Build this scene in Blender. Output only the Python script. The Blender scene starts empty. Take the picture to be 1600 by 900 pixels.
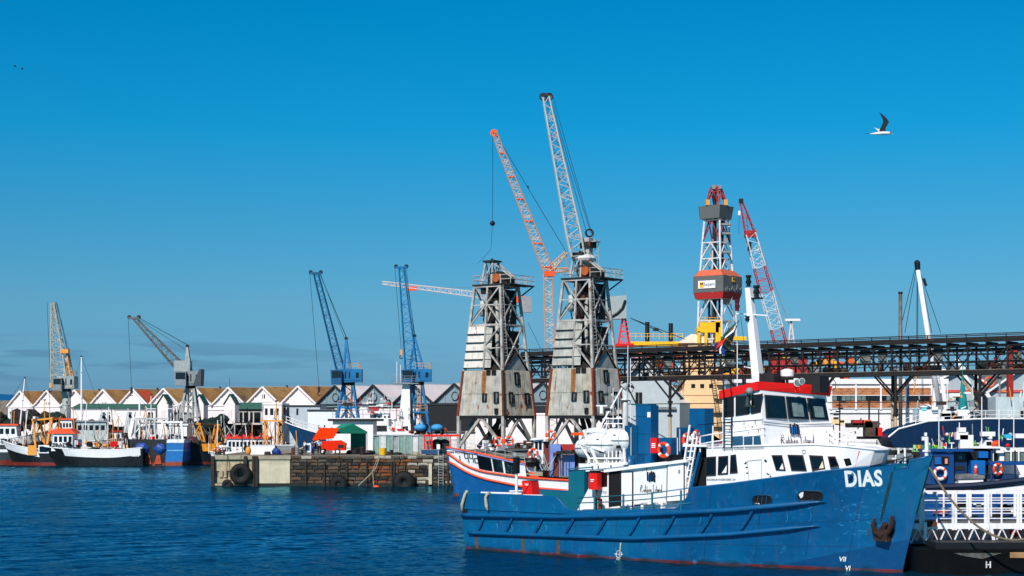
import bpy, math, random
import numpy as np
from mathutils import Vector, Matrix
random.seed(7)
R=math.radians
S=bpy.context.scene
COL=S.collection
# ------------------------------------------------------------ camera
F=2600.0; HZ=656.0; EYE=8.0
cam=bpy.data.cameras.new('camera'); co=bpy.data.objects.new('camera',cam); COL.objects.link(co)
co.location=(0,0,EYE); co.rotation_euler=(R(90),0,0)
cam.sensor_width=36; cam.lens=36*F/1600; cam.shift_y=(HZ-450)/1600
cam.clip_start=1; cam.clip_end=20000
S.camera=co
S.render.resolution_x=1024; S.render.resolution_y=576
# ------------------------------------------------------------ light
SUN_EL=R(40); SUN_AZ=R(22)     # azimuth: left of straight behind the camera
sd=Vector((-math.sin(SUN_AZ)*math.cos(SUN_EL),-math.cos(SUN_AZ)*math.cos(SUN_EL),math.sin(SUN_EL)))
sun=bpy.data.lights.new('sun','SUN'); so=bpy.data.objects.new('sun',sun); COL.objects.link(so)
sun.energy=4.9; sun.angle=R(0.5); sun.color=(1,.955,.9)
so.rotation_euler=sd.to_track_quat('Z','Y').to_euler()
W=bpy.data.worlds.new('World'); S.world=W; W.use_nodes=True
nt=W.node_tree; N=nt.nodes; LK=nt.links
bg=N['Background']; bg.inputs['Strength'].default_value=0.1
sky=N.new('ShaderNodeTexSky'); sky.sky_type='NISHITA'; sky.sun_disc=False
sky.sun_elevation=SUN_EL; sky.sun_rotation=math.atan2(sd.x,sd.y)
sky.air_density=1.0; sky.dust_density=0.3; sky.ozone_density=3.0
tc=N.new('ShaderNodeTexCoord'); sep=N.new('ShaderNodeSeparateXYZ'); LK.new(tc.outputs['Generated'],sep.inputs[0])
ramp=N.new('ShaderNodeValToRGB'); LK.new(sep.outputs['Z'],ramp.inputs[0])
SKYR=[(0.0,(.19,.43,.88)),(.022,(.195,.44,.82)),(.0675,(.22,.53,.77)),(.117,(.13,.58,.81)),(.173,(.025,.655,.93)),(.238,(.003,.66,.96)),(.5,(.0,.42,.7)),(1.0,(.0,.26,.48))]  # stops above the view are darkened to cut the ambient fill
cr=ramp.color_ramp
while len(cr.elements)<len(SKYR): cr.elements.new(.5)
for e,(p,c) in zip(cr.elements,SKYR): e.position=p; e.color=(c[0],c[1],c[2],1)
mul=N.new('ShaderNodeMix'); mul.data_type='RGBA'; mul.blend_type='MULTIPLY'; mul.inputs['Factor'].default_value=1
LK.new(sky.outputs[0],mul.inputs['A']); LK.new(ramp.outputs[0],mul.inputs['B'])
# thin far cloud streaks low over the horizon
mp=N.new('ShaderNodeMapping'); mp.inputs['Scale'].default_value=(11,11,120); LK.new(tc.outputs['Generated'],mp.inputs[0])
cn=N.new('ShaderNodeTexNoise'); cn.inputs['Scale'].default_value=1.1; cn.inputs['Detail'].default_value=5; cn.inputs['Roughness'].default_value=.5; LK.new(mp.outputs[0],cn.inputs[0])
c1=N.new('ShaderNodeMapRange'); c1.inputs[1].default_value=.45; c1.inputs[2].default_value=.56; c1.interpolation_type='SMOOTHSTEP'; LK.new(cn.outputs[0],c1.inputs[0])
band=N.new('ShaderNodeValToRGB'); LK.new(sep.outputs['Z'],band.inputs[0])
bc=band.color_ramp; bc.elements[0].position=.018; bc.elements[0].color=(.25,.25,.25,1); bc.elements[1].position=.052; bc.elements[1].color=(0,0,0,1)
e=bc.elements.new(.029); e.color=(1,1,1,1)
e=bc.elements.new(.041); e.color=(.9,.9,.9,1)
m2=N.new('ShaderNodeMath'); m2.operation='MULTIPLY'; LK.new(c1.outputs[0],m2.inputs[0]); LK.new(band.outputs[0],m2.inputs[1])
cx_=N.new('ShaderNodeMapRange'); cx_.inputs[1].default_value=-.02; cx_.inputs[2].default_value=-.2; LK.new(sep.outputs['X'],cx_.inputs[0]); m4=N.new('ShaderNodeMath'); m4.operation='MULTIPLY'; LK.new(m2.outputs[0],m4.inputs[0]); LK.new(cx_.outputs[0],m4.inputs[1])
m3=N.new('ShaderNodeMath'); m3.operation='MULTIPLY'; m3.inputs[1].default_value=.7; LK.new(m4.outputs[0],m3.inputs[0])
cmix=N.new('ShaderNodeMix'); cmix.data_type='RGBA'; LK.new(m3.outputs[0],cmix.inputs['Factor']); LK.new(mul.outputs['Result'],cmix.inputs['A']); cmix.inputs['B'].default_value=(.95,2.45,4.0,1)
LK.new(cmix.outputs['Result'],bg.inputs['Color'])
S.view_settings.view_transform='Standard'; S.view_settings.look='None'; S.view_settings.exposure=0; S.view_settings.gamma=1
S.view_settings.use_curve_mapping=False

# ------------------------------------------------------------ helpers
def lin(c):
    return tuple(((v/255)/12.92 if v/255<=.04045 else ((v/255+.055)/1.055)**2.4) for v in c)
def at(px,py,d): return Vector(((px-800)*d/F,d,EYE-(py-HZ)*d/F))
def gx(px,d): return (px-800)*d/F
_m={}
def mat(name,rgb,rough=.5,metal=0,var=.15,scale=1.5,rust=0,rscale=1.2,streak=0,spec=.4,rustcol=(96,44,18),dirt=0,bump=.0,z_bands=None,ribs=None,coat=0):
    """weathered paint: base colour + blotches + rust patches + vertical run marks"""
    if name in _m: return _m[name]
    m=bpy.data.materials.new(name); m.use_nodes=True; t=m.node_tree; n=t.nodes; l=t.links
    b=n['Principled BSDF']; b.inputs['Roughness'].default_value=rough; b.inputs['Metallic'].default_value=metal
    b.inputs['Specular IOR Level'].default_value=spec
    if coat: b.inputs['Coat Weight'].default_value=coat
    tc=n.new('ShaderNodeTexCoord'); src=tc.outputs['Object']
    c=lin(rgb)
    def noise(sc,det=4,vec=None,rg=.55):
        x=n.new('ShaderNodeTexNoise'); x.inputs['Scale'].default_value=sc; x.inputs['Detail'].default_value=det; x.inputs['Roughness'].default_value=rg
        l.new(vec or src,x.inputs[0]); return x.outputs[0]
    def rng(v,a,b_,c_=0,d_=1):
        x=n.new('ShaderNodeMapRange'); x.inputs[1].default_value=a; x.inputs[2].default_value=b_; x.inputs[3].default_value=c_; x.inputs[4].default_value=d_; l.new(v,x.inputs[0]); return x.outputs[0]
    def mix(f,A,B,bt='MIX'):
        x=n.new('ShaderNodeMix'); x.data_type='RGBA'; x.blend_type=bt
        if isinstance(f,(int,float)): x.inputs['Factor'].default_value=f
        else: l.new(f,x.inputs['Factor'])
        for k,v in (('A',A),('B',B)):
            if isinstance(v,tuple): x.inputs[k].default_value=(v[0],v[1],v[2],1)
            else: l.new(v,x.inputs[k])
        return x.outputs['Result']
    base=c
    if z_bands:
        sp=n.new('ShaderNodeSeparateXYZ'); l.new(src,sp.inputs[0])
        cur=lin(z_bands[0][1])
        for z,cc in z_bands[1:]:
            g=n.new('ShaderNodeMath'); g.operation='GREATER_THAN'; g.inputs[1].default_value=z; l.new(sp.outputs['Z'],g.inputs[0])
            cur=mix(g.outputs[0],cur,lin(cc))
        base=cur
    v=rng(noise(scale),.3,.7,1-var,1+var)
    g=n.new('ShaderNodeCombineXYZ'); [l.new(v,g.inputs[i]) for i in range(3)]
    col=mix(1.0,base,g.outputs[0],'MULTIPLY')
    if streak:
        mp=n.new('ShaderNodeMapping'); mp.inputs['Scale'].default_value=(2.6,2.6,.22); l.new(src,mp.inputs[0])
        s=rng(noise(1.6,5,mp.outputs[0],.6),.52,.78,0,streak)
        col=mix(s,col,lin((92,74,56)))
    if dirt:
        s=rng(noise(scale*.45,6),.48,.7,0,dirt); col=mix(s,col,lin((58,54,48)))
    if rust:
        mp=n.new('ShaderNodeMapping'); mp.inputs['Scale'].default_value=(1.5,1.5,.75); l.new(src,mp.inputs[0])
        th=.72-.26*rust
        s=rng(noise(rscale,8,mp.outputs[0],.66),th,th+.05); 
        rc=mix(rng(noise(rscale*4),.35,.65),lin(rustcol),lin(tuple(min(255,x*1.55) for x in rustcol)))
        col=mix(s,col,rc)
    if isinstance(col,tuple): b.inputs['Base Color'].default_value=(col[0],col[1],col[2],1)
    else: l.new(col,b.inputs['Base Color'])
    if bump:
        bp=n.new('ShaderNodeBump'); bp.inputs['Strength'].default_value=bump; bp.inputs['Distance'].default_value=.03
        l.new(noise(scale*6),bp.inputs['Height']); l.new(bp.outputs[0],b.inputs['Normal'])
    if ribs:
        w=n.new('ShaderNodeTexWave'); w.wave_type='BANDS'; w.bands_direction=ribs[0]; w.inputs['Scale'].default_value=ribs[1]; w.inputs['Distortion'].default_value=0; l.new(src,w.inputs[0])
        bp=n.new('ShaderNodeBump'); bp.inputs['Strength'].default_value=.6; bp.inputs['Distance'].default_value=.05
        l.new(w.outputs[0],bp.inputs['Height']); l.new(bp.outputs[0],b.inputs['Normal'])
    _m[name]=m; return m
class MB:
    def __init__(s): s.v=[]; s.f=[]
    def add(s,vs,fs):
        o=len(s.v); s.v+= [tuple(p) for p in vs]; s.f+=[tuple(o+i for i in f) for f in fs]; return s
    def hexa(s,p):  # 4 bottom (ccw), 4 top
        return s.add(p,[(3,2,1,0),(4,5,6,7),(0,1,5,4),(1,2,6,5),(2,3,7,6),(3,0,4,7)])
    def box(s,c,d,rz=0):
        cx,cy,cz=c; a,b,h=d[0]/2,d[1]/2,d[2]/2; co_,si=math.cos(rz),math.sin(rz)
        p=[(cx+x*co_-y*si,cy+x*si+y*co_,cz+z) for z in(-h,h) for x,y in((-a,-b),(a,-b),(a,b),(-a,b))]
        return s.hexa(p)
    def box2(s,x0,x1,y0,y1,z0,z1): return s.box(((x0+x1)/2,(y0+y1)/2,(z0+z1)/2),(abs(x1-x0),abs(y1-y0),abs(z1-z0)))
    def bar(s,p,q,w,h=None):
        p=Vector(p);q=Vector(q);d=q-p
        if d.length<1e-6: return s
        h=h or w; u=Vector((0,0,1)) if abs(d.normalized().z)<.95 else Vector((0,1,0))
        a=d.cross(u).normalized()*w/2; b=a.cross(d).normalized()*h/2
        return s.hexa([p-a-b,p+a-b,p+a+b,p-a+b,q-a-b,q+a-b,q+a+b,q-a+b])
    def tube(s,p,q,r,r2=None,n=8,cap=True):
        p=Vector(p);q=Vector(q);d=(q-p)
        if d.length<1e-6: return s
        d.normalize(); r2=r if r2 is None else r2
        u=Vector((0,0,1)) if abs(d.z)<.95 else Vector((1,0,0))
        a=d.cross(u).normalized(); b=d.cross(a)
        vs=[p+(a*math.cos(t)+b*math.sin(t))*r for t in [2*math.pi*i/n for i in range(n)]]+[q+(a*math.cos(t)+b*math.sin(t))*r2 for t in [2*math.pi*i/n for i in range(n)]]
        fs=[(i,i+n,(i+1)%n+n,(i+1)%n) for i in range(n)]
        if cap: fs+=[tuple(range(n)),tuple(range(2*n-1,n-1,-1))]
        return s.add(vs,fs)
    def path(s,pts,r,n=6,rs=None,close=False):
        pts=[Vector(p) for p in pts]; k=len(pts); o=len(s.v); pa=None
        for i,p in enumerate(pts):
            if close: d=pts[(i+1)%k]-pts[i-1]
            else: d=pts[min(i+1,k-1)]-pts[max(i-1,0)]
            d.normalize(); u=Vector((0,0,1)) if abs(d.z)<.9 else Vector((1,0,0))
            a=d.cross(u).normalized()
            if pa is not None and a.dot(pa)<0: a=-a
            pa=a; b=d.cross(a); rr=rs[i] if rs else r
            s.v+=[tuple(p+(a*math.cos(t)+b*math.sin(t))*rr) for t in [2*math.pi*j/n for j in range(n)]]
        for i in range(k if close else k-1):
            i2=(i+1)%k
            for j in range(n): s.f.append((o+i*n+j,o+i2*n+j,o+i2*n+(j+1)%n,o+i*n+(j+1)%n))
        if not close: s.f.append(tuple(o+j for j in range(n))); s.f.append(tuple(o+(k-1)*n+j for j in range(n-1,-1,-1)))
        return s
    def prism(s,poly,ext):  # poly: 3d points, ext: vector
        k=len(poly); e=Vector(ext); p=[Vector(q) for q in poly]
        return s.add(p+[q+e for q in p],[tuple(range(k-1,-1,-1)),tuple(range(k,2*k))]+[(i,(i+1)%k,(i+1)%k+k,i+k) for i in range(k)])
    def quad(s,a,b,c,d,t=.04):
        nn=(Vector(b)-Vector(a)).cross(Vector(d)-Vector(a)).normalized()*t
        return s.prism([a,b,c,d],-nn)
    def sphere(s,c,r,nu=12,nv=8,sc=(1,1,1),j=0):
        vs=[];fs=[]
        for i in range(nv+1):
            for k in range(nu):
                th=math.pi*i/nv; ph=2*math.pi*k/nu; q=1+(random.uniform(-j,j) if j else 0)
                vs.append((c[0]+r*q*sc[0]*math.sin(th)*math.cos(ph),c[1]+r*q*sc[1]*math.sin(th)*math.sin(ph),c[2]+r*q*sc[2]*math.cos(th)))
        for i in range(nv):
            for k in range(nu): fs.append((i*nu+k,(i+1)*nu+k,(i+1)*nu+(k+1)%nu,i*nu+(k+1)%nu))
        return s.add(vs,fs)
    def torus(s,c,R_,r,ax=(0,1,0),n=20,m=8,a0=0,a1=2*math.pi,sy=1):
        ax=Vector(ax).normalized(); u=Vector((0,0,1)) if abs(ax.z)<.9 else Vector((1,0,0)); a=ax.cross(u).normalized(); b=ax.cross(a)
        full=abs(a1-a0-2*math.pi)<1e-4
        pts=[Vector(c)+(a*math.cos(a0+(a1-a0)*i/n)+b*math.sin(a0+(a1-a0)*i/n)*sy)*R_ for i in range(n if full else n+1)]
        return s.path(pts,r,m,close=full)
    def build(s,name,m=None,parent=None,smooth=False,world=False,kind=None,label=None):
        me=bpy.data.meshes.new(name); vs=s.v
        if world and parent is not None:
            inv=parent['_mw'] if False else MW[parent.name].inverted(); vs=[tuple(inv@Vector(p)) for p in vs]
        me.from_pydata(vs,[],s.f); me.update()
        if m is not None: me.materials.append(m)
        if smooth: me.polygons.foreach_set('use_smooth',[True]*len(me.polygons))
        o=bpy.data.objects.new(name,me); COL.objects.link(o)
        if parent is not None: o.parent=parent; MW[o.name]=MW[parent.name].copy()
        else: MW[o.name]=Matrix()
        if kind: o['kind']=kind
        if label: o['label']=label
        return o
MW={}
def tag(o,label,cat,group=None):
    o['label']=label; o['category']=cat
    if group: o['group']=group
    return o
def thing(name,label,cat,loc=(0,0,0),rz=0,group=None):
    o=bpy.data.objects.new(name,None); COL.objects.link(o); o.empty_display_size=.3
    o.location=loc; o.rotation_euler=(0,0,rz); MW[o.name]=Matrix.Translation(loc)@Matrix.Rotation(rz,4,'Z')
    return tag(o,label,cat,group)
def copy_tree(o,parent=None,loc=None,rz=None,label=None,group=None):
    kids=KIDS.get(o.name) or list(o.children)
    KIDS[o.name]=kids
    c=o.copy(); COL.objects.link(c); c.parent=parent
    if loc is not None: c.location=loc
    if rz is not None: c.rotation_euler=(0,0,rz)
    if label: c['label']=label
    if group: c['group']=group
    for k in kids: copy_tree(k,c)
    return c
KIDS={}
def inst(o,parent,loc,rot=None,sc=None):
    """another object sharing o's mesh"""
    c=bpy.data.objects.new(o.name.split('.')[0],o.data if hasattr(o,'data') and o.data else o); COL.objects.link(c); c.parent=parent; c.location=loc
    if rot: c.rotation_euler=rot
    if sc: c.scale=sc
    return c
def struct(mb,name,m,smooth=False):
    return mb.build(name,m,None,smooth,kind='structure')
def lattice(parent,A,B,w0,w1,n,cr_,lr,m,m2=None,side=None,wmid=None,tip=0,name='boom'):
    """four-chord lattice boom from A to B (parent's local space): chords are parts, lacing is one part"""
    A=Vector(A);B=Vector(B);d=(B-A).normalized(); s=Vector(side) if side else Vector((0,1,0)); u=d.cross(s).normalized(); s=u.cross(d).normalized()
    def wd(t):
        if wmid:
            return w0+(wmid-w0)*min(t/.12,1) if t<.12 else wmid+(w1-wmid)*(max(t-.12,0)/.88)**1.0
        return w0+(w1-w0)*t
    def P(t,i,j): return A+(B-A)*t+u*(i*wd(t)/2)+s*(j*wd(t)/2)
    for i,j in((-1,-1),(1,-1),(1,1),(-1,1)):
        mb=MB(); mb.path([P(t,i,j) for t in (0,.12,.5,1)],cr_,6); mb.build(name+'_chord',m,parent)
    mb=MB()
    for k in range(n):
        t0,t1=k/n,(k+1)/n
        for (a,b) in (((-1,-1),(1,-1)),((1,-1),(1,1)),((1,1),(-1,1)),((-1,1),(-1,-1))):
            if k%2: a,b=b,a
            mb.bar(P(t0,*a),P(t1,*b),lr)
            if k%3==0: mb.bar(P(t0,*a),P(t0,*b),lr)
    return mb.build(name+'_lacing',m2 or m,parent,kind='stuff')
def cable(parent,pts,r,m,name='cable'):
    mb=MB(); mb.path(pts,r,4); return mb.build(name,m,parent)
def sag(a,b,s,n=10):
    a=Vector(a);b=Vector(b); return [a+(b-a)*(i/n)-Vector((0,0,s*4*(i/n)*(1-i/n))) for i in range(n+1)]
def text_mesh(txt,size,fn,m,name,parent,bold=0,shear=0,ext=.0,spacing=1,align='CENTER'):
    cu=bpy.data.curves.new('t','FONT'); cu.body=txt; cu.size=size; cu.offset=bold; cu.shear=shear; cu.align_x=align; cu.align_y='CENTER'; cu.space_character=spacing; cu.resolution_u=4
    o=bpy.data.objects.new('t',cu); COL.objects.link(o); bpy.context.view_layer.update()
    me=bpy.data.meshes.new_from_object(o.evaluated_get(bpy.context.evaluated_depsgraph_get()))
    bpy.data.objects.remove(o); bpy.data.curves.remove(cu)
    for v in me.vertices:
        v.co=Vector(fn(v.co.x,v.co.y))
    me.materials.clear(); me.materials.append(m)
    o=bpy.data.objects.new(name,me); COL.objects.link(o)
    if parent is not None: o.parent=parent
    return o
def railing(parent,pts,h,m,nr=3,r=.02,step=1.2,name='railing',pr=None,pname='stanchion',infill=0):
    """rail pipes are one part each, stanchions one part each"""
    pts=[Vector(p) for p in pts]
    for k in range(nr):
        z=h*(nr-k)/nr
        mb=MB(); mb.path([p+Vector((0,0,z)) for p in pts],r,5); mb.build(name,m,parent)
    for a,b in zip(pts[:-1],pts[1:]):
        n=max(1,round((b-a).length/step))
        for i in range(n+1):
            if i==n and b is not pts[-1]: continue
            p=a+(b-a)*i/n
            mb=MB(); mb.tube(p,p+Vector((0,0,h)),pr or r,n=5); mb.build(pname,m,parent)
def ladder(parent,a,b,w,m,side=(1,0,0),step=.3,r=.02,name='ladder'):
    a=Vector(a);b=Vector(b);s=Vector(side)*w/2; mb=MB(); mb.bar(a-s,b-s,r*2); mb.bar(a+s,b+s,r*2)
    n=int((b-a).length/step)
    for i in range(1,n): p=a+(b-a)*i/n; mb.bar(p-s,p+s,r*1.6)
    return mb.build(name,m,parent)
# palette
white=mat('white_paint',(232,228,224),.45,var=.05,rust=.12,rscale=.8,streak=.12)
cleanwhite=mat('clean_white_paint',(238,233,232),.42,var=.04,streak=.08)
dirtywhite=mat('dirty_white_paint',(214,208,202),.55,var=.12,rust=.25,streak=.35,dirt=.3)
black=mat('black_paint',(16,17,20),.5,var=.3)
darksteel=mat('dark_sooty_steel',(22,20,20),.6,var=.4,rust=.25,rustcol=(60,34,22))
rusty=mat('rusty_steel',(84,46,28),.85,var=.4,scale=4,rust=.5,rustcol=(50,24,14))
rope=mat('old_rope',(176,164,140),.9,var=.2,scale=8)
darkrope=mat('dark_rope',(60,52,44),.95,var=.3,scale=8)
galv=mat('galvanised_steel',(176,178,176),.45,var=.12,rust=.15,streak=.15)
greysteel=mat('grey_steel_paint',(128,134,136),.5,var=.15,rust=.2)
glass=mat('dark_window_glass',(10,13,17),.06,var=0,spec=.9)
rubber=mat('black_rubber',(18,18,18),.8,var=.3,scale=4)
redp=mat('red_paint',(225,24,14),.45,var=.08)
orangep=mat('orange_paint',(240,82,22),.45,var=.1)
ringm=mat('lifebuoy_orange',(240,66,20),.5,var=.06)
yellowp=mat('yellow_paint',(240,182,22),.5,var=.12,rust=.1)
interior=mat('dark_interior',(14,14,15),.9,var=.2)
concrete=mat('worn_concrete',(158,146,124),.9,var=.2,scale=.8,dirt=.5,bump=.4)
# ------------------------------------------------------------ water
def make_water():
    rng=np.random.RandomState(3)
    ys=[-400.,-100.,0,40.,58.]; y=62.
    while y<345: ys.append(y); y+=.2+max(0,(y-110))*.0022
    ys+= [360.,420.,600.,1000.,2000.,6000.,15000.]
    ys=np.array(ys); M_=420
    u=np.linspace(-1,1,M_)
    xs=np.concatenate([[-150,-20,-4,-1.8],u,[1.8,4,20,150]])
    wy=np.maximum(ys,60)*.36
    X=xs[None,:]*wy[:,None]; Y=np.repeat(ys[:,None],X.shape[1],1)
    Z=np.zeros_like(X)
    for i in range(46):
        lam=.55*(1.085**i); k=2*np.pi/lam
        th=np.radians(-62+rng.normal(0,34)); amp=.0068*lam**.55*(1 if lam<3.5 else (3.5/lam)**1.1)
        ph=k*(X*np.cos(th)+Y*np.sin(th))+rng.uniform(0,6.28)
        # wave groups
        g=.62+.38*np.sin(X*rng.uniform(.03,.16)+Y*rng.uniform(-.12,.12)+rng.uniform(0,6.28))
        Z+=amp*g*(1.1*np.sin(ph)+.25*np.cos(2*ph))
    fade=np.clip((1.02-np.abs(X/wy[:,None]))*30,0,1)*np.clip((Y-60)/5,0,1)*np.clip((350-Y)/20,0,1)
    Z*=fade
    nr,nc=X.shape
    me=bpy.data.meshes.new('water'); me.vertices.add(nr*nc); me.vertices.foreach_set('co',np.stack([X,Y,Z],-1).ravel())
    r_,c_=np.meshgrid(np.arange(nr-1),np.arange(nc-1),indexing='ij'); a=(r_*nc+c_).ravel()
    q=np.stack([a,a+1,a+nc+1,a+nc],1).ravel(); nf=len(a)
    me.loops.add(nf*4); me.loops.foreach_set('vertex_index',q); me.polygons.add(nf)
    me.polygons.foreach_set('loop_start',np.arange(nf)*4); me.polygons.foreach_set('loop_total',np.full(nf,4)); me.polygons.foreach_set('use_smooth',np.ones(nf,bool))
    me.update(calc_edges=True)
    m=bpy.data.materials.new('harbour_water'); m.use_nodes=True; t=m.node_tree; b=t.nodes['Principled BSDF']
    b.inputs['Base Color'].default_value=(.0012,.026,.052,1); b.inputs['Roughness'].default_value=.6; b.inputs['Specular IOR Level'].default_value=0
    T=t.nodes; K=t.links
    tc=T.new('ShaderNodeTexCoord'); mp=T.new('ShaderNodeMapping'); mp.inputs['Rotation'].default_value=(0,0,R(25)); mp.inputs['Scale'].default_value=(3.2,7,1)
    n1=T.new('ShaderNodeTexNoise'); n1.inputs['Scale'].default_value=1.3; n1.inputs['Detail'].default_value=4
    n2=T.new('ShaderNodeTexNoise'); n2.inputs['Scale'].default_value=.035; n2.inputs['Detail'].default_value=3; mp2=T.new('ShaderNodeMapping'); mp2.inputs['Scale'].default_value=(1,2.2,1)
    r2=T.new('ShaderNodeMapRange'); r2.inputs[1].default_value=.38; r2.inputs[2].default_value=.62; r2.inputs[3].default_value=.2; r2.inputs[4].default_value=1
    bp=T.new('ShaderNodeBump'); bp.inputs['Distance'].default_value=.06
    gl=T.new('ShaderNodeBsdfGlossy'); gl.inputs['Color'].default_value=(.22,.66,.87,1); gl.inputs['Roughness'].default_value=.09
    fr=T.new('ShaderNodeFresnel'); fr.inputs['IOR'].default_value=1.33; mxs=T.new('ShaderNodeMixShader')
    K.new(tc.outputs['Object'],mp.inputs[0]); K.new(mp.outputs[0],n1.inputs[0]); K.new(tc.outputs['Object'],mp2.inputs[0]); K.new(mp2.outputs[0],n2.inputs[0]); K.new(n2.outputs[0],r2.inputs[0]); K.new(r2.outputs[0],bp.inputs['Strength'])
    K.new(n1.outputs[0],bp.inputs['Height'])
    for nd_ in (b,gl,fr): K.new(bp.outputs[0],nd_.inputs['Normal'])
    K.new(fr.outputs[0],mxs.inputs[0]); K.new(b.outputs[0],mxs.inputs[1]); K.new(gl.outputs[0],mxs.inputs[2]); K.new(mxs.outputs[0],T['Material Output'].inputs['Surface'])
    me.materials.append(m)
    o=bpy.data.objects.new('water',me); COL.objects.link(o); o['kind']='structure'
make_water()
# ------------------------------------------------------------ land
groundm=mat('quay_ground',(120,112,100),.95,var=.2,scale=.3,dirt=.5)
asph=mat('asphalt',(70,68,66),.95,var=.2,scale=.3)
mb=MB(); mb.prism([(-900,309,2.0),(700,309,2.0),(700,1600,2.0),(-900,1600,2.0)],(0,0,-5)); struct(mb,'far_quay_ground',groundm)
mb=MB(); mb.prism([(-2.8,236,3.4),(300,150,3.4),(300,309,3.4),(-2.8,309,3.4)],(0,0,-6)); struct(mb,'yard_ground',asph)
# hill on the horizon at the far left
hillm=mat('far_hill',(22,84,128),1,var=.08,scale=.004,spec=0)  # bluish tone puts the distance haze into the hill colour
mb=MB(); hp=[(-700,30),(-560,66),(-420,74),(-300,70),(-180,64),(-60,50),(10,46),(18,38),(40,33),(90,10),(140,-20)]
for i in range(len(hp)-1):
    (a,za),(b,zb)=hp[i],hp[i+1]; X0,X1=gx(a,3000),gx(b,3000)
    mb.add([(X0,3000,-30),(X1,3000,-30),(X1,3200,zb+8),(X0,3200,za+8),(X0,3600,-30),(X1,3600,-30)],[(0,1,2,3),(3,2,5,4)])
struct(mb,'distant_hill',hillm)
# ------------------------------------------------------------ stone quay (pier) in front, d=200
QD=200.0
qx0=gx(330,QD); qx1=gx(1130,QD); zt=3.75
stone_ms=[mat('quay_stone_brown',(88,68,50),.95,var=.3,scale=2,dirt=.5,bump=.8),mat('quay_stone_grey',(84,78,66),.95,var=.3,scale=2,dirt=.4,bump=.8),
 mat('quay_stone_dark',(46,42,38),.95,var=.35,scale=2,bump=.8),mat('quay_stone_rust',(118,66,36),.95,var=.3,scale=2,dirt=.3,bump=.8),mat('quay_stone_pale',(172,162,146),.95,var=.3,scale=2,dirt=.5,bump=.8)]
weed=mat('wet_weed',(14,16,13),.6,var=.4,scale=3)
mortar=mat('quay_mortar',(150,138,116),1,var=.3,scale=1,dirt=.6)
mb=MB(); mb.box2(qx0+.3,qx1,QD+.3,QD+40,-3,zt-.45); core=struct(mb,'stone_quay',mortar)
mb=MB(); mb.prism([(qx0+5.4,QD+.02,zt-.02),(qx1,QD+.02,zt-.02),(qx1,QD+40,zt-.02),(qx0+.4,QD+40,zt-.02),(qx0+.4,QD+8,zt-.02)],(0,0,-.35)); struct(mb,'quay_top',groundm)
random.seed(11)
protos={}
def stone_mesh(k,L,H,mi):
    key=(k,round(L,1),H,mi)
    if key in protos: return protos[key]
    D=.34; j=lambda s:random.uniform(-s,s); a=L/2-.05; h=H/2-.045
    p=[]
    for z in(-h,h):
        for x,y in((-a,-D/2),(a,-D/2),(a,D/2),(-a,D/2)): p.append((x+j(.05),y+(j(.08) if y<0 else 0),z+j(.035)))
    c=(j(.1),-D/2-.05-random.random()*.05,j(.05))
    vs=p+[c]; fs=[(3,2,1,0),(4,5,6,7),(1,2,6,5),(2,3,7,6),(3,0,4,7),(0,1,8),(1,5,8),(5,4,8),(4,0,8)]
    me=bpy.data.meshes.new('stone'); me.from_pydata(vs,[],fs); me.materials.append(stone_ms[mi]); protos[key]=me; return me
xs0=gx(453,QD); xs1=gx(762,QD)
course=[.42,.42,.4,.46,.42,.44,.42,.46,.44]; z=zt-.05
for r,H in enumerate(course):
    z-=H; x=xs0+.05-(r%2)*.0
    first=True
    while x<xs1:
        L=random.choice([.7,.9,1.1,1.3,1.6])
        if first and r%2: L*=.55
        first=False
        px=800+(x+L/2)*F/QD
        if z<-.05: mi=2
        elif r==0: mi=random.choice([1,1,4,0])
        elif 555<px<635 and random.random()<.7: mi=random.choice([3,3,0])
        elif 625<px<665 and random.random()<.5: mi=4
        elif px>665: mi=random.choice([1,4,1,0,2])
        else: mi=random.choice([0,0,1,2,2])
        me=stone_mesh(random.randint(0,2),L,H,mi)
        o=bpy.data.objects.new('coping_stone' if r==0 else 'stone',me); COL.objects.link(o); o.parent=core
        o.location=(x+L/2,QD+.2-(.1 if r==0 else random.uniform(0,.05)),z+H/2); x+=L
# concrete patch and older timber fronted end of the quay
mb=MB(); mb.box2(gx(402,QD),xs0,QD-.05,QD+.6,-1,zt-.45); mb.build('concrete_facing',mat('pale_concrete_patch',(198,186,158),.9,var=.14,scale=.9,streak=.5,dirt=.25),core)
mb=MB(); mb.box2(gx(334,QD),xs0+.1,QD-.2,QD+.8,zt-.5,zt-.02); mb.build('concrete_cap',concrete,core)
eroded=mat('eroded_concrete',(172,156,126),.95,var=.3,scale=1.6,dirt=.5,bump=1)
mb=MB(); mb.box2(gx(334,QD),gx(402,QD),QD+.1,QD+.9,1.85,zt-.5); mb.build('concrete_facing',eroded,core)
mb=MB(); mb.box2(gx(334,QD),gx(402,QD),QD+.25,QD+.9,.35,1.15); mb.build('concrete_facing',eroded,core)
mb=MB(); mb.box2(gx(334,QD),gx(402,QD),QD-.3,QD+.9,.1,.35); mb.build('ledge',concrete,core)
for px in (345,352,365): mb=MB(); mb.box2(gx(px,QD)-.2,gx(px,QD)+.2,QD+.05,QD+.7,1.1,1.9); mb.build('concrete_strut',eroded,core)
mb=MB(); mb.box2(gx(334,QD),gx(402,QD),QD+.9,QD+1.2,.3,2); mb.build('dark_gap',interior,core)
mb=MB(); mb.box2(qx0+.3,xs1,QD-.06,QD+.5,-1,.38); mb.build('weed_line',weed,core)
for px in (333,384,397,401):
    mb=MB(); mb.bar((gx(px,QD),QD-.25,-1.5),(gx(px,QD),QD-.25,zt-.1),.38); mb.build('timber_pile',mat('tarred_timber',(52,42,36),.9,var=.3,scale=3,dirt=.4,bump=.5),core)
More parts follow.
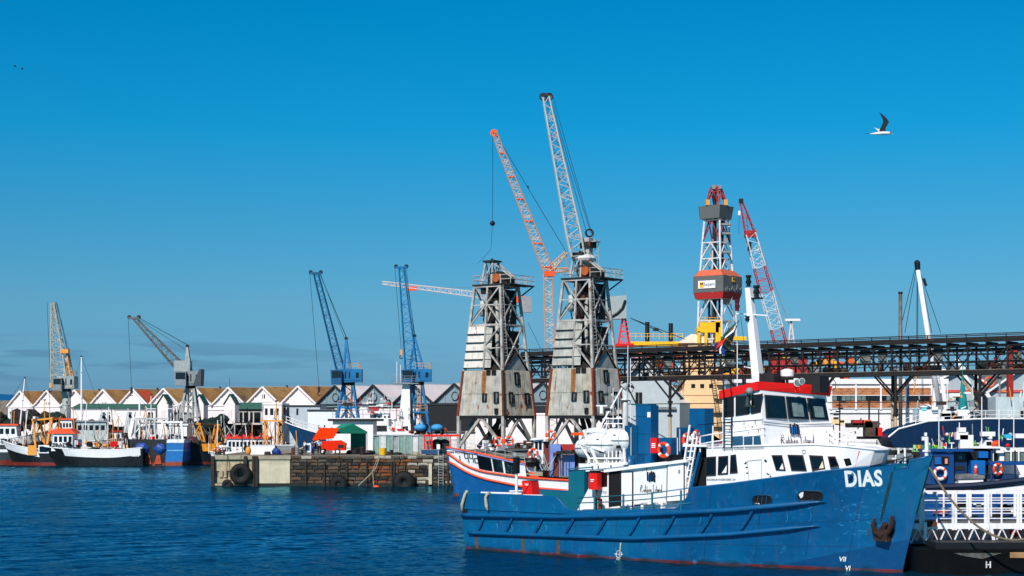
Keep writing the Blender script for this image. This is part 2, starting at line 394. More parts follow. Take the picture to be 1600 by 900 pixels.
for px in (478,507,542,573,612,616,700,706,737):
    mb=MB(); mb.bar((gx(px,QD),QD-.2,.0),(gx(px,QD),QD-.2,zt-.75),.2,.16); mb.build('timber_fender',_m['tarred_timber'],core)
mb=MB(); mb.box2(gx(670,QD),gx(675,QD),QD-.35,QD,.25,zt-1); mb.build('concrete_post',_m['pale_concrete_patch'],core)
ladder(core,(gx(689,QD),QD-.3,.1),(gx(689,QD),QD-.3,zt+.2),.55,galv)
def tyre(px,py,rad,thk,label,sq=1):
    t=thing('tyre_fender',label,'tyre fender',(gx(px,QD-.7),QD-.7,EYE-(py-HZ)*(QD-.7)/F),0)
    mb=MB(); mb.torus((0,0,0),rad-thk,thk,(0,1,0),28,10); mb.build('tyre',rubber,t,smooth=True)
    mb=MB(); mb.torus((0,-.06,0),rad-thk*1.9,thk*.35,(0,1,0),24,6); mb.build('bead',black,t,smooth=True)
    mb=MB()
    for i in range(30):
        a=i*2*math.pi/30; mb.bar((math.cos(a)*(rad-.03),-thk*.7,math.sin(a)*(rad-.03)),(math.cos(a)*(rad-.03),thk*.7,math.sin(a)*(rad-.03)),.09)
    mb.build('tread',rubber,t,kind='stuff')
    mb=MB(); mb.path([(0,0,rad*.8),(-.1,.1,rad+.6),(0,.4,zt-EYE+(py-HZ)*(QD-.7)/F)],.035,5); mb.build('chain',rusty,t)
tyre(376,741,1.3,.42,'large black tyre fender hung at the timber fronted left end of the stone quay')
tyre(631,753,1.35,.6,'large black tyre fender low against the stone quay below the grey fence panels')
tyre(529,757,1.1,.5,'wide black tyre fender half in shadow on the stone quay under the green canopy')
tyre(355,757,.6,.25,'small half sunk tyre fender left of the big tyre at the end of the quay')
# ropes, chain and buoy on the quay face
rp=cable(None,[at(560,759,QD-.8),at(575,745,QD-.6),at(587,732,QD-.5),at(592,718,QD-.4),at(590,712,QD+.2),at(580,712,QD+.5)],.05,rope,'mooring_rope'); tag(rp,'pale rope running from the quay edge down to the water beside the orange buoy','rope')
rp=cable(None,[at(584,760,QD-.8),at(582,735,QD-.6),at(591,714,QD-.3),at(594,709,QD+.3)],.035,rope,'hanging_rope'); tag(rp,'thin rope hanging almost straight down the quay wall above the orange buoy','rope')
b=thing('mooring_buoy','small orange buoy floating at the foot of the stone quay','buoy',at(588,762.5,QD-1.5))
mb=MB(); mb.sphere((0,0,.12),.36,sc=(1.1,1,.62)); mb.build('float',orangep,b,smooth=True); mb=MB(); mb.torus((0,0,.38),.09,.03,(0,1,0),10,5); mb.build('eye',darksteel,b)
# ------------------------------------------------------------ warehouses on the far quay
roofb=mat('rusty_brown_roof',(146,106,60),.9,var=.3,scale=.35,dirt=.6,rust=.25,rustcol=(150,72,26),ribs=('X',1.6))
roofw=mat('pale_sheet_roof',(214,204,202),.6,var=.07,scale=.3,ribs=('X',1.6))
wallw=mat('warehouse_white',(240,228,226),.7,var=.05,scale=.4,streak=.12)
wallg=mat('warehouse_grey',(122,142,150),.7,var=.06,scale=.4)
trimw=mat('trim_white',(244,236,234),.6,var=.03); trimd=mat('dark_trim',(40,44,46),.7,var=.1)
greenroof=mat('green_roof',(62,104,84),.7,var=.15,scale=.5,ribs=('X',1.4))
P0=Vector((gx(33,480),480,0)); P1=Vector((gx(585,395),395,0)); NG=11
dv=(P1-P0)/NG; wid=dv.length; ang=math.atan2(dv.y,dv.x); PK=16.2; EV=11.9; LEN=62
names={0:'leftmost white gabled warehouse with brown roof',5:'white gabled warehouse behind the dark lattice crane',9:'white gabled warehouse with brown roof, last before the grey gables'}
lab=['leftmost white gabled warehouse, next to the low stone wall','white gabled warehouse just left of the grey column crane','white gabled warehouse just right of the grey column crane','white gabled warehouse with a green lean-to roof, right of the column crane','white gabled warehouse with a bright rusty stripe on its brown roof','white gabled warehouse behind the left legs of the dark lattice crane','white gabled warehouse behind the right side of the dark lattice crane','white gabled warehouse with a thin aerial on its peak','white gabled warehouse with a small square vent in its gable','white gabled warehouse with a rusty brown roof, last before the grey gables','grey gabled warehouse with a ring window left of the left blue crane','grey gabled warehouse between the two blue cranes','grey gabled warehouse behind the right blue crane','grey gabled warehouse with part bare roof, left of the rusty tower','grey gabled warehouse hidden behind the left rusty grain tower','grey gabled warehouse between the two rusty grain towers','grey gabled warehouse behind the right rusty grain tower']
for k in range(-1,16):
    c=P0+dv*k; white_=k<10
    wl=wallw if white_ else wallg
    l=lab[k] if k>=0 else 'white gabled warehouse cut by the left edge of the picture'
    if k==-1: continue
    t=thing('warehouse',l,'warehouse',(c.x,c.y,2),ang,'row of gabled warehouses'); h=wid/2; pk=PK-2; ev=EV-2
    mb=MB(); mb.prism([(-h+.02,0,0),(h-.02,0,0),(h-.02,0,ev),(0,0,pk),(-h+.02,0,ev)],(0,.4,0)); mb.build('gable_wall',wl,t)
    rm=[roofb,mat('rusty_brown_roof_worn',(128,98,62),.9,var=.35,scale=.5,dirt=.7,rust=.3,rustcol=(120,60,26),ribs=('X',1.6)),mat('rusty_brown_roof_pale',(156,120,72),.9,var=.35,scale=.4,dirt=.45,rust=.45,rustcol=(140,74,30),ribs=('X',1.6))][k%3] if white_ else roofw
    for s in(-1,1):
        mb=MB(); n=Vector((s*(pk-ev),0,h)).normalized()*.18
        e0=Vector((s*(h-.02),-.35,ev)); p0=Vector((0,-.35,pk)); mb.prism([e0,p0,p0+Vector((0,LEN,0)),e0+Vector((0,LEN,0))],n); mb.build('roof_slope',rm,t)
        mb=MB(); mb.bar((s*(h-.1),-.5,ev+.02),(0,-.5,pk+.06),.42,.3); mb.build('bargeboard',trimw if white_ else trimd,t)
    mb=MB(); mb.tube((0,-.3,pk+.16),(0,LEN,pk+.16),.16,n=6); mb.build('ridge_cap',galv,t)
    for x in(-h*.5,0,h*.5):
        mb=MB(); mb.box2(x-.14,x+.14,-.16,-.01,ev,ev+(pk-ev)*(1-abs(x)/h)-.3); mb.build('gable_post',trimw if white_ else wallg,t)
    mb=MB(); mb.box2(-h,h,-.22,-.01,ev-.35,ev-.05); mb.build('tie_beam',trimw if white_ else trimd,t)
    if white_:
        for x0,x1 in((-h*.85,-h*.1),(h*.1,h*.85)):
            mb=MB(); mb.box2(x0,x1,-.12,-.01,ev-3.6,ev-1.3); mb.build('shutter_panel',mat('panel_white',(226,216,214),.7,var=.08),t)
    else:
        mb=MB(); mb.torus((0,-.25,ev+1.5),.95,.1,(0,1,0),20,5); mb.build('ring_window_frame',black,t)
        mb=MB(); mb.tube((0,-.05,ev+1.5),(0,-.14,ev+1.5),.88,n=20); mb.build('ring_window_pane',wl,t)
        mb=MB(); mb.box2(-h,h,-1.8,-.02,ev-2.2,ev-.8); mb.build('eave_canopy',trimd,t)
    mb=MB(); mb.tube((h-.05,-.45,ev-.1),(h-.05,-.45,0),.13,n=6); mb.build('downpipe',greysteel,t)
    if k in(1,3,6): mb=MB(); mb.box2(-.9,.9,-.14,0,ev+.4,ev+1.1); mb.build('louvre',galv,t)
    if k==8:
        mb=MB(); mb.box2(-.45,.45,-.12,0,ev+1.5,ev+2.5); mb.build('vent',black,t)
    if k==4:
        mb=MB(); n=Vector((pk-ev,0,h)).normalized()*.02
        mb.prism([Vector((.6,.2,pk-.38))+n*10.5,Vector((h*.95,.2,ev+.22))+n*10.5,Vector((h*.95,4.5,ev+.22))+n*10.5,Vector((.6,4.5,pk-.38))+n*10.5],n); mb.build('rusty_strip',mat('red_rust_strip',(172,66,34),.9,var=.2),t)
    if k in(7,):
        mb=MB(); mb.tube((0,0,pk),(0,0,pk+2.6),.05,n=5); mb.build('aerial',black,t)
    if k%2==0 and white_:
        mb=MB(); mb.tube((0,8,pk),(0,8,pk+.6),.25,n=8); mb.build('roof_vent',darksteel,t)
    mb=MB(); mb.box2(-h,h,.5,LEN,0,ev-.1); mb.build('hall',wl,t)
# low annex buildings along the front of the warehouses (arcade below, white rooms above)
def annex(px0,px1,d,zb,zt_,wall,label,roof=None,roofh=1.1,windows=(),under=True,name='quay_building',post=8,cat='building',dep=9):
    x0,x1=gx(px0,d),gx(px1,d); t=thing(name,label,cat,((x0+x1)/2,d,2)); w=(x1-x0)/2
    mb=MB(); mb.box2(-w,w,0,dep,zb-2,zt_-2); mb.build('upper_storey' if zb>2.5 else 'wall',wall,t)
    mb=MB(); mb.box2(-w-.15,w+.15,-.15,.1,zt_-2.35,zt_-2.02); mb.build('cornice',trimw if wall is wallw else trimd,t)
    if zb>2.5 and under:
        mb=MB(); mb.box2(-w,w,1.2,dep,0,zb-2); mb.build('dark_bay',interior,t)
        n=max(1,int(2*w/post))
        for i in range(n+1): mb=MB(); mb.box2(-w+2*w*i/n-.2,-w+2*w*i/n+.2,-.05,.4,0,zb-2.01); mb.build('pillar',trimd,t)
    if roof:
        mb=MB(); mb.prism([(-w-.3,-.5,zt_-2),(-w-.3,dep*.6,zt_-2+roofh),(-w-.3,dep,zt_-2)],(2*w+.6,0,0)); mb.build('roof',roof,t)
    for (a,b,z0,z1) in windows:
        f=MB(); xa,xb=gx(a,d)-(x0+x1)/2,gx(b,d)-(x0+x1)/2; f.box2(xa,xb,-.08,.02,z0-2,z1-2); wf=f.build('window',trimd,t)
        g=MB(); g.box2(xa+.08,xb-.08,-.1,-.075,z0-2+.08,z1-2-.08); g.build('pane',glass,wf)
    return t
annex(113,178,352,7.0,10.5,wallw,'white upper storey annex with green roof right of the grey column crane',greenroof,1.0,[(160,164,7.6,9.6),(168,172,7.6,9.6)],dep=11)
annex(178,243,350,6.6,10.4,wallw,'white windowless annex with green roof behind the thin white masts',greenroof,1.0,[(231,239,7.5,9.6)],dep=11)
annex(243,312,352,7.0,9.6,mat('annex_grey',(150,154,156),.8,var=.15),'low grey annex behind the dark lattice crane',None,1,[(262,268,7,8.6),(280,286,7,8.6),(296,300,7,8.6)],dep=16)
annex(320,366,352,7.2,10.4,wallw,'small white annex right of the dark lattice crane',None,1,[(350,357,7.5,9.5)],dep=16)
annex(366,412,345,7.0,10.2,mat('annex_cream',(196,192,186),.8,var=.1),'white annex with a long green roof and glazed verandah',greenroof,1.5,[(374,379,7.4,9.6),(381,388,7.4,9.6),(391,395,7.4,9.6),(397,407,7.4,9.6)],dep=16)
annex(411,440,333,2.0,11.4,wallw,'tall white block with three small square windows',None,1,[(414,418,9.0,10.3),(422,427,9.0,10.3),(430.5,435.5,9.0,10.3)],dep=12)
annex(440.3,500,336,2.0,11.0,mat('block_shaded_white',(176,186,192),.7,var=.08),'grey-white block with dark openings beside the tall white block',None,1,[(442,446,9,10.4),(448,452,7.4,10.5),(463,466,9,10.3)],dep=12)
annex(481,524,318,2.0,10.0,mat('container_white',(226,228,228),.6,var=.06),'plain white box building behind the blue bow',None,1,[(497,499,6,7),(506,508,6,7)],dep=8)
annex(524,700,372,2.0,10.5,wallw,'long white wall below the grey gables',None,1,(),dep=6)
annex(655,742,352,2.0,11.5,mat('dark_shed_wall',(26,28,32),.8,var=.2),'dark open shed front behind the right blue crane',None,1,(),dep=10)
annex(676,742,338,2.0,5.6,mat('pale_hoarding',(222,218,214),.7,var=.1),'low pale hoarding left of the rusty tower legs',None,1,(),dep=1,name='hoarding',cat='wall')
annex(742,960,345,2.0,9.4,wallw,'long white shed seen between the legs of the grain towers',None,1,[(745,748,6.5,8.2),(757,760,6.5,8.2),(790,794,6.5,8.2)],dep=10)
# small gabled hoist houses on posts
for i,(a,b,d,lb) in enumerate([(246,263,338,'small white gabled hoist house with green roof left of the dark lattice crane'),(303,318,338,'small white gabled hoist house with green roof right of the dark lattice crane'),(350.5,367,334,'small white gabled hoist house with green roof left of the long verandah')]):
    x0,x1=gx(a,d),gx(b,d); w=(x1-x0)/2; t=thing('hoist_house',lb,'building',((x0+x1)/2,d,2),0,'small gabled hoist houses')
    mb=MB(); mb.prism([(-w,0,5.4),(w,0,5.4),(w,0,9.2),(0,0,11),(-w,0,9.2)],(0,5,0)); mb.build('cabin',wallw,t)
    for s in(-1,1): mb=MB(); mb.prism([(s*(w+.25),-.3,9.0),(0,-.3,11.1),(0,5.3,11.1),(s*(w+.25),5.3,9.0)],(0,0,.15)); mb.build('roof_slope',greenroof,t)
    mb=MB(); mb.box2(-w*.4,w*.4,-.06,.02,5.6,8); mb.build('door',mat('panel_white',(226,216,214)),t)
    for s in(-1,1): mb=MB(); mb.bar((s*w*.9,.3,0),(s*w*.9,.3,5.4),.22); mb.build('post',galv,t); mb=MB(); mb.bar((s*w*.9,.25,2.4),(-s*w*.9,.25,5.3),.14); mb.build('brace',galv,t)
    mb=MB(); mb.box2(w,w+2.5,0,3,5.3,5.5); mb.build('landing',darksteel,t)
# low rough wall at the far left, below the hill
mb=MB(); mb.box2(gx(-60,600),gx(30,600),600,612,2,15); tag(mb.build('breakwater_wall',mat('breakwater',(126,118,108),1,var=.3,scale=.8,dirt=.4,bump=.6),None),'low grey breakwater wall at the far left below the hill','wall')
# ------------------------------------------------------------ harbour cranes
blue=mat('crane_blue',(10,106,158),.45,var=.18,scale=.8,rust=.08,streak=.15)
bluedk=mat('crane_blue_dark',(8,82,122),.5,var=.2,rust=.1)
greyc=mat('crane_grey',(150,158,156),.5,var=.12,streak=.25,rust=.12)
palem=mat('pale_lattice',(178,168,148),.5,var=.12,rust=.2)
dkl=mat('dark_lattice',(92,92,88),.6,var=.25,rust=.3)
orl=mat('orange_lattice',(206,134,84),.5,var=.12,rust=.1)
amber=mat('amber_paint',(226,150,60),.5,var=.1)
def crane(px,d,label,m,mlat,tip,foot,mast,house,legs,w0,w1,n,hook=None,gantry=None,cab=None,mastm=None,rail=None,legm=None,sheave=True,zb=2.0,col=None,pendant=None,cr_=.13,lr=.07,deep=1.6):
    s=F/d
    L=lambda x,y,yy=0: Vector(((x-px)/s,yy,(HZ-y)/s+EYE-zb))
    t=thing('dockside_crane',label,'crane',(gx(px,d),d,zb),0)
    lm=legm or m
    A=L(*foot);B=L(*tip)
    lattice(t,A,B,w0,w1,n,cr_,lr,mlat,side=(0,1,0),wmid=w0)
    if sheave:
        dd=(B-A).normalized()
        for x in(-.9,.9):
            q=B+Vector((x,0,.2)); mb=MB(); mb.tube(q+Vector((0,-.12,0)),q+Vector((0,.12,0)),.36,n=14); mb.build('sheave',darksteel,t)
        mb=MB(); mb.box((B.x,0,B.z),(2.0,.8,.35)); mb.build('boom_head',mlat,t)
    # mast (A-frame behind boom)
    mt=L(*mast[0]); mbm=mastm or m
    for yy in(-deep*.5,deep*.5):
        for bx in mast[1]:
            mb=MB(); mb.bar(L(bx,mast[2],yy),mt+Vector((0,yy*.4,0)),.32); mb.build('mast_leg',mbm,t)
    mb=MB()
    for k in range(5):
        f=(k+.5)/5; a=L(mast[1][0],mast[2],-deep*.5)*(1-f)+(mt+Vector((0,-deep*.2,0)))*f; b=L(mast[1][-1],mast[2],-deep*.5)*(1-f*.8)+(mt+Vector((0,-deep*.2,0)))*f*.8; mb.bar(a,b,.13)
    mb.build('mast_bracing',mbm,t)
    mb=MB(); mb.tube(mt+Vector((0,-.3,.25)),mt+Vector((0,.3,.25)),.3,n=12); mb.build('mast_sheave',darksteel,t)
    for yy in(-.35,.35): cable(t,[mt+Vector((0,yy,.5)),B+Vector((.6,yy*.6,.2))],.035,black,'luffing_rope')
    cable(t,[mt+Vector((0,0,-.6)),B+Vector((.9,0,-.3))],.03,black,'luffing_rope')
    # machinery house
    x0,x1,y0,y1=house; a=L(x0,y1);b=L(x1,y0); ww=b.x-a.x; hh=b.z-a.z
    mb=MB(); mb.prism([(a.x+ww*.25,-deep,a.z),(b.x,-deep,a.z+hh*.05),(b.x,-deep,b.z),(a.x+ww*.05,-deep,b.z),(a.x,-deep,b.z-hh*.35)],(0,deep*2,0)); h=mb.build('machinery_house',m,t)
    mb=MB(); mb.box2(a.x+ww*.25,b.x-.2,-deep-.06,-deep,a.z+.3,a.z+.45); mb.build('belt_rail',mlat,h)
    mb=MB(); mb.box2(b.x-ww*.22,b.x-ww*.1,-deep-.05,-deep+.02,a.z+hh*.35,a.z+hh*.75); mb.build('window',glass,h)
    for q in(.35,.5): mb=MB(); mb.box2(a.x+ww*q,a.x+ww*(q+.06),-deep-.04,-deep+.02,a.z+hh*.3,a.z+hh*.8); mb.build('louvre',darksteel,h)
    if cab:
        x,y,w,h_=cab; c=L(x,y); mb=MB(); mb.prism([(c.x-w/2,-deep-1,c.z-h_/2),(c.x+w/2,-deep-1,c.z-h_/2),(c.x+w/2,-deep-1,c.z+h_/2),(c.x-w/2-.2,-deep-1,c.z+h_/2)],(0,1.6,0)); cb=mb.build('cab',greysteel if m is not blue else bluedk,t)
        mb=MB(); mb.box2(c.x-w/2+.1,c.x+w/2-.1,-deep-1.05,-deep-.98,c.z-.1,c.z+h_/2-.15); mb.build('cab_window',glass,cb)
    mb=MB(); mb.tube(((a.x+b.x)/2-.2,0,a.z-.5),((a.x+b.x)/2-.2,0,a.z+.05),ww*.26,n=20); mb.build('slew_ring',darksteel,t)
    if rail:
        railing(t,[L(rail[0],rail[2],-deep),L(rail[1],rail[2],-deep),L(rail[1],rail[2],deep)],1.0,rail[3],2,.035,1.1)
    # support
    top=a.z-.5; cx=(a.x+b.x)/2-.2
    if col:
        mb=MB(); mb.tube((cx,0,0),(cx,0,top),col,n=24); mb.build('column',m,t,smooth=True)
        for z_ in(2.2,5.5,8.8,11.5):
            mb=MB(); mb.torus((cx,0,z_),col+.02,.05,(0,0,1),24,5); mb.build('column_flange',m,t)
        for i,z_ in enumerate((3.2,4.0,5.8,6.6,9.2)):
            mb=MB(); mb.box2(cx-.1+(-.3 if i%2 else .25),cx+.1+(-.3 if i%2 else .25),-col-.02,-col+.12,z_,z_+.35); mb.build('access_port',black,t)
        mb=MB(); mb.tube((cx,0,top-1.1),(cx,0,top),col,col*1.35,n=24); mb.build('column_head',m,t)
    else:
        (lx0,lx1,ly)=legs; zl=L(px,ly).z; hw=(lx1-lx0)/s/2; lc=L((lx0+lx1)/2,ly).x
        r=ww*.2; mid=zl+(top-zl)*.47
        for sx in(-1,1):
            for sy in(-1,1):
                mb=MB(); mb.bar((lc+sx*hw,sy*hw*.8,zl),(cx+sx*r,sy*r,top),.34); mb.build('leg',lm,t)
                mb=MB(); mb.bar((lc+sx*hw,sy*hw*.8,zl),(cx,sy*hw*.25,mid+.1),.2); mb.build('knee_brace',lm,t)
                mb=MB(); mb.box((lc+sx*hw,sy*hw*.8,zl-.3),(1.2,.8,.6)); mb.build('bogie',darksteel,t)
        f=.47; hx=(hw*(1-f)+r*f)
        for sy in(-1,1): mb=MB(); mb.bar((lc-hx-.2,sy*hx*.8,mid),(lc+hx+.2,sy*hx*.8,mid),.3); mb.build('cross_beam',lm,t)
        for sx in(-1,1): mb=MB(); mb.bar((lc+sx*hx,-hx*.8,mid-.02),(lc+sx*hx,hx*.8,mid-.02),.28); mb.build('cross_beam',lm,t)
        # inner tapering tower under the slew ring
        for sx in(-1,1):
            for sy in(-1,1): mb=MB(); mb.bar((cx+sx*.35,sy*.35,zl),(cx+sx*r*.75,sy*r*.75,top),.26); mb.build('tower_leg',lm,t)
        mb=MB()
        for k in range(7):
            z0=zl+(top-zl)*k/7; z1=zl+(top-zl)*(k+1)/7; q0=.35+(r*.75-.35)*k/7; q1=.35+(r*.75-.35)*(k+1)/7; g=1 if k%2 else -1
            mb.bar((cx-g*q0,-q0,z0),(cx+g*q1,-q1,z1),.12); mb.bar((cx-g*q0,q0,z0),(cx+g*q1,q1,z1),.12)
        mb.build('tower_bracing',lm,t)
        if gantry: railing(t,[(lc-hx,-hx,mid+.2),(lc+hx,-hx,mid+.2)],1.0,gantry,2,.04,1.2,name='platform_rail')
        ladder(t,(cx+r*.3,-r*1.1,zl),(cx+r*.3,-r*1.1,top),.6,amber if gantry else lm,step=.5,r=.03)
    if hook:
        hx_,hy,hm=hook; cable(t,[B+Vector((-1.1,0,0)),L(hx_,hy)],.035,black,'hoist_rope'); q=L(hx_,hy)
        mb=MB(); mb.box((q.x,0,q.z-.3),(.4,.35,1.0)); mb.build('hook_block',hm,t); mb=MB(); mb.torus((q.x,0,q.z-1.1),.28,.08,(0,1,0),12,5,math.pi*.1,math.pi*1.5); mb.build('hook',darksteel,t)
    return t
t=crane(103,318,'grey crane on a thick round column, pale lattice boom standing nearly upright',greyc,palem,(82.5,473),(96,603),((106,549),(101,113),592),(92,119,588,608),None,2.9,.5,22,(79,600,amber),col=.82,cab=(95,600,1.6,2.2),mastm=palem,rail=(108,117,588,amber),sheave=False,cr_=.12,lr=.07)
s_=F/318; mb=MB(); mb.box(((102-103)/s_+.2,-.9,(HZ-549)/s_+6),(1.5,1.2,.8)); mb.build('mast_cab',amber,t); mb=MB(); mb.bar(((112-103)/s_,-1,(HZ-588)/s_+6),((106-103)/s_,-.8,(HZ-552)/s_+6),.22); mb.build('amber_ladder',amber,t)
# orange cab platform on its mast
t=crane(293,312,'dark grey lattice crane on splayed legs with boom leaning far out to the left',greysteel,dkl,(209.5,497),(283,575),((293,543),(289,300),590),(284,315,580,603),(274,316,692),1.6,.5,20,(205.5,607,darksteel),legm=mat('silver_legs',(158,160,156),.5,var=.2,rust=.25),cab=(286,592,2,2.6),mastm=_m['silver_legs'],deep=1.5)
s_=F/312
mb=MB(); q=lambda x,y:Vector(((x-293)/s_,-1.6,(HZ-y)/s_+6)); mb.prism([q(304,603),q(316,603),q(317,577),q(314,577),q(308,590)],(0,3.2,0)); mb.build('counterweight',mat('counterweight_dark',(62,66,72),.6,var=.2),t)
mb=MB(); mb.box(tuple(q(286,572)+Vector((0,1.6,0))),(3,2.4,2)); mb.build('boom_foot_housing',greyc,t)
crane(545,300,'blue crane on splayed legs, left of the pair, boom leaning left',blue,bluedk,(493.5,427),(535,590),((541,531),(537,548),580),(526,566,577,598),(524,562,668),1.35,.8,20,(498.5,606,darksteel),gantry=amber,cab=(528,590,1.8,2.6),rail=(549,562,577,amber),deep=1.6)
crane(652,290,'blue crane on splayed legs, right of the pair, boom almost upright with orange ladder',blue,blue,(627,418),(644,590),((648,527),(640,662),578),(635,674,577,597),(640,672,682),2.0,.8,18,(627,548,amber),gantry=amber,cab=(638,590,1.8,2.6),rail=(650,672,577,amber),deep=1.7)
# ------------------------------------------------------------ far tower crane with level jib (behind the left grain tower)
d=420;s_=F/d
t=thing('tower_crane','distant tower crane with long level pale jib behind the left rusty grain tower','crane',(gx(789,d),d,2))
q=lambda x,y,yy=0:Vector(((x-789)/s_,yy,(HZ-y)/s_+6))
lattice(t,q(789,700),q(789,466),2,2,24,.15,.08,amber,name='mast')
pk_=mat('pinkish_lattice',(208,196,190),.6,var=.1)
lattice(t,q(789,466),q(597,442),1.5,.7,34,.12,.07,pk_,name='jib')
lattice(t,q(789,466),q(826,470),1.4,1.2,8,.12,.07,amber,name='counter_jib')
mb=MB(); mb.box(tuple(q(821,476)),(3,2,4)); mb.build('ballast',mat('ballast_grey',(140,140,140)),t)
mb=MB(); mb.box(tuple(q(808,468)),(4,1.6,1.6)); mb.build('winch',orangep,t)
cable(t,[q(789,446),q(700,450),q(610,442)],.05,greysteel,'jib_tie'); mb=MB(); mb.bar(q(789,466),q(789,446),.8); mb.build('apex',amber,t)
mb=MB(); mb.box(tuple(q(644,451)),(2.2,1,1)); mb.build('trolley',orangep,t)
# ------------------------------------------------------------ orange luffing crane between the towers
d=262;s_=F/d
t=thing('luffing_crane','tall orange lattice crane with luffed boom rising between the two grain towers','crane',(gx(862,d),d,2))
q=lambda x,y,yy=0:Vector(((x-862)/s_,yy,(HZ-y)/s_+6))
wl=mat('pale_orange_lacing',(226,188,150),.5,var=.12)
lattice(t,q(864,700),q(856,428),1.5,1.3,34,.1,.06,orl,wl,name='mast')
lattice(t,q(857,424),q(772,207),1.5,.7,38,.085,.05,orl,wl,name='boom',wmid=1.45)
lattice(t,q(857,424),q(885,394),1.0,.4,8,.1,.06,orl,wl,name='strut')
lattice(t,q(857,424),q(888,421),.7,.5,6,.1,.06,orl,wl,name='counter_jib')
for f in (0.03,.2,.36,.52,.68,.85,1.0):
    p=q(857,424)*(1-f)+q(772,207)*f; mb=MB(); mb.box(tuple(p),(1.5-.7*f,1.3-.6*f,.16)); mb.build('boom_collar',orangep,t)
mb=MB(); mb.box(tuple(q(858,428)),(1.7,1.6,.8)); mb.build('slew_unit',orangep,t)
mb=MB(); mb.tube(q(772,208,-.2),q(772,208,.2),.6,n=12); mb.build('sheave',orangep,t)
cable(t,[q(776,212),q(824,292),q(885,394)],.04,darksteel,'pendant'); cable(t,[q(824,292),q(826,292)],.2,darksteel,'pendant_joint')
cable(t,[q(885,394),q(886,421)],.05,orl,'tie_rope')
cable(t,[q(770,210),q(769.5,346)],.035,black,'hoist_rope')
mb=MB(); mb.sphere(tuple(q(769.5,349)),.42,8,6); mb.build('hook_ball',black,t)
cable(t,[q(769.5,352),q(767,389),q(760,398),q(746,412)],.025,black,'tag_line')
# ------------------------------------------------------------ the two old grain towers
cladL=mat('weathered_cladding',(176,172,162),.6,var=.24,scale=.9,rust=.22,streak=.8,dirt=.3,rscale=.8)
cladL2=mat('weathered_cladding_rusty',(178,168,150),.6,var=.24,scale=.9,rust=.5,streak=.75,dirt=.2,rscale=.7)
cladW=mat('white_rusty_plate',(222,212,200),.55,var=.08,scale=1,rust=.5,streak=.4,rscale=1.1)
framem=mat('weathered_frame',(174,168,160),.6,var=.3,scale=1.4,rust=.5,dirt=.45)
rustedge=mat('rust_edge',(120,48,26),.9,var=.35,scale=3)
dkmach=mat('sooty_machinery',(32,28,26),.8,var=.5,scale=1.2,rust=.5,rustcol=(84,40,22))
def clad_face(t,a,b,c,dd,nx,ny,ms,skip=(),corr=.05):
    """corrugated sheets over the quad a,b (bottom) c,dd (top, over b,a); each sheet its own part"""
    a,b,c,dd=map(Vector,(a,b,c,dd)); nn=(b-a).cross(dd-a).normalized()
    def P(u,v): return (a*(1-u)+b*u)*(1-v)+(dd*(1-u)+c*u)*v
    for j in range(ny):
        for i in range(nx):
            if (i,j) in skip: continue
            u0,u1=i/nx,(i+1)/nx; v0,v1=j/ny,(j+1)/ny; off=random.uniform(0,.04)+.03*(i%2)+.05*(j); mb=MB(); K=8; rr=[]
            ju=random.uniform(-.01,.01)
            for v in (v0-.012,v1+.006):
                for k in range(K+1):
                    u=u0+(u1-u0)*k/K*1.02; rr.append(P(u,v)+nn*(off+(corr if k%2 else 0)+ju*v))
            mb.add(rr,[(k,k+1,K+2+k,K+1+k) for k in range(K)]); mb.build('cladding_sheet',random.choice(ms),t)
def win_on(t,P,nn,u,v,w,h,boards=0,panes=True):
    c=P(u,v); ex=(P(u+.01,v)-P(u-.01,v)).normalized(); ez=(P(u,v+.01)-P(u,v-.01)).normalized()
    def R4(a0,a1,b0,b1,o0,o1,nm,m,par):
        mb=MB(); mb.hexa([c+ex*x+ez*z+nn*o for z in(b0,b1) for x,o in((a0,o1),(a1,o1),(a1,o0),(a0,o0))]); return mb.build(nm,m,par)
    f=R4(-w/2,w/2,-h/2,h/2,.0,.16,'window',interior,t)
    for x0,x1,z0,z1 in((-w/2-.07,-w/2+.05,-h/2,h/2),(w/2-.05,w/2+.07,-h/2,h/2),(-w/2-.07,w/2+.07,h/2,h/2+.12),(-w/2-.07,w/2+.07,-h/2-.12,-h/2)):
        R4(x0,x1,z0,z1,.1,.24,'frame',darksteel,f)
    if panes: R4(-.04,.04,-h/2,h/2,.14,.2,'glazing_bar',greysteel,f); R4(0.06,w/2-.08,-.1,h/2-.1,.15,.19,'pane',mat('dusty_glass',(70,74,76),.3,var=.3),f)
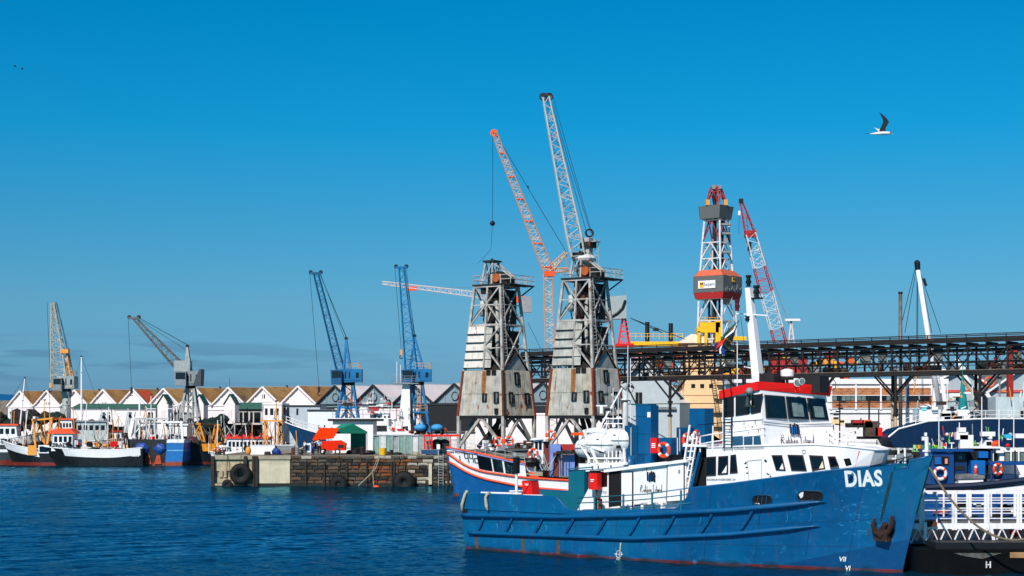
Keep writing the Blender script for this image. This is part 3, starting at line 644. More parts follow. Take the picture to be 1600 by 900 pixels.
def grain_tower(px,d,label,boom=False,seed=1):
    random.seed(seed)
    yaw=R(-34.4); zb=3.4
    t=thing('grain_tower',label,'tower',(gx(px,d),d,zb),yaw)
    k=d/216.0
    hw=lambda z: (3.5-(z-8.5)*(3.5-2.02)/(25.3-8.5))*k if z<=30 else 1
    Z=lambda z: (z-8)*k+8-zb if False else z-zb
    def C(sx,sy,z,g=0): h=hw(z)+g; return Vector((sx*h,sy*h,z-zb))
    zB,zT,zM,zP=8.5,14.3,20.2,25.3
    # portal legs
    for sx in(-1,1):
        for sy in(-1,1):
            mb=MB(); mb.bar((sx*3.5*k,sy*3.5*k,0),(sx*3.5*k,sy*3.5*k,zB-zb),.42); mb.build('leg',framem,t)
            mb=MB(); mb.bar((sx*3.4*k,sy*3.5*k,1.2),(0,sy*3.5*k,zB-zb-.2),.32); mb.build('leg_brace',framem,t)
            mb=MB(); mb.bar((sx*3.5*k,sy*3.4*k,1.2),(sx*3.5*k,0,zB-zb-.2),.32); mb.build('leg_brace',framem,t)
            mb=MB(); mb.box((sx*3.5*k,sy*3.5*k,.4),(.9,.9,.8)); mb.build('footing',darksteel,t)
    for s in(-1,1):
        mb=MB(); mb.box((0,s*3.5*k,zB-zb-.15),(7*k+.5,.35,.4)); mb.build('base_beam',darksteel,t)
        mb=MB(); mb.box((s*3.5*k,0,zB-zb-.15),(.35,7*k-.4,.39)); mb.build('base_beam',darksteel,t)
    mb=MB(); mb.box((0,0,zB-zb+.1),(7*k-.5,7*k-.5,.2)); mb.build('floor_plate',interior,t)
    for i in range(3): mb=MB(); mb.tube((random.uniform(-2,2),random.uniform(-2,2),1),(random.uniform(-2,2),random.uniform(-2,2),zB-zb),.3,n=8); mb.build('chute',dkmach,t)
    # lower clad house
    faces=[((-1,-1),(1,-1)),((1,-1),(1,1)),((1,1),(-1,1)),((-1,1),(-1,-1))]
    for fi,(a,b) in enumerate(faces):
        A,B_,C_,D_=C(*a,zB),C(*b,zB),C(*b,zT),C(*a,zT); nn=(B_-A).cross(D_-A).normalized()
        mb=MB(); mb.prism([A-nn*.12,B_-nn*.12,C_-nn*.12,D_-nn*.12],-nn*.05); mb.build('lining',interior,t)
        sk=()
        clad_face(t,A,B_,C_,D_,8,2,[cladL,cladL,cladL2],skip=sk)
        P=lambda u,v,A=A,B_=B_,C_=C_,D_=D_:(A*(1-u)+B_*u)*(1-v)+(D_*(1-u)+C_*u)*v
        if fi==0:
            win_on(t,P,nn,.58,.40,.6,.85); win_on(t,P,nn,.86,.40,.7,1.25); win_on(t,P,nn,.86,.1,.4,.5,panes=False)
            win_on(t,P,nn,.66,.95,.5,.4,panes=False); win_on(t,P,nn,.8,.95,.5,.4,panes=False)
            for w0_,wd_ in((.5,.055),(.56,.03)): # rust washed down the middle of the face
                q_=[P(w0_,.5)+nn*.16,P(w0_+wd_,.5)+nn*.16,P(w0_+wd_*1.3,.99)+nn*.16,P(w0_-.02,.99)+nn*.16]; mb=MB(); mb.add(q_,[(0,1,2,3)]); mb.build('rust_wash',mat('rust_wash',(146,92,48),.9,var=.35,scale=3,streak=.5),t)
        if fi==1: win_on(t,P,nn,.24,.40,.8,1.2); win_on(t,P,nn,.80,.38,.85,1.3); win_on(t,P,nn,.48,.83,1.0,1.35)
    for sx,sy in((-1,-1),(1,-1),(1,1),(-1,1)):
        mb=MB(); mb.bar(C(sx,sy,zB,.1),C(sx,sy,zT,.1),.28); mb.build('corner_strip',rustedge if (sx,sy)!=(1,-1) or seed==2 else _m['rusty_steel'],t)
    # little gable on the right face and broken roof edge
    h=hw(zT)
    mb=MB(); mb.prism([(h-.6,-h*.85,zT-zb),(h-.6,h*.85,zT-zb),(h-.6,h*.1,zT-zb+2.1)],(.62,0,0)); mb.build('gable',cladL,t)
    for s in(-1,1): mb=MB(); mb.prism([(h+.15,s*h*.95+.1,zT-zb-.1),(h+.15,h*.1,zT-zb+2.2),(-.5,h*.1,zT-zb+2.2),(-.5,s*h*.95+.1,zT-zb-.1)],(0,0,.12)); mb.build('gable_roof',dkmach,t)
    mb=MB(); mb.box((0,0,zT-zb),(2*h-.1,2*h-.1,.15)); mb.build('deck',dkmach,t)
    # upper steel frame
    rings=[zT,17.2,zM,22.8,zP]
    for sx,sy in((-1,-1),(1,-1),(1,1),(-1,1)):
        for z0,z1 in((zT,zM),(zM,zP)):
            mb=MB(); mb.bar(C(sx,sy,z0),C(sx,sy,z1),.3); mb.build('corner_post',framem,t)
    for (a,b) in faces:
        for z in (zM,zP-.1): mb=MB(); mb.bar(C(*a,z),C(*b,z),.24); mb.build('ring_beam',framem,t)
        am=lambda z:(C(*a,z)+C(*b,z))/2
        for z0,z1 in((zT,zM),(zM,zP)):
            mb=MB(); mb.bar(C(*a,z0),C(*b,z1),.17); mb.build('brace',framem,t); mb=MB(); mb.bar(C(*b,z0),C(*a,z1),.17); mb.build('brace',framem,t)
    mb=MB(); mb.bar((C(-1,-1,zT)+C(1,-1,zT))/2,(C(-1,-1,zP)+C(1,-1,zP))/2,.22); mb.build('mid_post',framem,t)
    # plated bin on the left half of the left face
    zl=20.1
    for j in range(5):
        z0=zT+.35+(zl-zT-.35)*j/5; z1=zT+.35+(zl-zT-.35)*(j+1)/5
        a0=C(-1,-1,z0,.02);a1=C(-1,-1,z1,.02);b0=(C(-1,-1,z0)*.5+C(1,-1,z0)*.5);b1=(C(-1,-1,z1)*.5+C(1,-1,z1)*.5)
        mb=MB(); mb.quad(a0+Vector((0,-.2,.06)),b0+Vector((0,-.22,.06)),b1+Vector((0,-.22,-.06)),a1+Vector((0,-.2,-.06)),.12); mb.build('bin_plate',cladW if seed==1 else cladL,t)
        mb=MB(); mb.bar(a0+Vector((0,-.3,0)),b0+Vector((0,-.3,0)),.14); mb.build('plate_rib',darksteel,t)
        c0=b0+Vector((.9,.3,0)); c1=b1+Vector((.9,.3,0)); mb=MB(); mb.quad(b0+Vector((.05,.0,.05)),c0+Vector((0,0,.05)),c1+Vector((0,0,-.05)),b1+Vector((.05,0,-.05)),.1); mb.build('bin_plate',cladL,t)
    # dark hoppers, pipes, bins inside
    mb=MB(); r0=1.15*k; mb.hexa([(-.2-r0*.3,-.2-r0*.3,zM-zb-2.0),(-.2+r0*.6,-.2-r0*.3,zM-zb-2.0),(.4+r0*.6,.6+r0*.6,zM-zb-2),(-.2-r0*.3,.6+r0*.6,zM-zb-2),(-r0,-r0,zP-zb-1.6),(r0*1.3,-r0,zP-zb-1.6),(r0*1.3,r0*1.3,zP-zb-1.6),(-r0,r0*1.3,zP-zb-1.6)]); mb.build('hopper',dkmach,t)
    mb=MB(); mb.box((.6,.6,zT-zb+2.6),(3.0,3.0,5.2)); mb.build('inner_bin',dkmach,t)
    mb=MB(); mb.prism([(.9,-1.6,zT-zb+.6),(2.1,-.2,zT-zb+.6),(1.7,-.2,zM-zb+1),(.5,-1.6,zM-zb+1)],(.3,.3,0)); mb.build('chute',interior,t)
    for i,(x,y,z0,z1,r) in enumerate([(-1.2,-1.3,zM+1.2,zM+3.2,.42),(-.5,-1.4,zM-.6,zP-.5,.16),(.2,-1.6,zT+.5,zP-.2,.2),(.9,-1.2,zT+.3,zM+2.8,.28),(1.5,.2,zT+1,zP-1,.22),(-.9,.2,zM,zP-.3,.3),(.5,-1.5,zM+.4,zM+2.2,.38)]):
        mb=MB(); mb.tube((x*k,y*k,z0-zb),(x*k*1.02,y*k,z1-zb),r,n=10); mb.build('pipe',[galv,framem,dkmach,framem,dkmach,galv,dkmach][i],t,smooth=True)
    for i in range(6):
        mb=MB(); z=zM+.4+i*.8; mb.box((random.uniform(-1,1),random.uniform(-1.7,-.9),z-zb),(random.uniform(.4,1.1),.5,random.uniform(.3,.7))); mb.build('gear_box',random.choice([dkmach,framem,rusty]),t)
    for k_ in range(3):   # secondary bracing and pipes
        z0,z1=rings[k_],rings[k_+1]
        for (a,b) in faces: 
            mb=MB(); mb.bar((C(*a,z0)*.75+C(*b,z0)*.25)*.85,(C(*a,z1)*.3+C(*b,z1)*.7)*.85+Vector((0,0,(z1-zb)*.15)),.13); mb.build('inner_brace',random.choice([framem,dkmach]),t)
    for z in(17.2,22.8):
        for (a,b) in faces[:2]: mb=MB(); mb.bar(C(*a,z),C(*b,z),.13); mb.build('girt',framem,t)
    for k_ in range(46):
        z=random.uniform(zT+.6,zP-.6); r_=hw(z)*.82; p=Vector((random.uniform(-r_*.5,r_),random.uniform(-r_,r_),z-zb)); mb=MB()
        if k_%3==0: mb.tube(p,p+Vector((random.uniform(-.4,.4),random.uniform(-.4,.4),random.uniform(.8,2.4))),random.uniform(.05,.16),n=6)
        elif k_%3==1: mb.bar(p,p+Vector((random.uniform(-1.6,1.6),random.uniform(-1,1),random.uniform(-1.2,1.2))),random.uniform(.08,.16))
        else: mb.box(tuple(p),(random.uniform(.2,.9),random.uniform(.2,.6),random.uniform(.15,.7)),random.random())
        mb.build('machinery_piece',random.choice([dkmach,dkmach,darksteel,framem,rusty,galv]),t)
    mb=MB(); mb.box((.7,.7,zM-zb+2.4),(2.3,2.3,4.4)); mb.build('upper_bin',darksteel,t)
    # platform
    hp_=hw(zP)
    mb=MB(); mb.box((0,0,zP-zb+.1),(2*hp_+.5,2*hp_+.5,.18)); mb.build('platform',dkmach,t)
    mb=MB(); mb.prism([(hp_,-hp_,zP-zb),(hp_+1.6,-hp_,zP-zb),(hp_+1.6,hp_+1.4,zP-zb),(hp_,hp_+1.4,zP-zb)],(0,0,.16)); mb.build('side_platform',darksteel,t)
    for y in (-hp_,hp_+1.2): mb=MB(); mb.bar((hp_-.3,y,zP-zb-1.1),(hp_+1.5,y,zP-zb),.14); mb.build('platform_bracket',darksteel,t)
    railing(t,[(hp_,-hp_,zP-zb+.2),(hp_+1.55,-hp_,zP-zb+.2),(hp_+1.55,hp_+1.35,zP-zb+.2),(0,hp_+1.35,zP-zb+.2)],1.1,framem,2,.045,1.1)
    railing(t,[(-hp_-.2,hp_,zP-zb+.2),(-hp_-.2,-hp_-.2,zP-zb+.2),(-hp_+1,-hp_-.2,zP-zb+.2)],1.1,framem,2,.045,1.2)
    # head frame (top housing)
    zt2=28.45
    f0=[(-hp_*.7,-hp_*.7),(.2,-hp_*.7),(.2,hp_*.3),(-hp_*.7,hp_*.3)]; f1=[(-1.05,-.9),(.05,-.9),(.05,.3),(-1.05,.3)]
    for (x,y),(u,v) in zip(f0,f1): mb=MB(); mb.bar((x,y,zP-zb+.1),(u,v,zt2-zb),.22); mb.build('head_post',framem,t)
    for i in range(4):
        (x,y),(u,v)=f0[i],f1[(i+1)%4]; mb=MB(); mb.bar((x,y,zP-zb+.2),(u,v,zt2-zb),.13); mb.build('head_brace',framem,t)
    mb=MB(); mb.box((-.5,-.3,zt2-zb+.1),(1.8,1.8,.22)); mb.build('head_cap',dkmach,t); mb=MB(); mb.tube((-.5,-.3,zt2-zb+.2),(-.5,-.3,zt2-zb+.5),.3,.1,n=8); mb.build('head_finial',dkmach,t)
    for y in(-.9,.3): mb=MB(); mb.bar((.05,y,zt2-zb-.1),(hp_+.8,y*.6,zP-zb+1.0),.16); mb.build('back_stay',framem,t)
    mb=MB(); mb.prism([(.3,-1.2,zP-zb+.2),(hp_+.5,-1.2,zP-zb+.2),(hp_+.5,-1.2,zP-zb+1.1),(hp_-.4,-1.2,zP-zb+1.75),(.9,-1.2,zP-zb+1.9),(.3,-1.2,zP-zb+1.5)],(0,1.9,0)); mb.build('winch_housing',dkmach,t)
    mb=MB(); mb.tube((.9,-1.5,zP-zb+1.0),(.9,-1.1,zP-zb+1.0),.55,n=18); mb.build('winch_drum',mat('rust_orange_drum',(170,84,36),.8,var=.3),t)
    mb=MB(); mb.torus((.35,-1.3,zP-zb+1.0),.7,.07,(0,1,0),18,5); mb.build('winch_wheel',dkmach,t)
    ladder(t,(hp_+1.0,-hp_-.2,zT-zb+1.5),(hp_+.2,-hp_-.1,zP-zb),.5,framem,step=.4,r=.025)
    return t,k,zb
T1,k1,zb1=grain_tower(776,216,'left of the two old rusty grain towers, with white rust-stained plates on its side',seed=1)
T2,k2,zb2=grain_tower(914,206,'right of the two old rusty grain towers, carrying the tall pale lattice boom',True,2)
# boom, mast and dangling box of the right tower, in its own group of parts
def add_to(t,fn):
    """build parts given in world coordinates under an already placed thing"""
    fn()
iv=MW[T2.name].inverted(); wq=lambda x,y,d=206: iv@at(x,y,d)
A=wq(903,400);B=wq(853,152)
lattice(T2,A,B,1.55,.75,24,.13,.085,galv,framem,side=iv.to_3x3()@Vector((0,1,0)),wmid=1.75)
for x in (849,858):
    c=wq(x,151); ax=iv.to_3x3()@Vector((0,1,0)); mb=MB(); mb.torus(c,.42,.1,ax,16,6); mb.tube(c-ax*.15,c+ax*.15,.15,n=8); mb.build('sheave',darksteel,T2)
mb=MB(); mb.bar(wq(846,148),wq(861,150),.35); mb.build('boom_head',darksteel,T2)
mb=MB(); mb.bar(wq(917,440),wq(919,372),.9); mb.build('rear_mast',framem,T2)
mb=MB(); mb.box(tuple(wq(919,383)),(1.5,1.5,.7)); mb.build('mast_collar',dkmach,T2)
mb=MB(); c=wq(921,364); mb.torus(c,.45,.12,ax,16,6); mb.build('sheave',darksteel,T2)
ladder(T2,wq(934,440),wq(932,372),.5,framem,step=.5,r=.03)
mb=MB(); mb.box(tuple(wq(926,378)),(1.6,1.2,.1)); mb.build('mast_platform',framem,T2)
mb=MB(); mb.sphere(tuple(wq(915,404)),1.3,10,6,(1,1,.45)); mb.build('canvas_cover',dirtywhite,T2)
for a_,b_ in (((859,152),(923,364)),((864,152),(925,366)),((861,165),(919,372))): cable(T2,[wq(*a_),wq(*b_)],.035,darksteel,'luffing_rope')
iv1=MW[T1.name].inverted()
# side arm with lamp and cable off the left tower
mb=MB(); mb.bar(iv1@at(826,500,214),iv1@at(831,500,214),.12); mb.build('lamp_arm',framem,T1)
cable(T1,[iv1@at(825,504,214),iv1@at(845,545,240)],.03,black,'stay_wire')
# pale box on the red pedestal crane just right of the right tower
t=thing('pedestal_crane','pale box-housed crane on a red lattice pedestal right of the rusty towers','crane',at(974,540,300))
q=lambda x,y,yy=0:Vector(((x-974)/(F/300),yy,(540-y)/(F/300)))
cabw=mat('crane_cab_white',(158,166,164),.5,var=.08,rust=.1)
mb=MB(); mb.prism([q(930,466,-1.5),q(978,462,-1.5),q(978,498,-1.5),q(950,500,-1.5),q(930,492,-1.5)],(0,3,0)); mb.build('machinery_house',cabw,t)
mb=MB(); mb.path([q(976,470,-1.6),q(972,482,-1.6),q(964,490,-1.6),q(952,497,-1.6)],.25,6); mb.build('hose_arm',black,t)
for x in(966,984):
    for yy in(-1,1): mb=MB(); mb.bar(q(x,540,yy),q(975+(x-975)*.25,499,yy*.3),.3); mb.build('pedestal_leg',redp,t)
mb=MB()
for k in range(5): mb.bar(q(968+k,535-k*8,-1),q(983-k,535-k*8,-1),.15); mb.bar(q(968+k,535-k*8,-1),q(982-k,528-k*8,-1),.12)
mb.build('pedestal_bracing',redp,t)
mb=MB(); mb.box(tuple(q(975,540)),(3.4,3,.7)); mb.build('base',rdw if 'rdw' in globals() else redp,t)
for x in (937,975): mb=MB(); mb.tube(q(x,465),q(x,452),.06,n=5); mb.build('aerial',greysteel,t)
mb=MB(); mb.bar(q(985,497),q(1035,520),.14); mb.build('jib',darksteel,t); mb=MB(); mb.box(tuple(q(1025,515)),(1,.5,.5)); mb.build('hook_block',black,t)
cable(t,[q(985,497),q(1070,530)],.06,darksteel,'jib_rope')
# ------------------------------------------------------------ drilling derrick
d=420; s_=F/d
t=thing('drilling_derrick','tall drilling derrick with grey wind walls and orange shoulders behind the gantry','derrick',(gx(1119,d),d,2))
q=lambda x,y,yy=0:Vector(((x-1119)/s_,yy,(HZ-y)/s_+6))
gw=mat('wind_wall_grey',(92,96,94),.6,var=.08); orw=mat('wind_wall_orange',(206,98,66),.6,var=.1); rdw=mat('wind_wall_red',(170,36,34),.6,var=.1); wlat=mat('derrick_white',(212,208,206),.5,var=.2,rust=.2); rlat=mat('derrick_red',(150,44,42),.5,var=.2)
YW=R(52)
def sq(w,z): # rotated square ring corners
    return [Vector((math.cos(YW+math.pi/4+i*math.pi/2)*w*.707,math.sin(YW+math.pi/4+i*math.pi/2)*w*.707,z)) for i in range(4)]
ks=1/(math.cos(YW)+math.sin(YW))
def ringpx(x0,x1,y): c=q((x0+x1)/2,y); w=(x1-x0)/s_*ks; return [p+Vector((c.x,0,0)) for p in sq(w,c.z)]
lev=[(1088,1152,560),(1089,1151,530),(1090,1150,502),(1091,1150,468),(1093,1145,430),(1095,1143,405),(1097,1141,380),(1100,1139,345),(1103,1136,322),(1108,1130,300),(1112,1125,292)]
rg=[ringpx(*l) for l in lev]
for i in range(len(rg)-1):
    cm=[wlat,wlat,wlat,wlat,wlat,wlat,wlat,wlat,rlat,rlat][i]; cb_=[wlat,wlat,wlat,rlat,wlat,wlat,rlat,wlat,rlat,rlat][i]
    for k in range(4): mb=MB(); mb.bar(rg[i][k],rg[i+1][k],.42); mb.build('corner_leg',cm,t)
    for k in range(4):
        mb=MB(); mb.bar(rg[i][k],rg[i][(k+1)%4],.26); mb.build('girt',cm,t)
        m_=(rg[i+1][k]+rg[i+1][(k+1)%4])/2
        mb=MB(); mb.bar(rg[i][k],m_,.24); mb.build('brace',cb_,t); mb=MB(); mb.bar(rg[i][(k+1)%4],m_,.24); mb.build('brace',cb_,t)
def wall_ring(l0,l1,m,name):
    a,b=ringpx(*l0),ringpx(*l1)
    for k in range(4):
        mb=MB(); n=((a[k]+a[(k+1)%4])/2-q((l0[0]+l0[1])/2,l0[2])); n.z=0; n.normalize(); mb.prism([a[k],a[(k+1)%4],b[(k+1)%4],b[k]],-n*.2); mb.build(name,m,t)
def oct_ring(x0,x1,y,cut=.33):
    r=ringpx(x0,x1,y); o=[]
    for k in range(4): o+=[r[k]*(1-cut*.5)+r[(k+1)%4]*cut*.5,r[k]*cut*.5+r[(k+1)%4]*(1-cut*.5)]
    return o
def oct_wall(l0,l1,m,name):
    a,b=oct_ring(*l0),oct_ring(*l1)
    for k in range(8):
        mb=MB(); c=(a[k]+a[(k+1)%8])/2-q((l0[0]+l0[1])/2,l0[2]); c.z=0; c.normalize(); mb.prism([a[k],a[(k+1)%8],b[(k+1)%8],b[k]],-c*.2); mb.build(name,m,t)
wall_ring((1083,1160,458),(1083,1160,433),gw,'wind_wall')
wall_ring((1083,1160,432.6),(1092,1147,423),orw,'shoulder_panel')
wall_ring((1086,1156,468),(1083,1160,458.4),rdw,'lower_panel')
wall_ring((1093,1143,343),(1091,1147,323),gw,'wind_wall')
def facept(f,y,o=.1): # on the left front wall
    r=ringpx(1083,1160,y); n_=((r[1]+r[2])/2-(r[0]+r[2])/2); n_.z=0; n_.normalize(); return r[1]*(1-f)+r[2]*f+n_*o
mb=MB(); mb.prism([facept(.17,452),facept(.73,452),facept(.73,440),facept(.17,440)],facept(.5,440,.2)-facept(.5,440,.1)); nb_=mb.build('name_board',cleanwhite,t)
mb=MB(); mb.prism([facept(.23,450.5,.24),facept(.35,450.5,.24),facept(.35,442,.24),facept(.23,442,.24)],facept(.5,440,.25)-facept(.5,440,.2)); mb.build('emblem',yellowp,nb_)
mb=MB(); mb.prism([facept(.25,446,.3),facept(.33,446,.3),facept(.35,443,.3),facept(.31,444,.3),facept(.27,444,.3),facept(.23,442.6,.3)],facept(.5,440,.25)-facept(.5,440,.2)); mb.build('emblem_animal',black,nb_)
A_=facept(.54,446,.3); ex=(facept(.9,446)-facept(.1,446)).normalized()
text_mesh('Saipem',1.15,lambda u,v:A_+ex*u+Vector((0,0,v)),mat('lettering_blue_grey',(90,110,140)),'name_lettering',nb_)
def facer(f,y,o=.1):
    r=ringpx(1083,1160,y); n_=((r[3]+r[2])/2-(r[0]+r[2])/2); n_.z=0; n_.normalize(); return r[2]*(1-f)+r[3]*f+n_*o
mb=MB(); mb.prism([facer(.42,442),facer(.58,442),facer(.58,435),facer(.42,435)],facer(.5,440,.2)-facer(.5,440,.1)); mb.build('emblem',yellowp,t)
mb=MB(); mb.prism([facer(.45,438,.22),facer(.56,438,.22),facer(.55,436,.22),facer(.46,436,.22)],facer(.5,440,.2)-facer(.5,440,.15)); mb.build('emblem_animal',black,t)
for k in range(9): a_=facer(.1+k*.09,457-random.random()*6,.15); mb=MB(); mb.bar(a_,a_+Vector((random.uniform(-.8,.8),0,random.uniform(.5,1.5))),.14); mb.build('rigging_bar',greysteel,t)
for x,y0,y1,r,mm in((1117,560,292,.45,dkmach),(1124,560,330,.25,darksteel),(1129,430,340,.3,darksteel),(1108,560,470,.3,darksteel)):
    mb=MB(); mb.tube(q(x,y0),q(x,y1),r,n=8); mb.build('pipe_stack',mm,t)
for (x,y,w,h) in((1133,352,2.6,.5),(1133,366,2.4,.5),(1129,395,3,.5),(1132,378,1,1.4),(1136,470,2,2),(1104,318,.9,1.4),(1132,318,.9,1.4)):
    mb=MB(); mb.box(tuple(q(x,y,-1.5)),(w,2,h)); mb.build('fitting',greysteel if y>318 else amber,t)
mb=MB(); mb.box(tuple(q(1119,293)),(2.4,2,1)); mb.build('crown_block',greysteel,t)
# yellow travelling rig and base under the derrick
rg_=thing('pipe_handling_rig','yellow steel rig at the foot of the drilling derrick','rig',at(1108,540,400))
q2=lambda x,y,yy=0:Vector(((x-1108)/(F/400),yy,(540-y)/(F/400)))
for (x0,x1,y0,y1) in((1088,1122,512,520),(1092,1124,504,512),(1117,1126,502,538),(1089,1093,518,538),(1100,1104,520,540),(1125,1165,526,532)):
    mb=MB(); a=q2(x0,y1);b=q2(x1,y0); mb.box2(a.x,b.x,-1.5,1.5,a.z,b.z); mb.build('beam',yellowp,rg_)
railing(rg_,[q2(1092,504,-1.6),q2(1124,504,-1.6)],1.1,yellowp,2,.06,1.3)
# rest of the drill ship seen through the gantry
beige=mat('ship_beige',(236,196,146),.6,var=.06,streak=.15)
sh=thing('drill_ship','beige and orange drilling ship lying behind the gantry under the derrick','ship',(gx(1160,400),400,0))
q3=lambda x,y,yy=0:Vector(((x-1160)/(F/400),yy,(HZ-y)/(F/400)+EYE))
mb=MB(); mb.prism([q3(1062,690),q3(1150,690),q3(1138,625),q3(1106,530),q3(1074,530),q3(1070,600)],(0,14,0)); mb.build('funnel_house',beige,sh)
mb=MB(); mb.prism([q3(1060,536,-.5),q3(1112,536,-.5),q3(1098,524,-.5),q3(1080,522,-.5)],(0,10,0)); mb.build('funnel_top',mat('pale_beige',(240,216,190),.6),sh)
mb=MB(); mb.prism([q3(1010,720),q3(1340,720),q3(1340,640),q3(1010,640)],(0,12,0)); mb.build('hull',mat('ship_hull_red',(150,52,34),.6,var=.15),sh)
mb=MB(); mb.prism([q3(1060,642,-.2),q3(1145,700,-.2),q3(1145,632,-.2),q3(1060,632,-.2)],(0,1,0)); mb.build('deck_house',beige,sh)
random.seed(5)
pal=[orangep,amber,yellowp,beige,rdw,mat('deep_orange',(214,92,40),.6),greysteel,darksteel,darksteel,rusty,dkmach,dirtywhite]
for i in range(170):
    x=random.uniform(985,1330); w=random.uniform(3,16); y=random.uniform(548,592); h=random.uniform(3,14)
    if x>1135 : h*=.8
    if 1060<x<1115: continue
    a=q3(x,y+h/2,-3+random.random()*5); b=q3(x+w,y-h/2); mb=MB(); mb.box2(a.x,b.x,a.y,a.y+1.5,a.z,b.z)
    mb.build(random.choice(['deck_crate','deck_equipment','pipe_bundle','deck_locker']),random.choice(pal),sh)
for (x0,x1,y0,y1,m_) in((985,1068,533,540,yellowp),(1075,1190,575,596,mat('deep_orange',(196,92,50))),(990,1060,580,596,rdw),(1190,1250,582,592,amber),(1255,1330,584,594,_m['deep_orange'])):
    a=q3(x0,y1,2); b=q3(x1,y0); mb=MB(); mb.box2(a.x,b.x,2,6,a.z,b.z); mb.build('deck_module',m_,sh)
for (x0,x1,y0,y1) in((1082,1090,548,562),(1096,1103,548,562),(1080,1086,600,606),(1094,1100,600,606),(1108,1114,600,606)):
    a=q3(x0,y1,-.08);b=q3(x1,y0); mb=MB(); mb.box2(a.x,b.x,-.12,.02,a.z,b.z); mb.build('window',interior,sh)
for y in(572,592,618,640,660): a=q3(1066,y,-.1);b=q3(1140,y); mb=MB(); mb.box2(a.x,b.x,-.1,.02,a.z,a.z+.16); mb.build('plating_line',mat('beige_shadow_line',(190,150,108),.7),sh)
ladder(sh,q3(1128,690,-.5),q3(1108,560,-.5),.9,darksteel,step=.6,r=.05)
for k in range(5): mb=MB(); a=q3(1118+k*3,668-k*22,-1); mb.box2(a.x-1.2,a.x+3.2,-1.2,0,a.z,a.z+.12); mb.build('ladder_platform',darksteel,sh); railing(sh,[Vector((a.x-1.2,-1.2,a.z)),Vector((a.x+3.2,-1.2,a.z))],1.1,darksteel,2,.05,1.4)
railing(sh,[q3(985,529,2),q3(1068,529,2)],1.3,yellowp,2,.07,1.5)
for x,y0,y1 in((1013,502,535),(1050,504,535)): mb=MB(); mb.tube(q3(x,y1,3),q3(x,y0,3),.55,n=10); mb.build('leg_stub',black,sh)
# low orange mass below
# red and white crane
d=380;s_=F/d
t=thing('red_white_crane','red and white banded lattice crane boom leaning left, right of the derrick','crane',(gx(1222,d),d,2))
q=lambda x,y,yy=0:Vector(((x-1222)/s_,yy,(HZ-y)/s_+6))
P=lambda f:q(1226,560)*(1-f)+q(1158,314)*f
for f0,f1,w0,w1,m_ in((0,.19,2.7,2.6,rdw),(.19,.42,2.6,2.7,wlat),(.42,.58,2.7,2.5,rdw),(.58,.79,2.5,2.2,wlat),(.79,1,2.2,.5,rdw)):
    lattice(t,P(f0),P(f1),w0,w1,6,.12,.085,m_,name='boom')
mb=MB(); mb.box(tuple(P(.79)),(2.6,2,1.4)); mb.build('boom_joint',rdw,t)
mb=MB(); mb.box(tuple(P(1)),(.9,1,1)); mb.build('boom_tip',darksteel,t)
for e_ in((1236,515),(1238,520)): cable(t,[P(.8)+Vector((1.2,0,0)),q(*e_)],.07,greysteel,'pendant')
cable(t,[q(1155,330),q(1154.5,366)],.04,darksteel,'hoist_rope'); mb=MB(); mb.box(tuple(q(1155,333)),(.5,.5,1)); mb.build('hook_block',white,t)
mb=MB(); mb.box(tuple(q(1171,385)),(.8,.7,2)); mb.build('fall_block',black,t); cable(t,[q(1171,375),q(1166,340)],.04,darksteel,'fall_rope')
for x in(1228,1245): mb=MB(); mb.bar(q(x,570),q(1236,500),.35); mb.build('a_frame_leg',pk_,t)
mb=MB(); [mb.bar(q(1229+k,560-k*9),q(1243-k,555-k*9),.2) for k in range(6)]; mb.build('a_frame_bracing',pk_,t)
mb=MB(); mb.box(tuple(q(1238,500)),(3.4,1.4,.5)); mb.build('a_frame_head',white,t)
mb=MB(); mb.box(tuple(q(1232,575)),(8,4,4)); mb.build('machinery_house',rdw,t)
# ------------------------------------------------------------ DIAS, the blue ferry in front
YAW=R(-40.6); HX,HY=math.cos(YAW),math.sin(YAW); SX,SY=-1.087,105.417; NX,NY=HY,-HX
dias=thing('ferry','blue hulled ferry with white deckhouses and red wheelhouse roof, the largest vessel','ferry',(SX,SY,0),YAW)
def hx(px,py,lat):
    """pixel -> ship coordinates on the fore-and-aft plane 'lat' metres to starboard"""
    r=(px-800)/F; bx=SX+lat*NX; by=SY+lat*NY; x=(by*r-bx)/(HX-HY*r); t=by+x*HY
    return x,-lat,EYE-(py-HZ)*t/F
dblue=mat('ferry_blue',(2,82,128),.38,var=.12,scale=.5,streak=.25,rust=.06,rscale=1.5,coat=.1)
dteal=mat('ferry_teal',(8,98,116),.42,var=.1,scale=.6,streak=.2)
LD=30.05
def smooth(t): t=min(max(t,0),1); return t*t*(3-2*t)
def sheer(u):
    x=u*LD
    pts=[(0,3.45),(6,3.42),(12,3.5),(17.3,4.22),(19.7,4.5),(25.4,5.33),(28.5,5.72),(30.05,6.15)]
    for (a,za),(b,zb_) in zip(pts[:-1],pts[1:]):
        if x<=b: f=(x-a)/(b-a); return za+(zb_-za)*f
    return 6.15
def hbd(u): t=max(0,(u-.5)/.5); return 3.3*(1-t**2.5)
def hbw(u): t=max(0,(u-.42)/.58); return (3.05+.2*smooth(u/.2))*(1-t**1.55)
def hull(u,z,side=-1,off=0):
    sz=sheer(u); v=min(max(z/sz,-.2),1.05); xw=.28+u*(28.05); xd=-.05+u*(LD+.05)
    vv=max(v,0)
    f=vv**(1.0+.7*smooth((u-.55)/.4)); x=xw+(xd-xw)*(vv**1.15)
    y=hbw(u)+(hbd(u)-hbw(u))*f
    if v<0: y+=v*1.2*min(1,y)
    y=max(y,.02)+off
    return Vector((x,side*y,z))
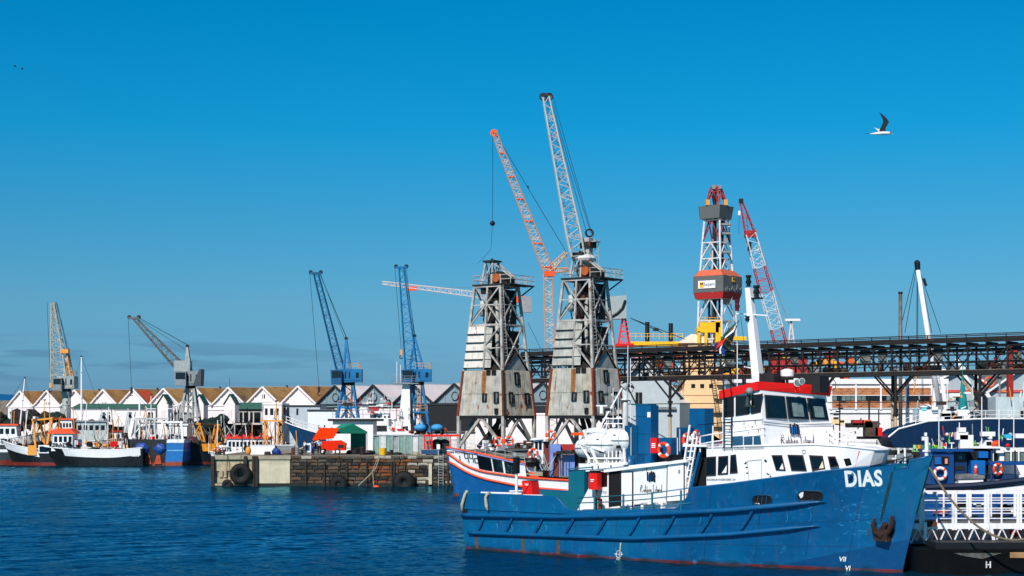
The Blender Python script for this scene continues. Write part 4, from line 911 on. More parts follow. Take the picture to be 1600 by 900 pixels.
def top(u):
    x=u*LD
    if x<7.7: return sheer(u)
    if x<9.2: f=(x-7.7)/1.5; return sheer(u)-(sheer(u)-2.62)*math.sin(f*math.pi/2)**1.0
    if x<16.3: return 2.62+(x-9.2)*.055
    if x<17.35: f=(x-16.3)/1.05; return 3.01+(sheer(u)-3.01)*(1-math.cos(f*math.pi/2))
    if 28.35<x<29.0: return sheer(u)-.32
    return sheer(u)
us=[0]+[i/60 for i in range(1,15)]+[.252,.257,.262,.27,.28,.29,.3,.307]+[i/60 for i in range(19,32)]+[.5425,.55,.556,.562,.568,.574,.578]+[i/60 for i in range(35,57)]+[.9433,.9436,.9648,.9652,.985,1.0]
us=sorted(set(us))
nz=16
def skin(side,z0f,z1f,off=0,n=nz):
    mb=MB(); k=len(us)
    for u in us:
        a,b=z0f(u),z1f(u)
        for j in range(n+1): mb.v.append(tuple(hull(u,a+(b-a)*j/n,side,off)))
    for i in range(k-1):
        for j in range(n):
            a=i*(n+1)+j; q=(a,a+n+1,a+n+2,a+1); mb.f.append(q if side<0 else q[::-1])
    return mb
mb=skin(-1,lambda u:-.7,top); o2=skin(1,lambda u:-.7,top); mb.add(o2.v,o2.f)
# transom
tz=[-.7+(3.45+.7)*j/10 for j in range(11)]; base=len(mb.v)
for z in tz: mb.v+=[tuple(hull(0,z,-1)),tuple(hull(0,z,1))]
for j in range(8): mb.f.append((base+2*j,base+2*j+2,base+2*j+3,base+2*j+1))
hm=mat('ferry_hull_paint',(0,80,128),.36,var=.14,scale=.45,streak=.2,rust=.07,rscale=1.3,z_bands=[(-9,(120,32,26)),(.16,(0,80,128))],coat=.15)
# broad faded and scuffed areas in the paint
t_=hm.node_tree; nd=t_.nodes; lk=t_.links; bsdf=nd['Principled BSDF']; oldc=bsdf.inputs['Base Color'].links[0].from_socket
tcn=nd.new('ShaderNodeTexCoord'); n1=nd.new('ShaderNodeTexNoise'); n1.inputs['Scale'].default_value=.22; n1.inputs['Detail'].default_value=3; lk.new(tcn.outputs['Object'],n1.inputs[0])
r1=nd.new('ShaderNodeMapRange'); r1.inputs[1].default_value=.45; r1.inputs[2].default_value=.66; r1.inputs[4].default_value=.45; lk.new(n1.outputs[0],r1.inputs[0])
mx=nd.new('ShaderNodeMix'); mx.data_type='RGBA'; lk.new(r1.outputs[0],mx.inputs['Factor']); lk.new(oldc,mx.inputs['A']); mx.inputs['B'].default_value=lin((4,100,136))+(1,)
n2=nd.new('ShaderNodeTexNoise'); n2.inputs['Scale'].default_value=1.7; n2.inputs['Detail'].default_value=9; n2.inputs['Roughness'].default_value=.72; n2.inputs['Distortion'].default_value=.8; lk.new(tcn.outputs['Object'],n2.inputs[0])
r2=nd.new('ShaderNodeMapRange'); r2.inputs[1].default_value=.575; r2.inputs[2].default_value=.7; r2.inputs[4].default_value=.6; lk.new(n2.outputs[0],r2.inputs[0])
mx2=nd.new('ShaderNodeMix'); mx2.data_type='RGBA'; lk.new(r2.outputs[0],mx2.inputs['Factor']); lk.new(mx.outputs['Result'],mx2.inputs['A']); mx2.inputs['B'].default_value=lin((40,134,178))+(1,)
# fouled strip just above the water
spz=nd.new('ShaderNodeSeparateXYZ'); lk.new(tcn.outputs['Object'],spz.inputs[0])
r3=nd.new('ShaderNodeMapRange'); r3.inputs[1].default_value=.8; r3.inputs[2].default_value=.0; r3.inputs[4].default_value=1; lk.new(spz.outputs['Z'],r3.inputs[0])
n3=nd.new('ShaderNodeTexNoise'); n3.inputs['Scale'].default_value=.9; n3.inputs['Detail'].default_value=6; lk.new(tcn.outputs['Object'],n3.inputs[0])
ad=nd.new('ShaderNodeMath'); ad.operation='MULTIPLY'; lk.new(r3.outputs[0],ad.inputs[0]); lk.new(n3.outputs[0],ad.inputs[1])
r4=nd.new('ShaderNodeMapRange'); r4.inputs[1].default_value=.3; r4.inputs[2].default_value=.5; r4.inputs[4].default_value=.75; lk.new(ad.outputs[0],r4.inputs[0])
mx3=nd.new('ShaderNodeMix'); mx3.data_type='RGBA'; lk.new(r4.outputs[0],mx3.inputs['Factor']); lk.new(mx2.outputs['Result'],mx3.inputs['A']); mx3.inputs['B'].default_value=lin((16,42,46))+(1,)
# dark lower patch toward the bow (darker blue paint below a slanting line)
cmb=nd.new('ShaderNodeVectorMath'); cmb.operation='DOT_PRODUCT'; cmb.inputs[1].default_value=(-.24,0,1); lk.new(tcn.outputs['Object'],cmb.inputs[0])
lt=nd.new('ShaderNodeMath'); lt.operation='LESS_THAN'; lt.inputs[1].default_value=-5.1; lk.new(cmb.outputs['Value'],lt.inputs[0])
gz=nd.new('ShaderNodeMath'); gz.operation='GREATER_THAN'; gz.inputs[1].default_value=.16; lk.new(spz.outputs['Z'],gz.inputs[0])
mm=nd.new('ShaderNodeMath'); mm.operation='MULTIPLY'; lk.new(lt.outputs[0],mm.inputs[0]); lk.new(gz.outputs[0],mm.inputs[1])
m8=nd.new('ShaderNodeMath'); m8.operation='MULTIPLY'; m8.inputs[1].default_value=.6; lk.new(mm.outputs[0],m8.inputs[0])
mx4=nd.new('ShaderNodeMix'); mx4.data_type='RGBA'; lk.new(m8.outputs[0],mx4.inputs['Factor']); lk.new(mx3.outputs['Result'],mx4.inputs['A']); mx4.inputs['B'].default_value=lin((2,50,96))+(1,)
lk.new(mx4.outputs['Result'],bsdf.inputs['Base Color'])
# slight plate dishing
bmp=nd.new('ShaderNodeBump'); bmp.inputs['Strength'].default_value=.6; bmp.inputs['Distance'].default_value=.14; n5=nd.new('ShaderNodeTexNoise'); n5.inputs['Scale'].default_value=.8; n5.inputs['Detail'].default_value=2; lk.new(tcn.outputs['Object'],n5.inputs[0]); lk.new(n5.outputs[0],bmp.inputs['Height']); lk.new(bmp.outputs[0],bsdf.inputs['Normal'])
hullob=mb.build('hull',hm,dias,smooth=True)
inn=skin(-1,lambda u:max(1.6,top(u)-3),top,-.12,4); i2=skin(1,lambda u:max(1.6,top(u)-3),top,-.12,4); inn.add(i2.v,i2.f); inn.build('inner_bulwark',dteal,dias,smooth=True)
mb=MB()
for side in(-1,1):
    pts=[hull(u,top(u)+.02,side,-.06) for u in us]; mb.path(pts,.07,6)
mb.build('cap_rail',dblue,dias,smooth=True)
mb=MB(); k=len(us)
dz=lambda u:2.45+max(0,(u*LD-9)*.05)+max(0,(u*LD-17)*.09)
for u in us: a=hull(u,dz(u),-1,-.1); mb.v+=[tuple(a),(a.x,-a.y,a.z)]
mb.f=[(2*i,2*i+2,2*i+3,2*i+1) for i in range(k-1)]; mb.build('deck',mat('deck_green_grey',(70,92,92),.8,var=.15),dias)
# transom upper plate with the rounded opening toward the camera
mb=MB(); a=hull(0,2.6,-1);b=hull(0,2.6,1); mb.prism([a,b,b+Vector((0,0,.8)),a+Vector((0,0,.8))],(.12,0,0)); mb.build('transom_plate',dteal,dias)
# rub rails and slanting stays
def rail(z0,z1,x0,x1,r,name='rub_rail'):
    n=44; pts=[];rs=[]
    for i in range(n+1):
        f=i/n; x=x0+(x1-x0)*f; u=x/LD; z=z0(x) ; pts.append(hull(u,z,-1,.1)); rs.append(r*(min(1,(1-f)*12+.12)) if f>.9 else r)
    mb=MB(); mb.path(pts,r,10,rs); return mb.build(name,dblue,dias,smooth=True)
def lerp_pts(P_): 
    def f(x):
        for (a,za),(b,zb_) in zip(P_[:-1],P_[1:]):
            if x<=b: return za+(zb_-za)*(x-a)/(b-a)
        return P_[-1][1]
    return f
zr1=lerp_pts([(-1,2.12),(0,2.12),(8,2.3),(13.8,2.62),(20,3.1),(25.5,3.72)]); zr2=lerp_pts([(-1,1.05),(0.3,1.05),(13.8,1.28),(20,1.75),(25.5,2.42)])
rail(zr1,0,.1,25.3,.15); rail(zr2,0,.5,25.2,.13)
for i in range(9):
    x=1.2+i*2.42; mb=MB(); mb.path([hull(x/LD,zr2(x),-1,.08),hull((x+.45)/LD,(zr1(x+.4)+zr2(x))/2,-1,.08),hull((x+.8)/LD,zr1(x+.8),-1,.08)],.09,6); mb.build('rub_rail_stay',dblue,dias)
mb=MB(); mb.path([hull(u,2.5,-1,.03) for u in [i/40*.3 for i in range(41)]],.03,4); mb.build('knuckle_line',dblue,dias)
for x in (.9,5.0,7.9):
    mb=MB(); mb.prism([hull(x/LD,.1,-1,.012),hull((x+.28)/LD,.1,-1,.012),hull((x+.22)/LD,1.0,-1,.012),hull((x+.05)/LD,1.0,-1,.012)],(0,.01,0)); mb.build('rust_run',mat('rust_run',(96,62,38),.8,var=.3,scale=4),hullob)
random.seed(41)
for k in range(34): # scraped paint round the anchor
    cx_,cz_=random.gauss(27.2,1.1),random.gauss(3.2,.75); a_=random.uniform(-.5,.5)
    if cx_>28.6 or cz_<1.6: continue
    ln=random.uniform(.08,.4); mb=MB(); mb.path([hull((cx_+ln*t_2*math.cos(a_))/LD,cz_+ln*t_2*math.sin(a_)+random.uniform(-.02,.02),-1,.003) for t_2 in (0,.33,.66,1)],.02,4,[.004,random.uniform(.01,.03),random.uniform(.008,.02),.004]); mb.build('paint_scrape',mat('scrape_cyan',(46,140,190),.5,var=.3,scale=6),hullob)
mb=MB(); mb.path([hull(28.3/LD,z,-1,.012) for z in (5.3,4.6,3.9,3.2,2.7)],.07,4,[.05,.08,.09,.07,.03]); mb.build('stain_run',mat('green_stain',(22,60,62),.8,var=.3),hullob)
# plate seams, rust weeps and scuffs
seamm=mat('hull_seam',(4,62,100),.5,var=.2,rust=.2); weep=mat('rust_weep',(104,58,30),.8,var=.35,scale=5)
for x in (3.1,6.2,9.3,12.4,15.5,18.6,21.7,24.6,27.0):
    mb=MB(); mb.path([hull(x/LD,.25+(min(top(x/LD),sheer(x/LD))-.4)*j/14,-1,.004) for j in range(15)],.014,4); mb.build('plate_seam',seamm,hullob)
for zf_ in (lambda u:.85+u*.5,lambda u:1.75+1.2*u*u,):
    mb=MB(); mb.path([hull(i/50,zf_(i/50),-1,.004) for i in range(1,49)],.012,4); mb.build('plate_seam',seamm,hullob)
random.seed(17)
for k in range(26):
    x=random.uniform(.8,28); zt_=random.choice([zr1(x)-.12,zr2(x)-.12,zr2(x)-.12]) if x<25 else random.uniform(2,5); ln=random.uniform(.15,.6); w_=random.uniform(.012,.035)
    mb=MB(); mb.path([hull((x+random.uniform(-.01,.01))/LD,zt_-ln*j/4,-1,.004) for j in range(5)],w_,4,[w_,w_*.9,w_*.7,w_*.5,w_*.2]); mb.build('rust_weep',weep,hullob)
# lettering wrapped on the hull
lm_=mat('letter_white',(236,236,232),.5,var=.03)
def onhull(px,py,iters=40,off=.03):
    lat=3.3
    for _ in range(iters):
        x,y,z=hx(px,py,lat); u=min(max(x/LD,0),1); 
        for _2 in range(6): h_=hull(u,z,-1); u=min(1,max(0,u+(x-h_.x)/LD))
        lat=.5*lat+.5*(-hull(u,z,-1).y)
    return u,z
def hull_text(txt,pxc,pyc,size,name,bold=.0,slope=0,m=lm_,sp=1,wx=1,sh=0):
    u0,z0=onhull(pxc,pyc)
    return text_mesh(txt,size,lambda a,b:hull(u0+(a*wx+b*sh)/LD,z0+b+a*slope,-1,.025),m,name,hullob,bold=bold,spacing=sp)
hull_text('DIAS',1349,749,1.15,'name_lettering',bold=.04,slope=.03,sp=1.05,wx=.74,sh=-.27)
hull_text('VII',1317,874,.36,'draught_mark',.005); hull_text('VI',1325,888,.36,'draught_mark',.005)
u0,z0=onhull(967,866)
mb=MB(); 
for i in range(20):
    a=2*math.pi*i/20; b=2*math.pi*(i+1)/20; mb.tube(hull(u0+math.cos(a)*.2/LD,z0+math.sin(a)*.2,-1,.02),hull(u0+math.cos(b)*.2/LD,z0+math.sin(b)*.2,-1,.02),.018,n=4)
mb.tube(hull(u0-.32/LD,z0,-1,.02),hull(u0+.32/LD,z0,-1,.02),.018,n=4); mb.tube(hull(u0-.15/LD,z0-.28,-1,.02),hull(u0+.15/LD,z0-.28,-1,.02),.018,n=4); mb.build('load_line_mark',lm_,hullob)
# weld arcs / scupper flaps
for (px,py) in ((774,824),(797,826),(850,826),(1090,812),(1225,810),(1262,808)):
    u0,z0=onhull(px,py); mb=MB(); mb.path([hull(u0+math.cos(a)*.2/LD,z0+math.sin(a)*.28,-1,.012) for a in [(-.9+i*.3) for i in range(7)]],.014,4); mb.build('weld_arc',mat('scuff_light',(70,140,180)),hullob)
# fairlead openings
def oval(px,py,w,h,bars):
    u0,z0=onhull(px,py); P=lambda a,b,o:hull(u0+a/LD,z0+b,-1,o)
    prof=[]
    for i in range(28):
        a=2*math.pi*i/28; cx=max(-(w-h)/2,min((w-h)/2,math.cos(a)*99)); prof.append(((w-h)/2*(1 if math.cos(a)>0 else -1)+math.cos(a)*h/2,math.sin(a)*h/2))
    mb=MB(); mb.add([P(a,b,.02) for a,b in prof],[tuple(range(28))]); f=mb.build('fairlead',interior,hullob)
    mb=MB(); mb.path([P(a,b,.03) for a,b in prof],.035,6,close=True); mb.build('fairlead_rim',mat('rim_dark_blue',(6,56,80)),hullob,smooth=True)
    if bars:
        for k in(-.22,0,.22): mb=MB(); mb.tube(P(k*w,-h*.45,.03),P(k*w,h*.45,.03),.02,n=5); mb.build('fairlead_bar',dblue,hullob)
        mb=MB(); mb.add([P(-w*.38,-h*.3,.024),P(-w*.1,-h*.42,.024),P(-w*.12,-h*.3,.024)],[(0,1,2)]); mb.build('light_patch',white,hullob)
    else:
        mb=MB(); mb.add([P(-w*.46,h*.1,.024),P(-w*.36,-h*.25,.024),P(-w*.28,-h*.1,.024),P(-w*.28,h*.42,.024),P(-w*.4,h*.35,.024)],[(0,1,2,3,4)]); mb.build('inner_plate',cleanwhite,hullob)
oval(1191,781.5,1.12,.55,True); oval(1266,775,1.35,.55,False)
# anchor
u0,z0=onhull(1383,826); AP=lambda a,b,o:hull(u0+a*.85/LD,z0+b*.85,-1,o)
anm=mat('rusty_anchor',(48,28,22),.9,var=.4,scale=6,rust=.4)
anc=MB(); anc.path([AP(.05,-.55,.12),AP(.02,0,.22),AP(.1,.35,.3)],.15,8); a1=anc.build('anchor_shank',anm,dias)
mb=MB(); mb.path([AP(-.6,.62,.3),AP(-.62,.25,.3),AP(-.42,-.2,.3),AP(0,-.42,.32),AP(.42,-.15,.32),AP(.52,.3,.32),AP(.46,.8,.32)],.13,8,[.06,.13,.15,.2,.16,.14,.1]); mb.build('anchor_flukes',anm,dias)
mb=MB(); mb.box(tuple(AP(.05,-.4,.18)),(.7,.5,.6)); mb.build('anchor_crown',anm,dias); 
mb=MB(); c=AP(.3,-.3,.02); mb.path([AP(.1+.5*math.cos(a),-.28+.5*math.sin(a),.03) for a in [i*.52 for i in range(12)]],.05,5,close=True); mb.build('hawse_rim',anm,dias)
mb=MB(); mb.add([AP(.1+.5*math.cos(a),-.28+.5*math.sin(a),.02) for a in [i*.52 for i in range(12)]],[tuple(range(12))]); mb.build('hawse_recess',interior,dias)
MWd=MW[dias.name]
# ---- generic wall with rectangles for deckhouses; faces given by bottom/top polylines
def house(name,pb,ptop,m,par=dias,roof=True):
    mb=MB(); k=len(pb); mb.v=[tuple(p) for p in pb]+[tuple(p) for p in ptop]; mb.f=[(i,(i+1)%k,(i+1)%k+k,i+k) for i in range(k)]
    if roof: mb.f.append(tuple(range(k,2*k)))
    return mb.build(name,m,par)
def plate(corners,nn,m,name,par,o0=.0,o1=.04):
    nn=Vector(nn).normalized(); mb=MB(); mb.prism([Vector(c)+nn*o0 for c in corners],nn*(o1-o0)); return mb.build(name,m,par)
def on_lat(lat,quadpx): return [Vector(hx(x,y,lat)) for x,y in quadpx]
nS=Vector((0,-1,0))
rubseal=mat('window_seal',(44,26,22),.7,var=.2)
def window_side(lat,x0,x1,x0t,x1t,yb0,yb1,yt0,yt1,par,fr=.07,pm=glass,slopey=None,curtain=None):
    c=on_lat(lat,[(x0,yb0),(x1,yb1),(x1t,yt1),(x0t,yt0)]); f=plate(c,nS,rubseal,'window',par,-.01,.05); ctr=sum(c,Vector())/4
    s=[p+(ctr-p).normalized()*fr*1.4 for p in c]; plate(s,nS,pm,'pane',f,.05,.06)
    if curtain: plate([s[1]*.95+s[0]*.05,s[1]*.4+s[0]*.6,s[1]*.5+s[2]*.5],nS,curtain,'curtain',f,.061,.066)
    return f
# aft deckhouse
LA=2.35
pb=[hx(899,803,LA),hx(1072,792,LA),(hx(1072,792,LA)[0],LA,2.8),(hx(899,803,LA)[0],LA,2.6)]
pt=[hx(933,737,LA),hx(1072,721,LA),(hx(1072,721,LA)[0],LA,5.6),(hx(933,737,LA)[0],LA,5.0)]
ah=house('aft_deckhouse',pb,pt,white)
a,b=Vector(hx(945,736,LA+.12)),Vector(hx(1074,720,LA+.12)); mb=MB(); mb.bar(a,b,.2,.16); mb.build('eave_gutter',cleanwhite,ah)
c=on_lat(LA,[(953,792),(970,790),(970,736),(953,738)]); d_=plate(c,nS,interior,'doorway',ah,-.005,.02)
for q0,q1 in((0,3),(3,2),(1,2)): mb=MB(); mb.bar(c[q0]+nS*.04,c[q1]+nS*.04,.07); mb.build('door_frame',darksteel,d_)
c=on_lat(LA,[(972,797),(990,796),(990,737),(972,738)]); d_=plate(c,nS,cleanwhite,'open_door',ah,.05,.1)
for q0,q1 in((0,3),(3,2),(1,2)): mb=MB(); mb.bar(c[q0]+nS*.1,c[q1]+nS*.1,.05); mb.build('door_seal',darksteel,d_)
c=on_lat(LA,[(939,761),(949,760),(949,736.5),(939,737)]); plate(c,nS,glass,'window',ah,0,.03)
c=on_lat(LA,[(1043,784),(1070,782),(1070,720),(1044,721)]); d_=plate(c,nS,cleanwhite,'door',ah,.02,.07)
for q0,q1 in((0,3),(3,2),(1,2),(0,1)): mb=MB(); mb.bar(c[q0]+nS*.07,c[q1]+nS*.07,.045); mb.build('door_seal',darksteel,d_)
plate(on_lat(LA,[(1061,740),(1064,740),(1064,734),(1061,734)]),nS,greysteel,'door_notice',d_,.071,.08)
# blue-grey seat lockers and lower band along the deckhouse
for (x0,x1) in((997,1010),(1014,1029),(1031,1041),(1048,1069)):
    plate(on_lat(LA,[(x0,800),(x1,799),(x1,787),(x0+(2 if x0<1000 else 0),788)]),nS,mat('locker_blue_grey',(70,96,124),.6),'seat_locker',ah,.15,.5)
for (x0,x1) in((1010,1014),(1029,1031),(1041,1044)): plate(on_lat(LA,[(x0,802),(x1,802),(x1,785),(x0,785)]),nS,cleanwhite,'seat_post',ah,.15,.55)
plate(on_lat(LA,[(1045,798),(1071,796),(1071,792),(1045,794)]),nS,cleanwhite,'kick_board',ah,.2,.56)
plate(on_lat(LA,[(975,803),(986,803),(986,792),(975,792)]),nS,_m['locker_blue_grey'],'vent_box',ah,.11,.3)
plate(on_lat(LA,[(905,803),(968,800),(968,795),(905,798)]),nS,cleanwhite,'sill_board',ah,.03,.14)
# logo: blue patch and black strokes, then handwriting
lgb=mat('logo_blue',(20,120,200),.5,var=.1); ink=mat('ink_black',(24,26,34),.6,var=0)
def logo(par,org,ex,ez,nn,s=1.0):
    org=Vector(org);ex=Vector(ex).normalized();ez=Vector(ez).normalized();nn=Vector(nn).normalized()
    mb=MB()
    poly=[(-.26,-.16),(-.2,-.28),(-.1,-.18),(.02,-.24),(.12,-.2),(.2,-.3),(.24,-.06),(.34,.02),(.3,.14),(.2,.2),(.06,.16),(-.06,.24),(-.2,.12),(-.3,.06)]
    mb.prism([org+ex*x*s+ez*z*s+nn*.025 for x,z in poly],nn*.008); lo=mb.build('logo',lgb,par)
    for x,z0,z1,sl in((-.26,-.22,.3,.0),(-.12,-.3,.26,.03),(.02,-.26,.34,.0),(.13,-.26,.3,.03),(.26,-.3,.24,-.03)):
        mb=MB(); mb.bar(org+ex*x*s+ez*z0*s+nn*.04,org+ex*(x+sl)*s+ez*z1*s+nn*.04,.1*s,.03); mb.build('logo_stroke',ink,lo)
    return lo
GL={'R':[[(0,0),(.05,.5),(.2,.95),(.42,.9),(.4,.65),(.1,.5),(.45,.0),(.6,.1)]],'o':[[(0,.2),(.12,.38),(.26,.25),(.14,.0),(.0,.2)]],'b':[[(0,.8),(.02,.0),(.2,.02),(.22,.25),(.04,.3)]],
 'e':[[(0,.18),(.22,.24),(.12,.38),(.0,.2),(.1,.0),(.26,.06)]],'n':[[(0,0),(.02,.34)],[(.02,.2),(.15,.35),(.22,.0)]],'I':[[(.18,.95),(.0,.9),(.04,-.05),(.2,.0)]],'s':[[(.2,.34),(.04,.28),(.18,.12),(.0,.0)]],'l':[[(0,.8),(.02,0)]],
 'a':[[(.22,.34),(.04,.3),(.04,.04),(.2,.1),(.22,.34),(.26,.0)]],'d':[[(.2,.3),(.0,.2),(.06,.0),(.22,.1)],[(.26,.95),(.24,-.04),(.1,-.08)]],' ':[]}
def handwriting(par,txt,org,ex,ez,nn,width,h,r=.016):
    org=Vector(org);ex=Vector(ex).normalized();ez=Vector(ez).normalized();nn=Vector(nn).normalized()
    adv={'R':.7,'I':.3,' ':.25,'l':.14,'d':.4}; tot=sum(adv.get(c,.36) for c in txt); s=width/tot; x=-width/2; mb=MB()
    for c in txt:
        for st in GL[c]:
            mb.path([org+ex*(x+a*s)+ez*((b-.4)*h)+nn*.03 for a,b in st],r,4)
        x+=adv.get(c,.36)*s
    mb.build('handwritten_lettering',ink,par)
logo(ah,hx(1018,745,LA),(1,0,.03),(0,0,1),nS,.95)
handwriting(ah,'Robben Island',hx(1018,764,LA),(1,0,.04),(0,0,1),nS,1.55,.42)
text_mesh('S V 002',.2,lambda a,b:Vector(hx(942,769,LA))+Vector((a,-.02,b)),greysteel,'small_lettering',ah)
# red locker at the aft end of the house
mb=MB(); c=Vector(hx(930,752,LA+.35)); mb.box(tuple(c),(.62,.42,.95)); rb=mb.build('fire_locker',redp,dias); mb=MB(); mb.box((c.x,c.y,c.z+.55),(.5,.4,.16)); mb.build('locker_hood',black,rb); mb=MB(); mb.box((c.x-.05,c.y-.215,c.z+.1),(.26,.01,.05)); mb.box((c.x-.07,c.y-.215,c.z),(.2,.01,.05)); mb.build('locker_marking',lm_,rb)
mb=MB(); mb.tube((c.x+.1,c.y,c.z-.5),(c.x+.1,c.y,2.6),.06); mb.build('locker_stand',rusty,rb)
# blue box aft of deckhouse
c0=Vector(hx(888,770,1.6)); c1=Vector(hx(913,735,1.6)); mb=MB(); mb.box2(c0.x,c1.x,-1.6,.4,2.4,c1.z); mb.build('deck_locker',dteal,dias); mb=MB(); mb.bar(Vector(hx(887,733,1.7)),Vector(hx(925,730,1.7)),.07); mb.build('locker_rail',dteal,dias)
# funnels
def box_px(name,x0,x1,yt,zb_,lat,depth,m,x0b=None,par=dias):
    a=Vector(hx(x0,yt,lat)); b=Vector(hx(x1,yt,lat)); a0=Vector(hx(x0b,yt,lat)).x if x0b else a.x; zt_=(a.z+b.z)/2
    mb=MB(); mb.hexa([(a0,-lat,zb_),(b.x,-lat,zb_),(b.x,-lat+depth,zb_),(a0,-lat+depth,zb_),(a.x,-lat,zt_),(b.x,-lat,zt_),(b.x,-lat+depth,zt_),(a.x,-lat+depth,zt_)]); return mb.build(name,m,par),a,b
fb,a,b=box_px('funnel',993,1017,633,5.0,1.9,.75,dblue,x0b=995)
mb=MB(); mb.box((a.x+.3,-1.5,a.z+.03),(b.x-a.x+.1,.85,.06)); mb.build('funnel_cap',dteal,fb)
box_px('ventilator_box',976,996,665,4.9,1.95,1.2,mat('ferry_dark_blue',(2,68,106),.4,var=.1,coat=.1))
mb=MB(); p=Vector(hx(985,708,2.0)); mb.tube((p.x,-2.05,4.9),(p.x,-2.05,5.95),.3,n=14); mb.tube((p.x,-2.05,5.35),(p.x,-2.05,5.42),.32,n=14); mb.build('vent_drum',dblue,dias,smooth=True)
box_px('deck_box',1030,1049,684,5.9,1.2,1.0,dblue)
mb=MB(); p=Vector(hx(1024,720,1.3)); mb.box((p.x+.5,-.9,5.6),(1.4,.9,.8)); mb.build('recess',black,dias)
for zz in (6.0,7.2,8.2): mb=MB(); mb.box((a.x+.36,-1.905,zz),(b.x-a.x-.05,.02,.03)); mb.build('funnel_seam',seamm,fb)
mb=MB(); [mb.box((a.x+.4,-1.91,5.6+.09*k),(.5,.03,.04)) for k in range(6)]; mb.build('louvre_slats',_m['ferry_dark_blue'],fb,kind='stuff')
f2,a,b=box_px('funnel',1077,1101,638,5.0,-.9,.95,dblue,x0b=1079)
box_px('ventilator_box',1057,1080,668,5.8,-.6,1.2,_m['ferry_dark_blue']); box_px('deck_box',1082,1110,690,5.4,-.2,.8,dblue)
mb=MB(); a=Vector(hx(1069,676,.2)); mb.tube((a.x,.4,6.9),(a.x+.5,.4,7.1),.2,n=10); mb.build('horn',white,dias)
for zz in (6.2,7.6): mb=MB(); mb.box(((a.x+b.x)/2,.895,zz),(b.x-a.x-.05,.02,.03)); mb.build('funnel_seam',seamm,f2)
for (px_,y0_,y1_) in ((986,727,668),(1062,705,670)):
    mb=MB(); mb.tube(hx(px_,y0_,2.05),hx(px_,y1_,2.05),.035,n=6); mb.build('conduit',galv,dias)
mb=MB(); mb.box(tuple(hx(1014,648,1.93)),(.22,.03,.3)); mb.build('warning_plate',cleanwhite,fb)
# deck under the boats: upper aft deck slab
mb=MB(); mb.prism([hx(915,737,LA),hx(1080,719,LA),Vector(hx(1080,719,LA))+Vector((0,2*LA,0)),Vector(hx(915,737,LA))+Vector((0,2*LA,0))],(0,0,.08)); mb.build('boat_deck',cleanwhite,dias)
for py in (674,690,704): 
    mb=MB(); mb.bar(Vector(hx(1050,py+18,.5)),Vector(hx(1058,py+18,.5)),.08); mb.build('step',white,dias)
mb=MB(); 
for x in (1052,1058): mb.tube(hx(x,720,.6),hx(x,684,.6),.05,n=6)
mb.build('vent_pipes',white,dias)
# life-raft capsules in a cradle
for i,(px,py,r_,lat,hl) in enumerate(((919,700,.56,2.0,.75),(940,695,.72,1.95,1.05),(966,688,.70,1.6,1.05))):
    c=Vector(hx(px,py,lat)); t=thing('liferaft_capsule',['white life-raft capsule, leftmost and smallest of the three in the white cradle','white life-raft capsule, middle and largest of the three in the white cradle','white life-raft capsule beside the tall blue funnel box of the ferry'][i],'life raft',tuple(MWd@c),YAW,'life-raft capsules on the blue ferry')
    prof=[(-1.0,.3),(-.97,.55),(-.88,.8),(-.72,.95),(-.5,1.0),(.5,1.0),(.72,.95),(.88,.8),(.97,.55),(1.0,.3)]
    mb=MB(); mb.path([(hl*a,0,0) for a,ra in prof],1,20,[r_*ra for a,ra in prof]); mb.build('shell',mat('gelcoat_white',(232,230,226),.35,var=.05,streak=.15,dirt=.1),t,smooth=True)
    mb=MB(); mb.path([(hl*a,r_*ra*1.02*sg,0) for sg in(-1,) for a,ra in prof]+[(hl*a,r_*ra*1.02,0) for a,ra in prof[::-1]],.035,6,close=True); mb.build('seam_flange',greysteel,t)
    for a in(-.5,.5): mb=MB(); mb.torus((hl*a,0,0),r_*1.01,.014,(1,0,0),24,5); mb.build('strap',mat('strap_grey',(120,120,116),.7),t)
    mb=MB(); mb.box((hl*.45,-r_*.86,-r_*.5),(.3,.06,.22)); mb.box((hl*.2,-r_*.9,r_*.45),(.14,.06,.06)); mb.build('release_box',darksteel,t,kind='stuff')
mb=MB()
fr=[(903,690),(921,716),(975,716),(976,700)]
for lat in(2.6,1.0):
    pts=[Vector(hx(x,y,lat)) for x,y in fr]
    for p,q in zip(pts[:-1],pts[1:]): m1=MB(); m1.bar(p,q,.1); m1.build('cradle_beam',cleanwhite,dias)
for (p,q) in(((912,672),(934,725)),((921,716),(921,724)),((975,700),(977,726)),((905,692),(945,705))):
    m1=MB(); m1.bar(hx(*p,2.62),hx(*q,2.62),.12); m1.build('cradle_strut',cleanwhite,dias)
for px in range(945,980,6): m1=MB(); m1.tube(hx(px,727,2.5),hx(px,704,2.5),.045,n=6); m1.build('cradle_post',cleanwhite,dias)
m1=MB(); m1.bar(hx(918,726,2.55),hx(980,724,2.55),.16); m1.build('cradle_sill',cleanwhite,dias)
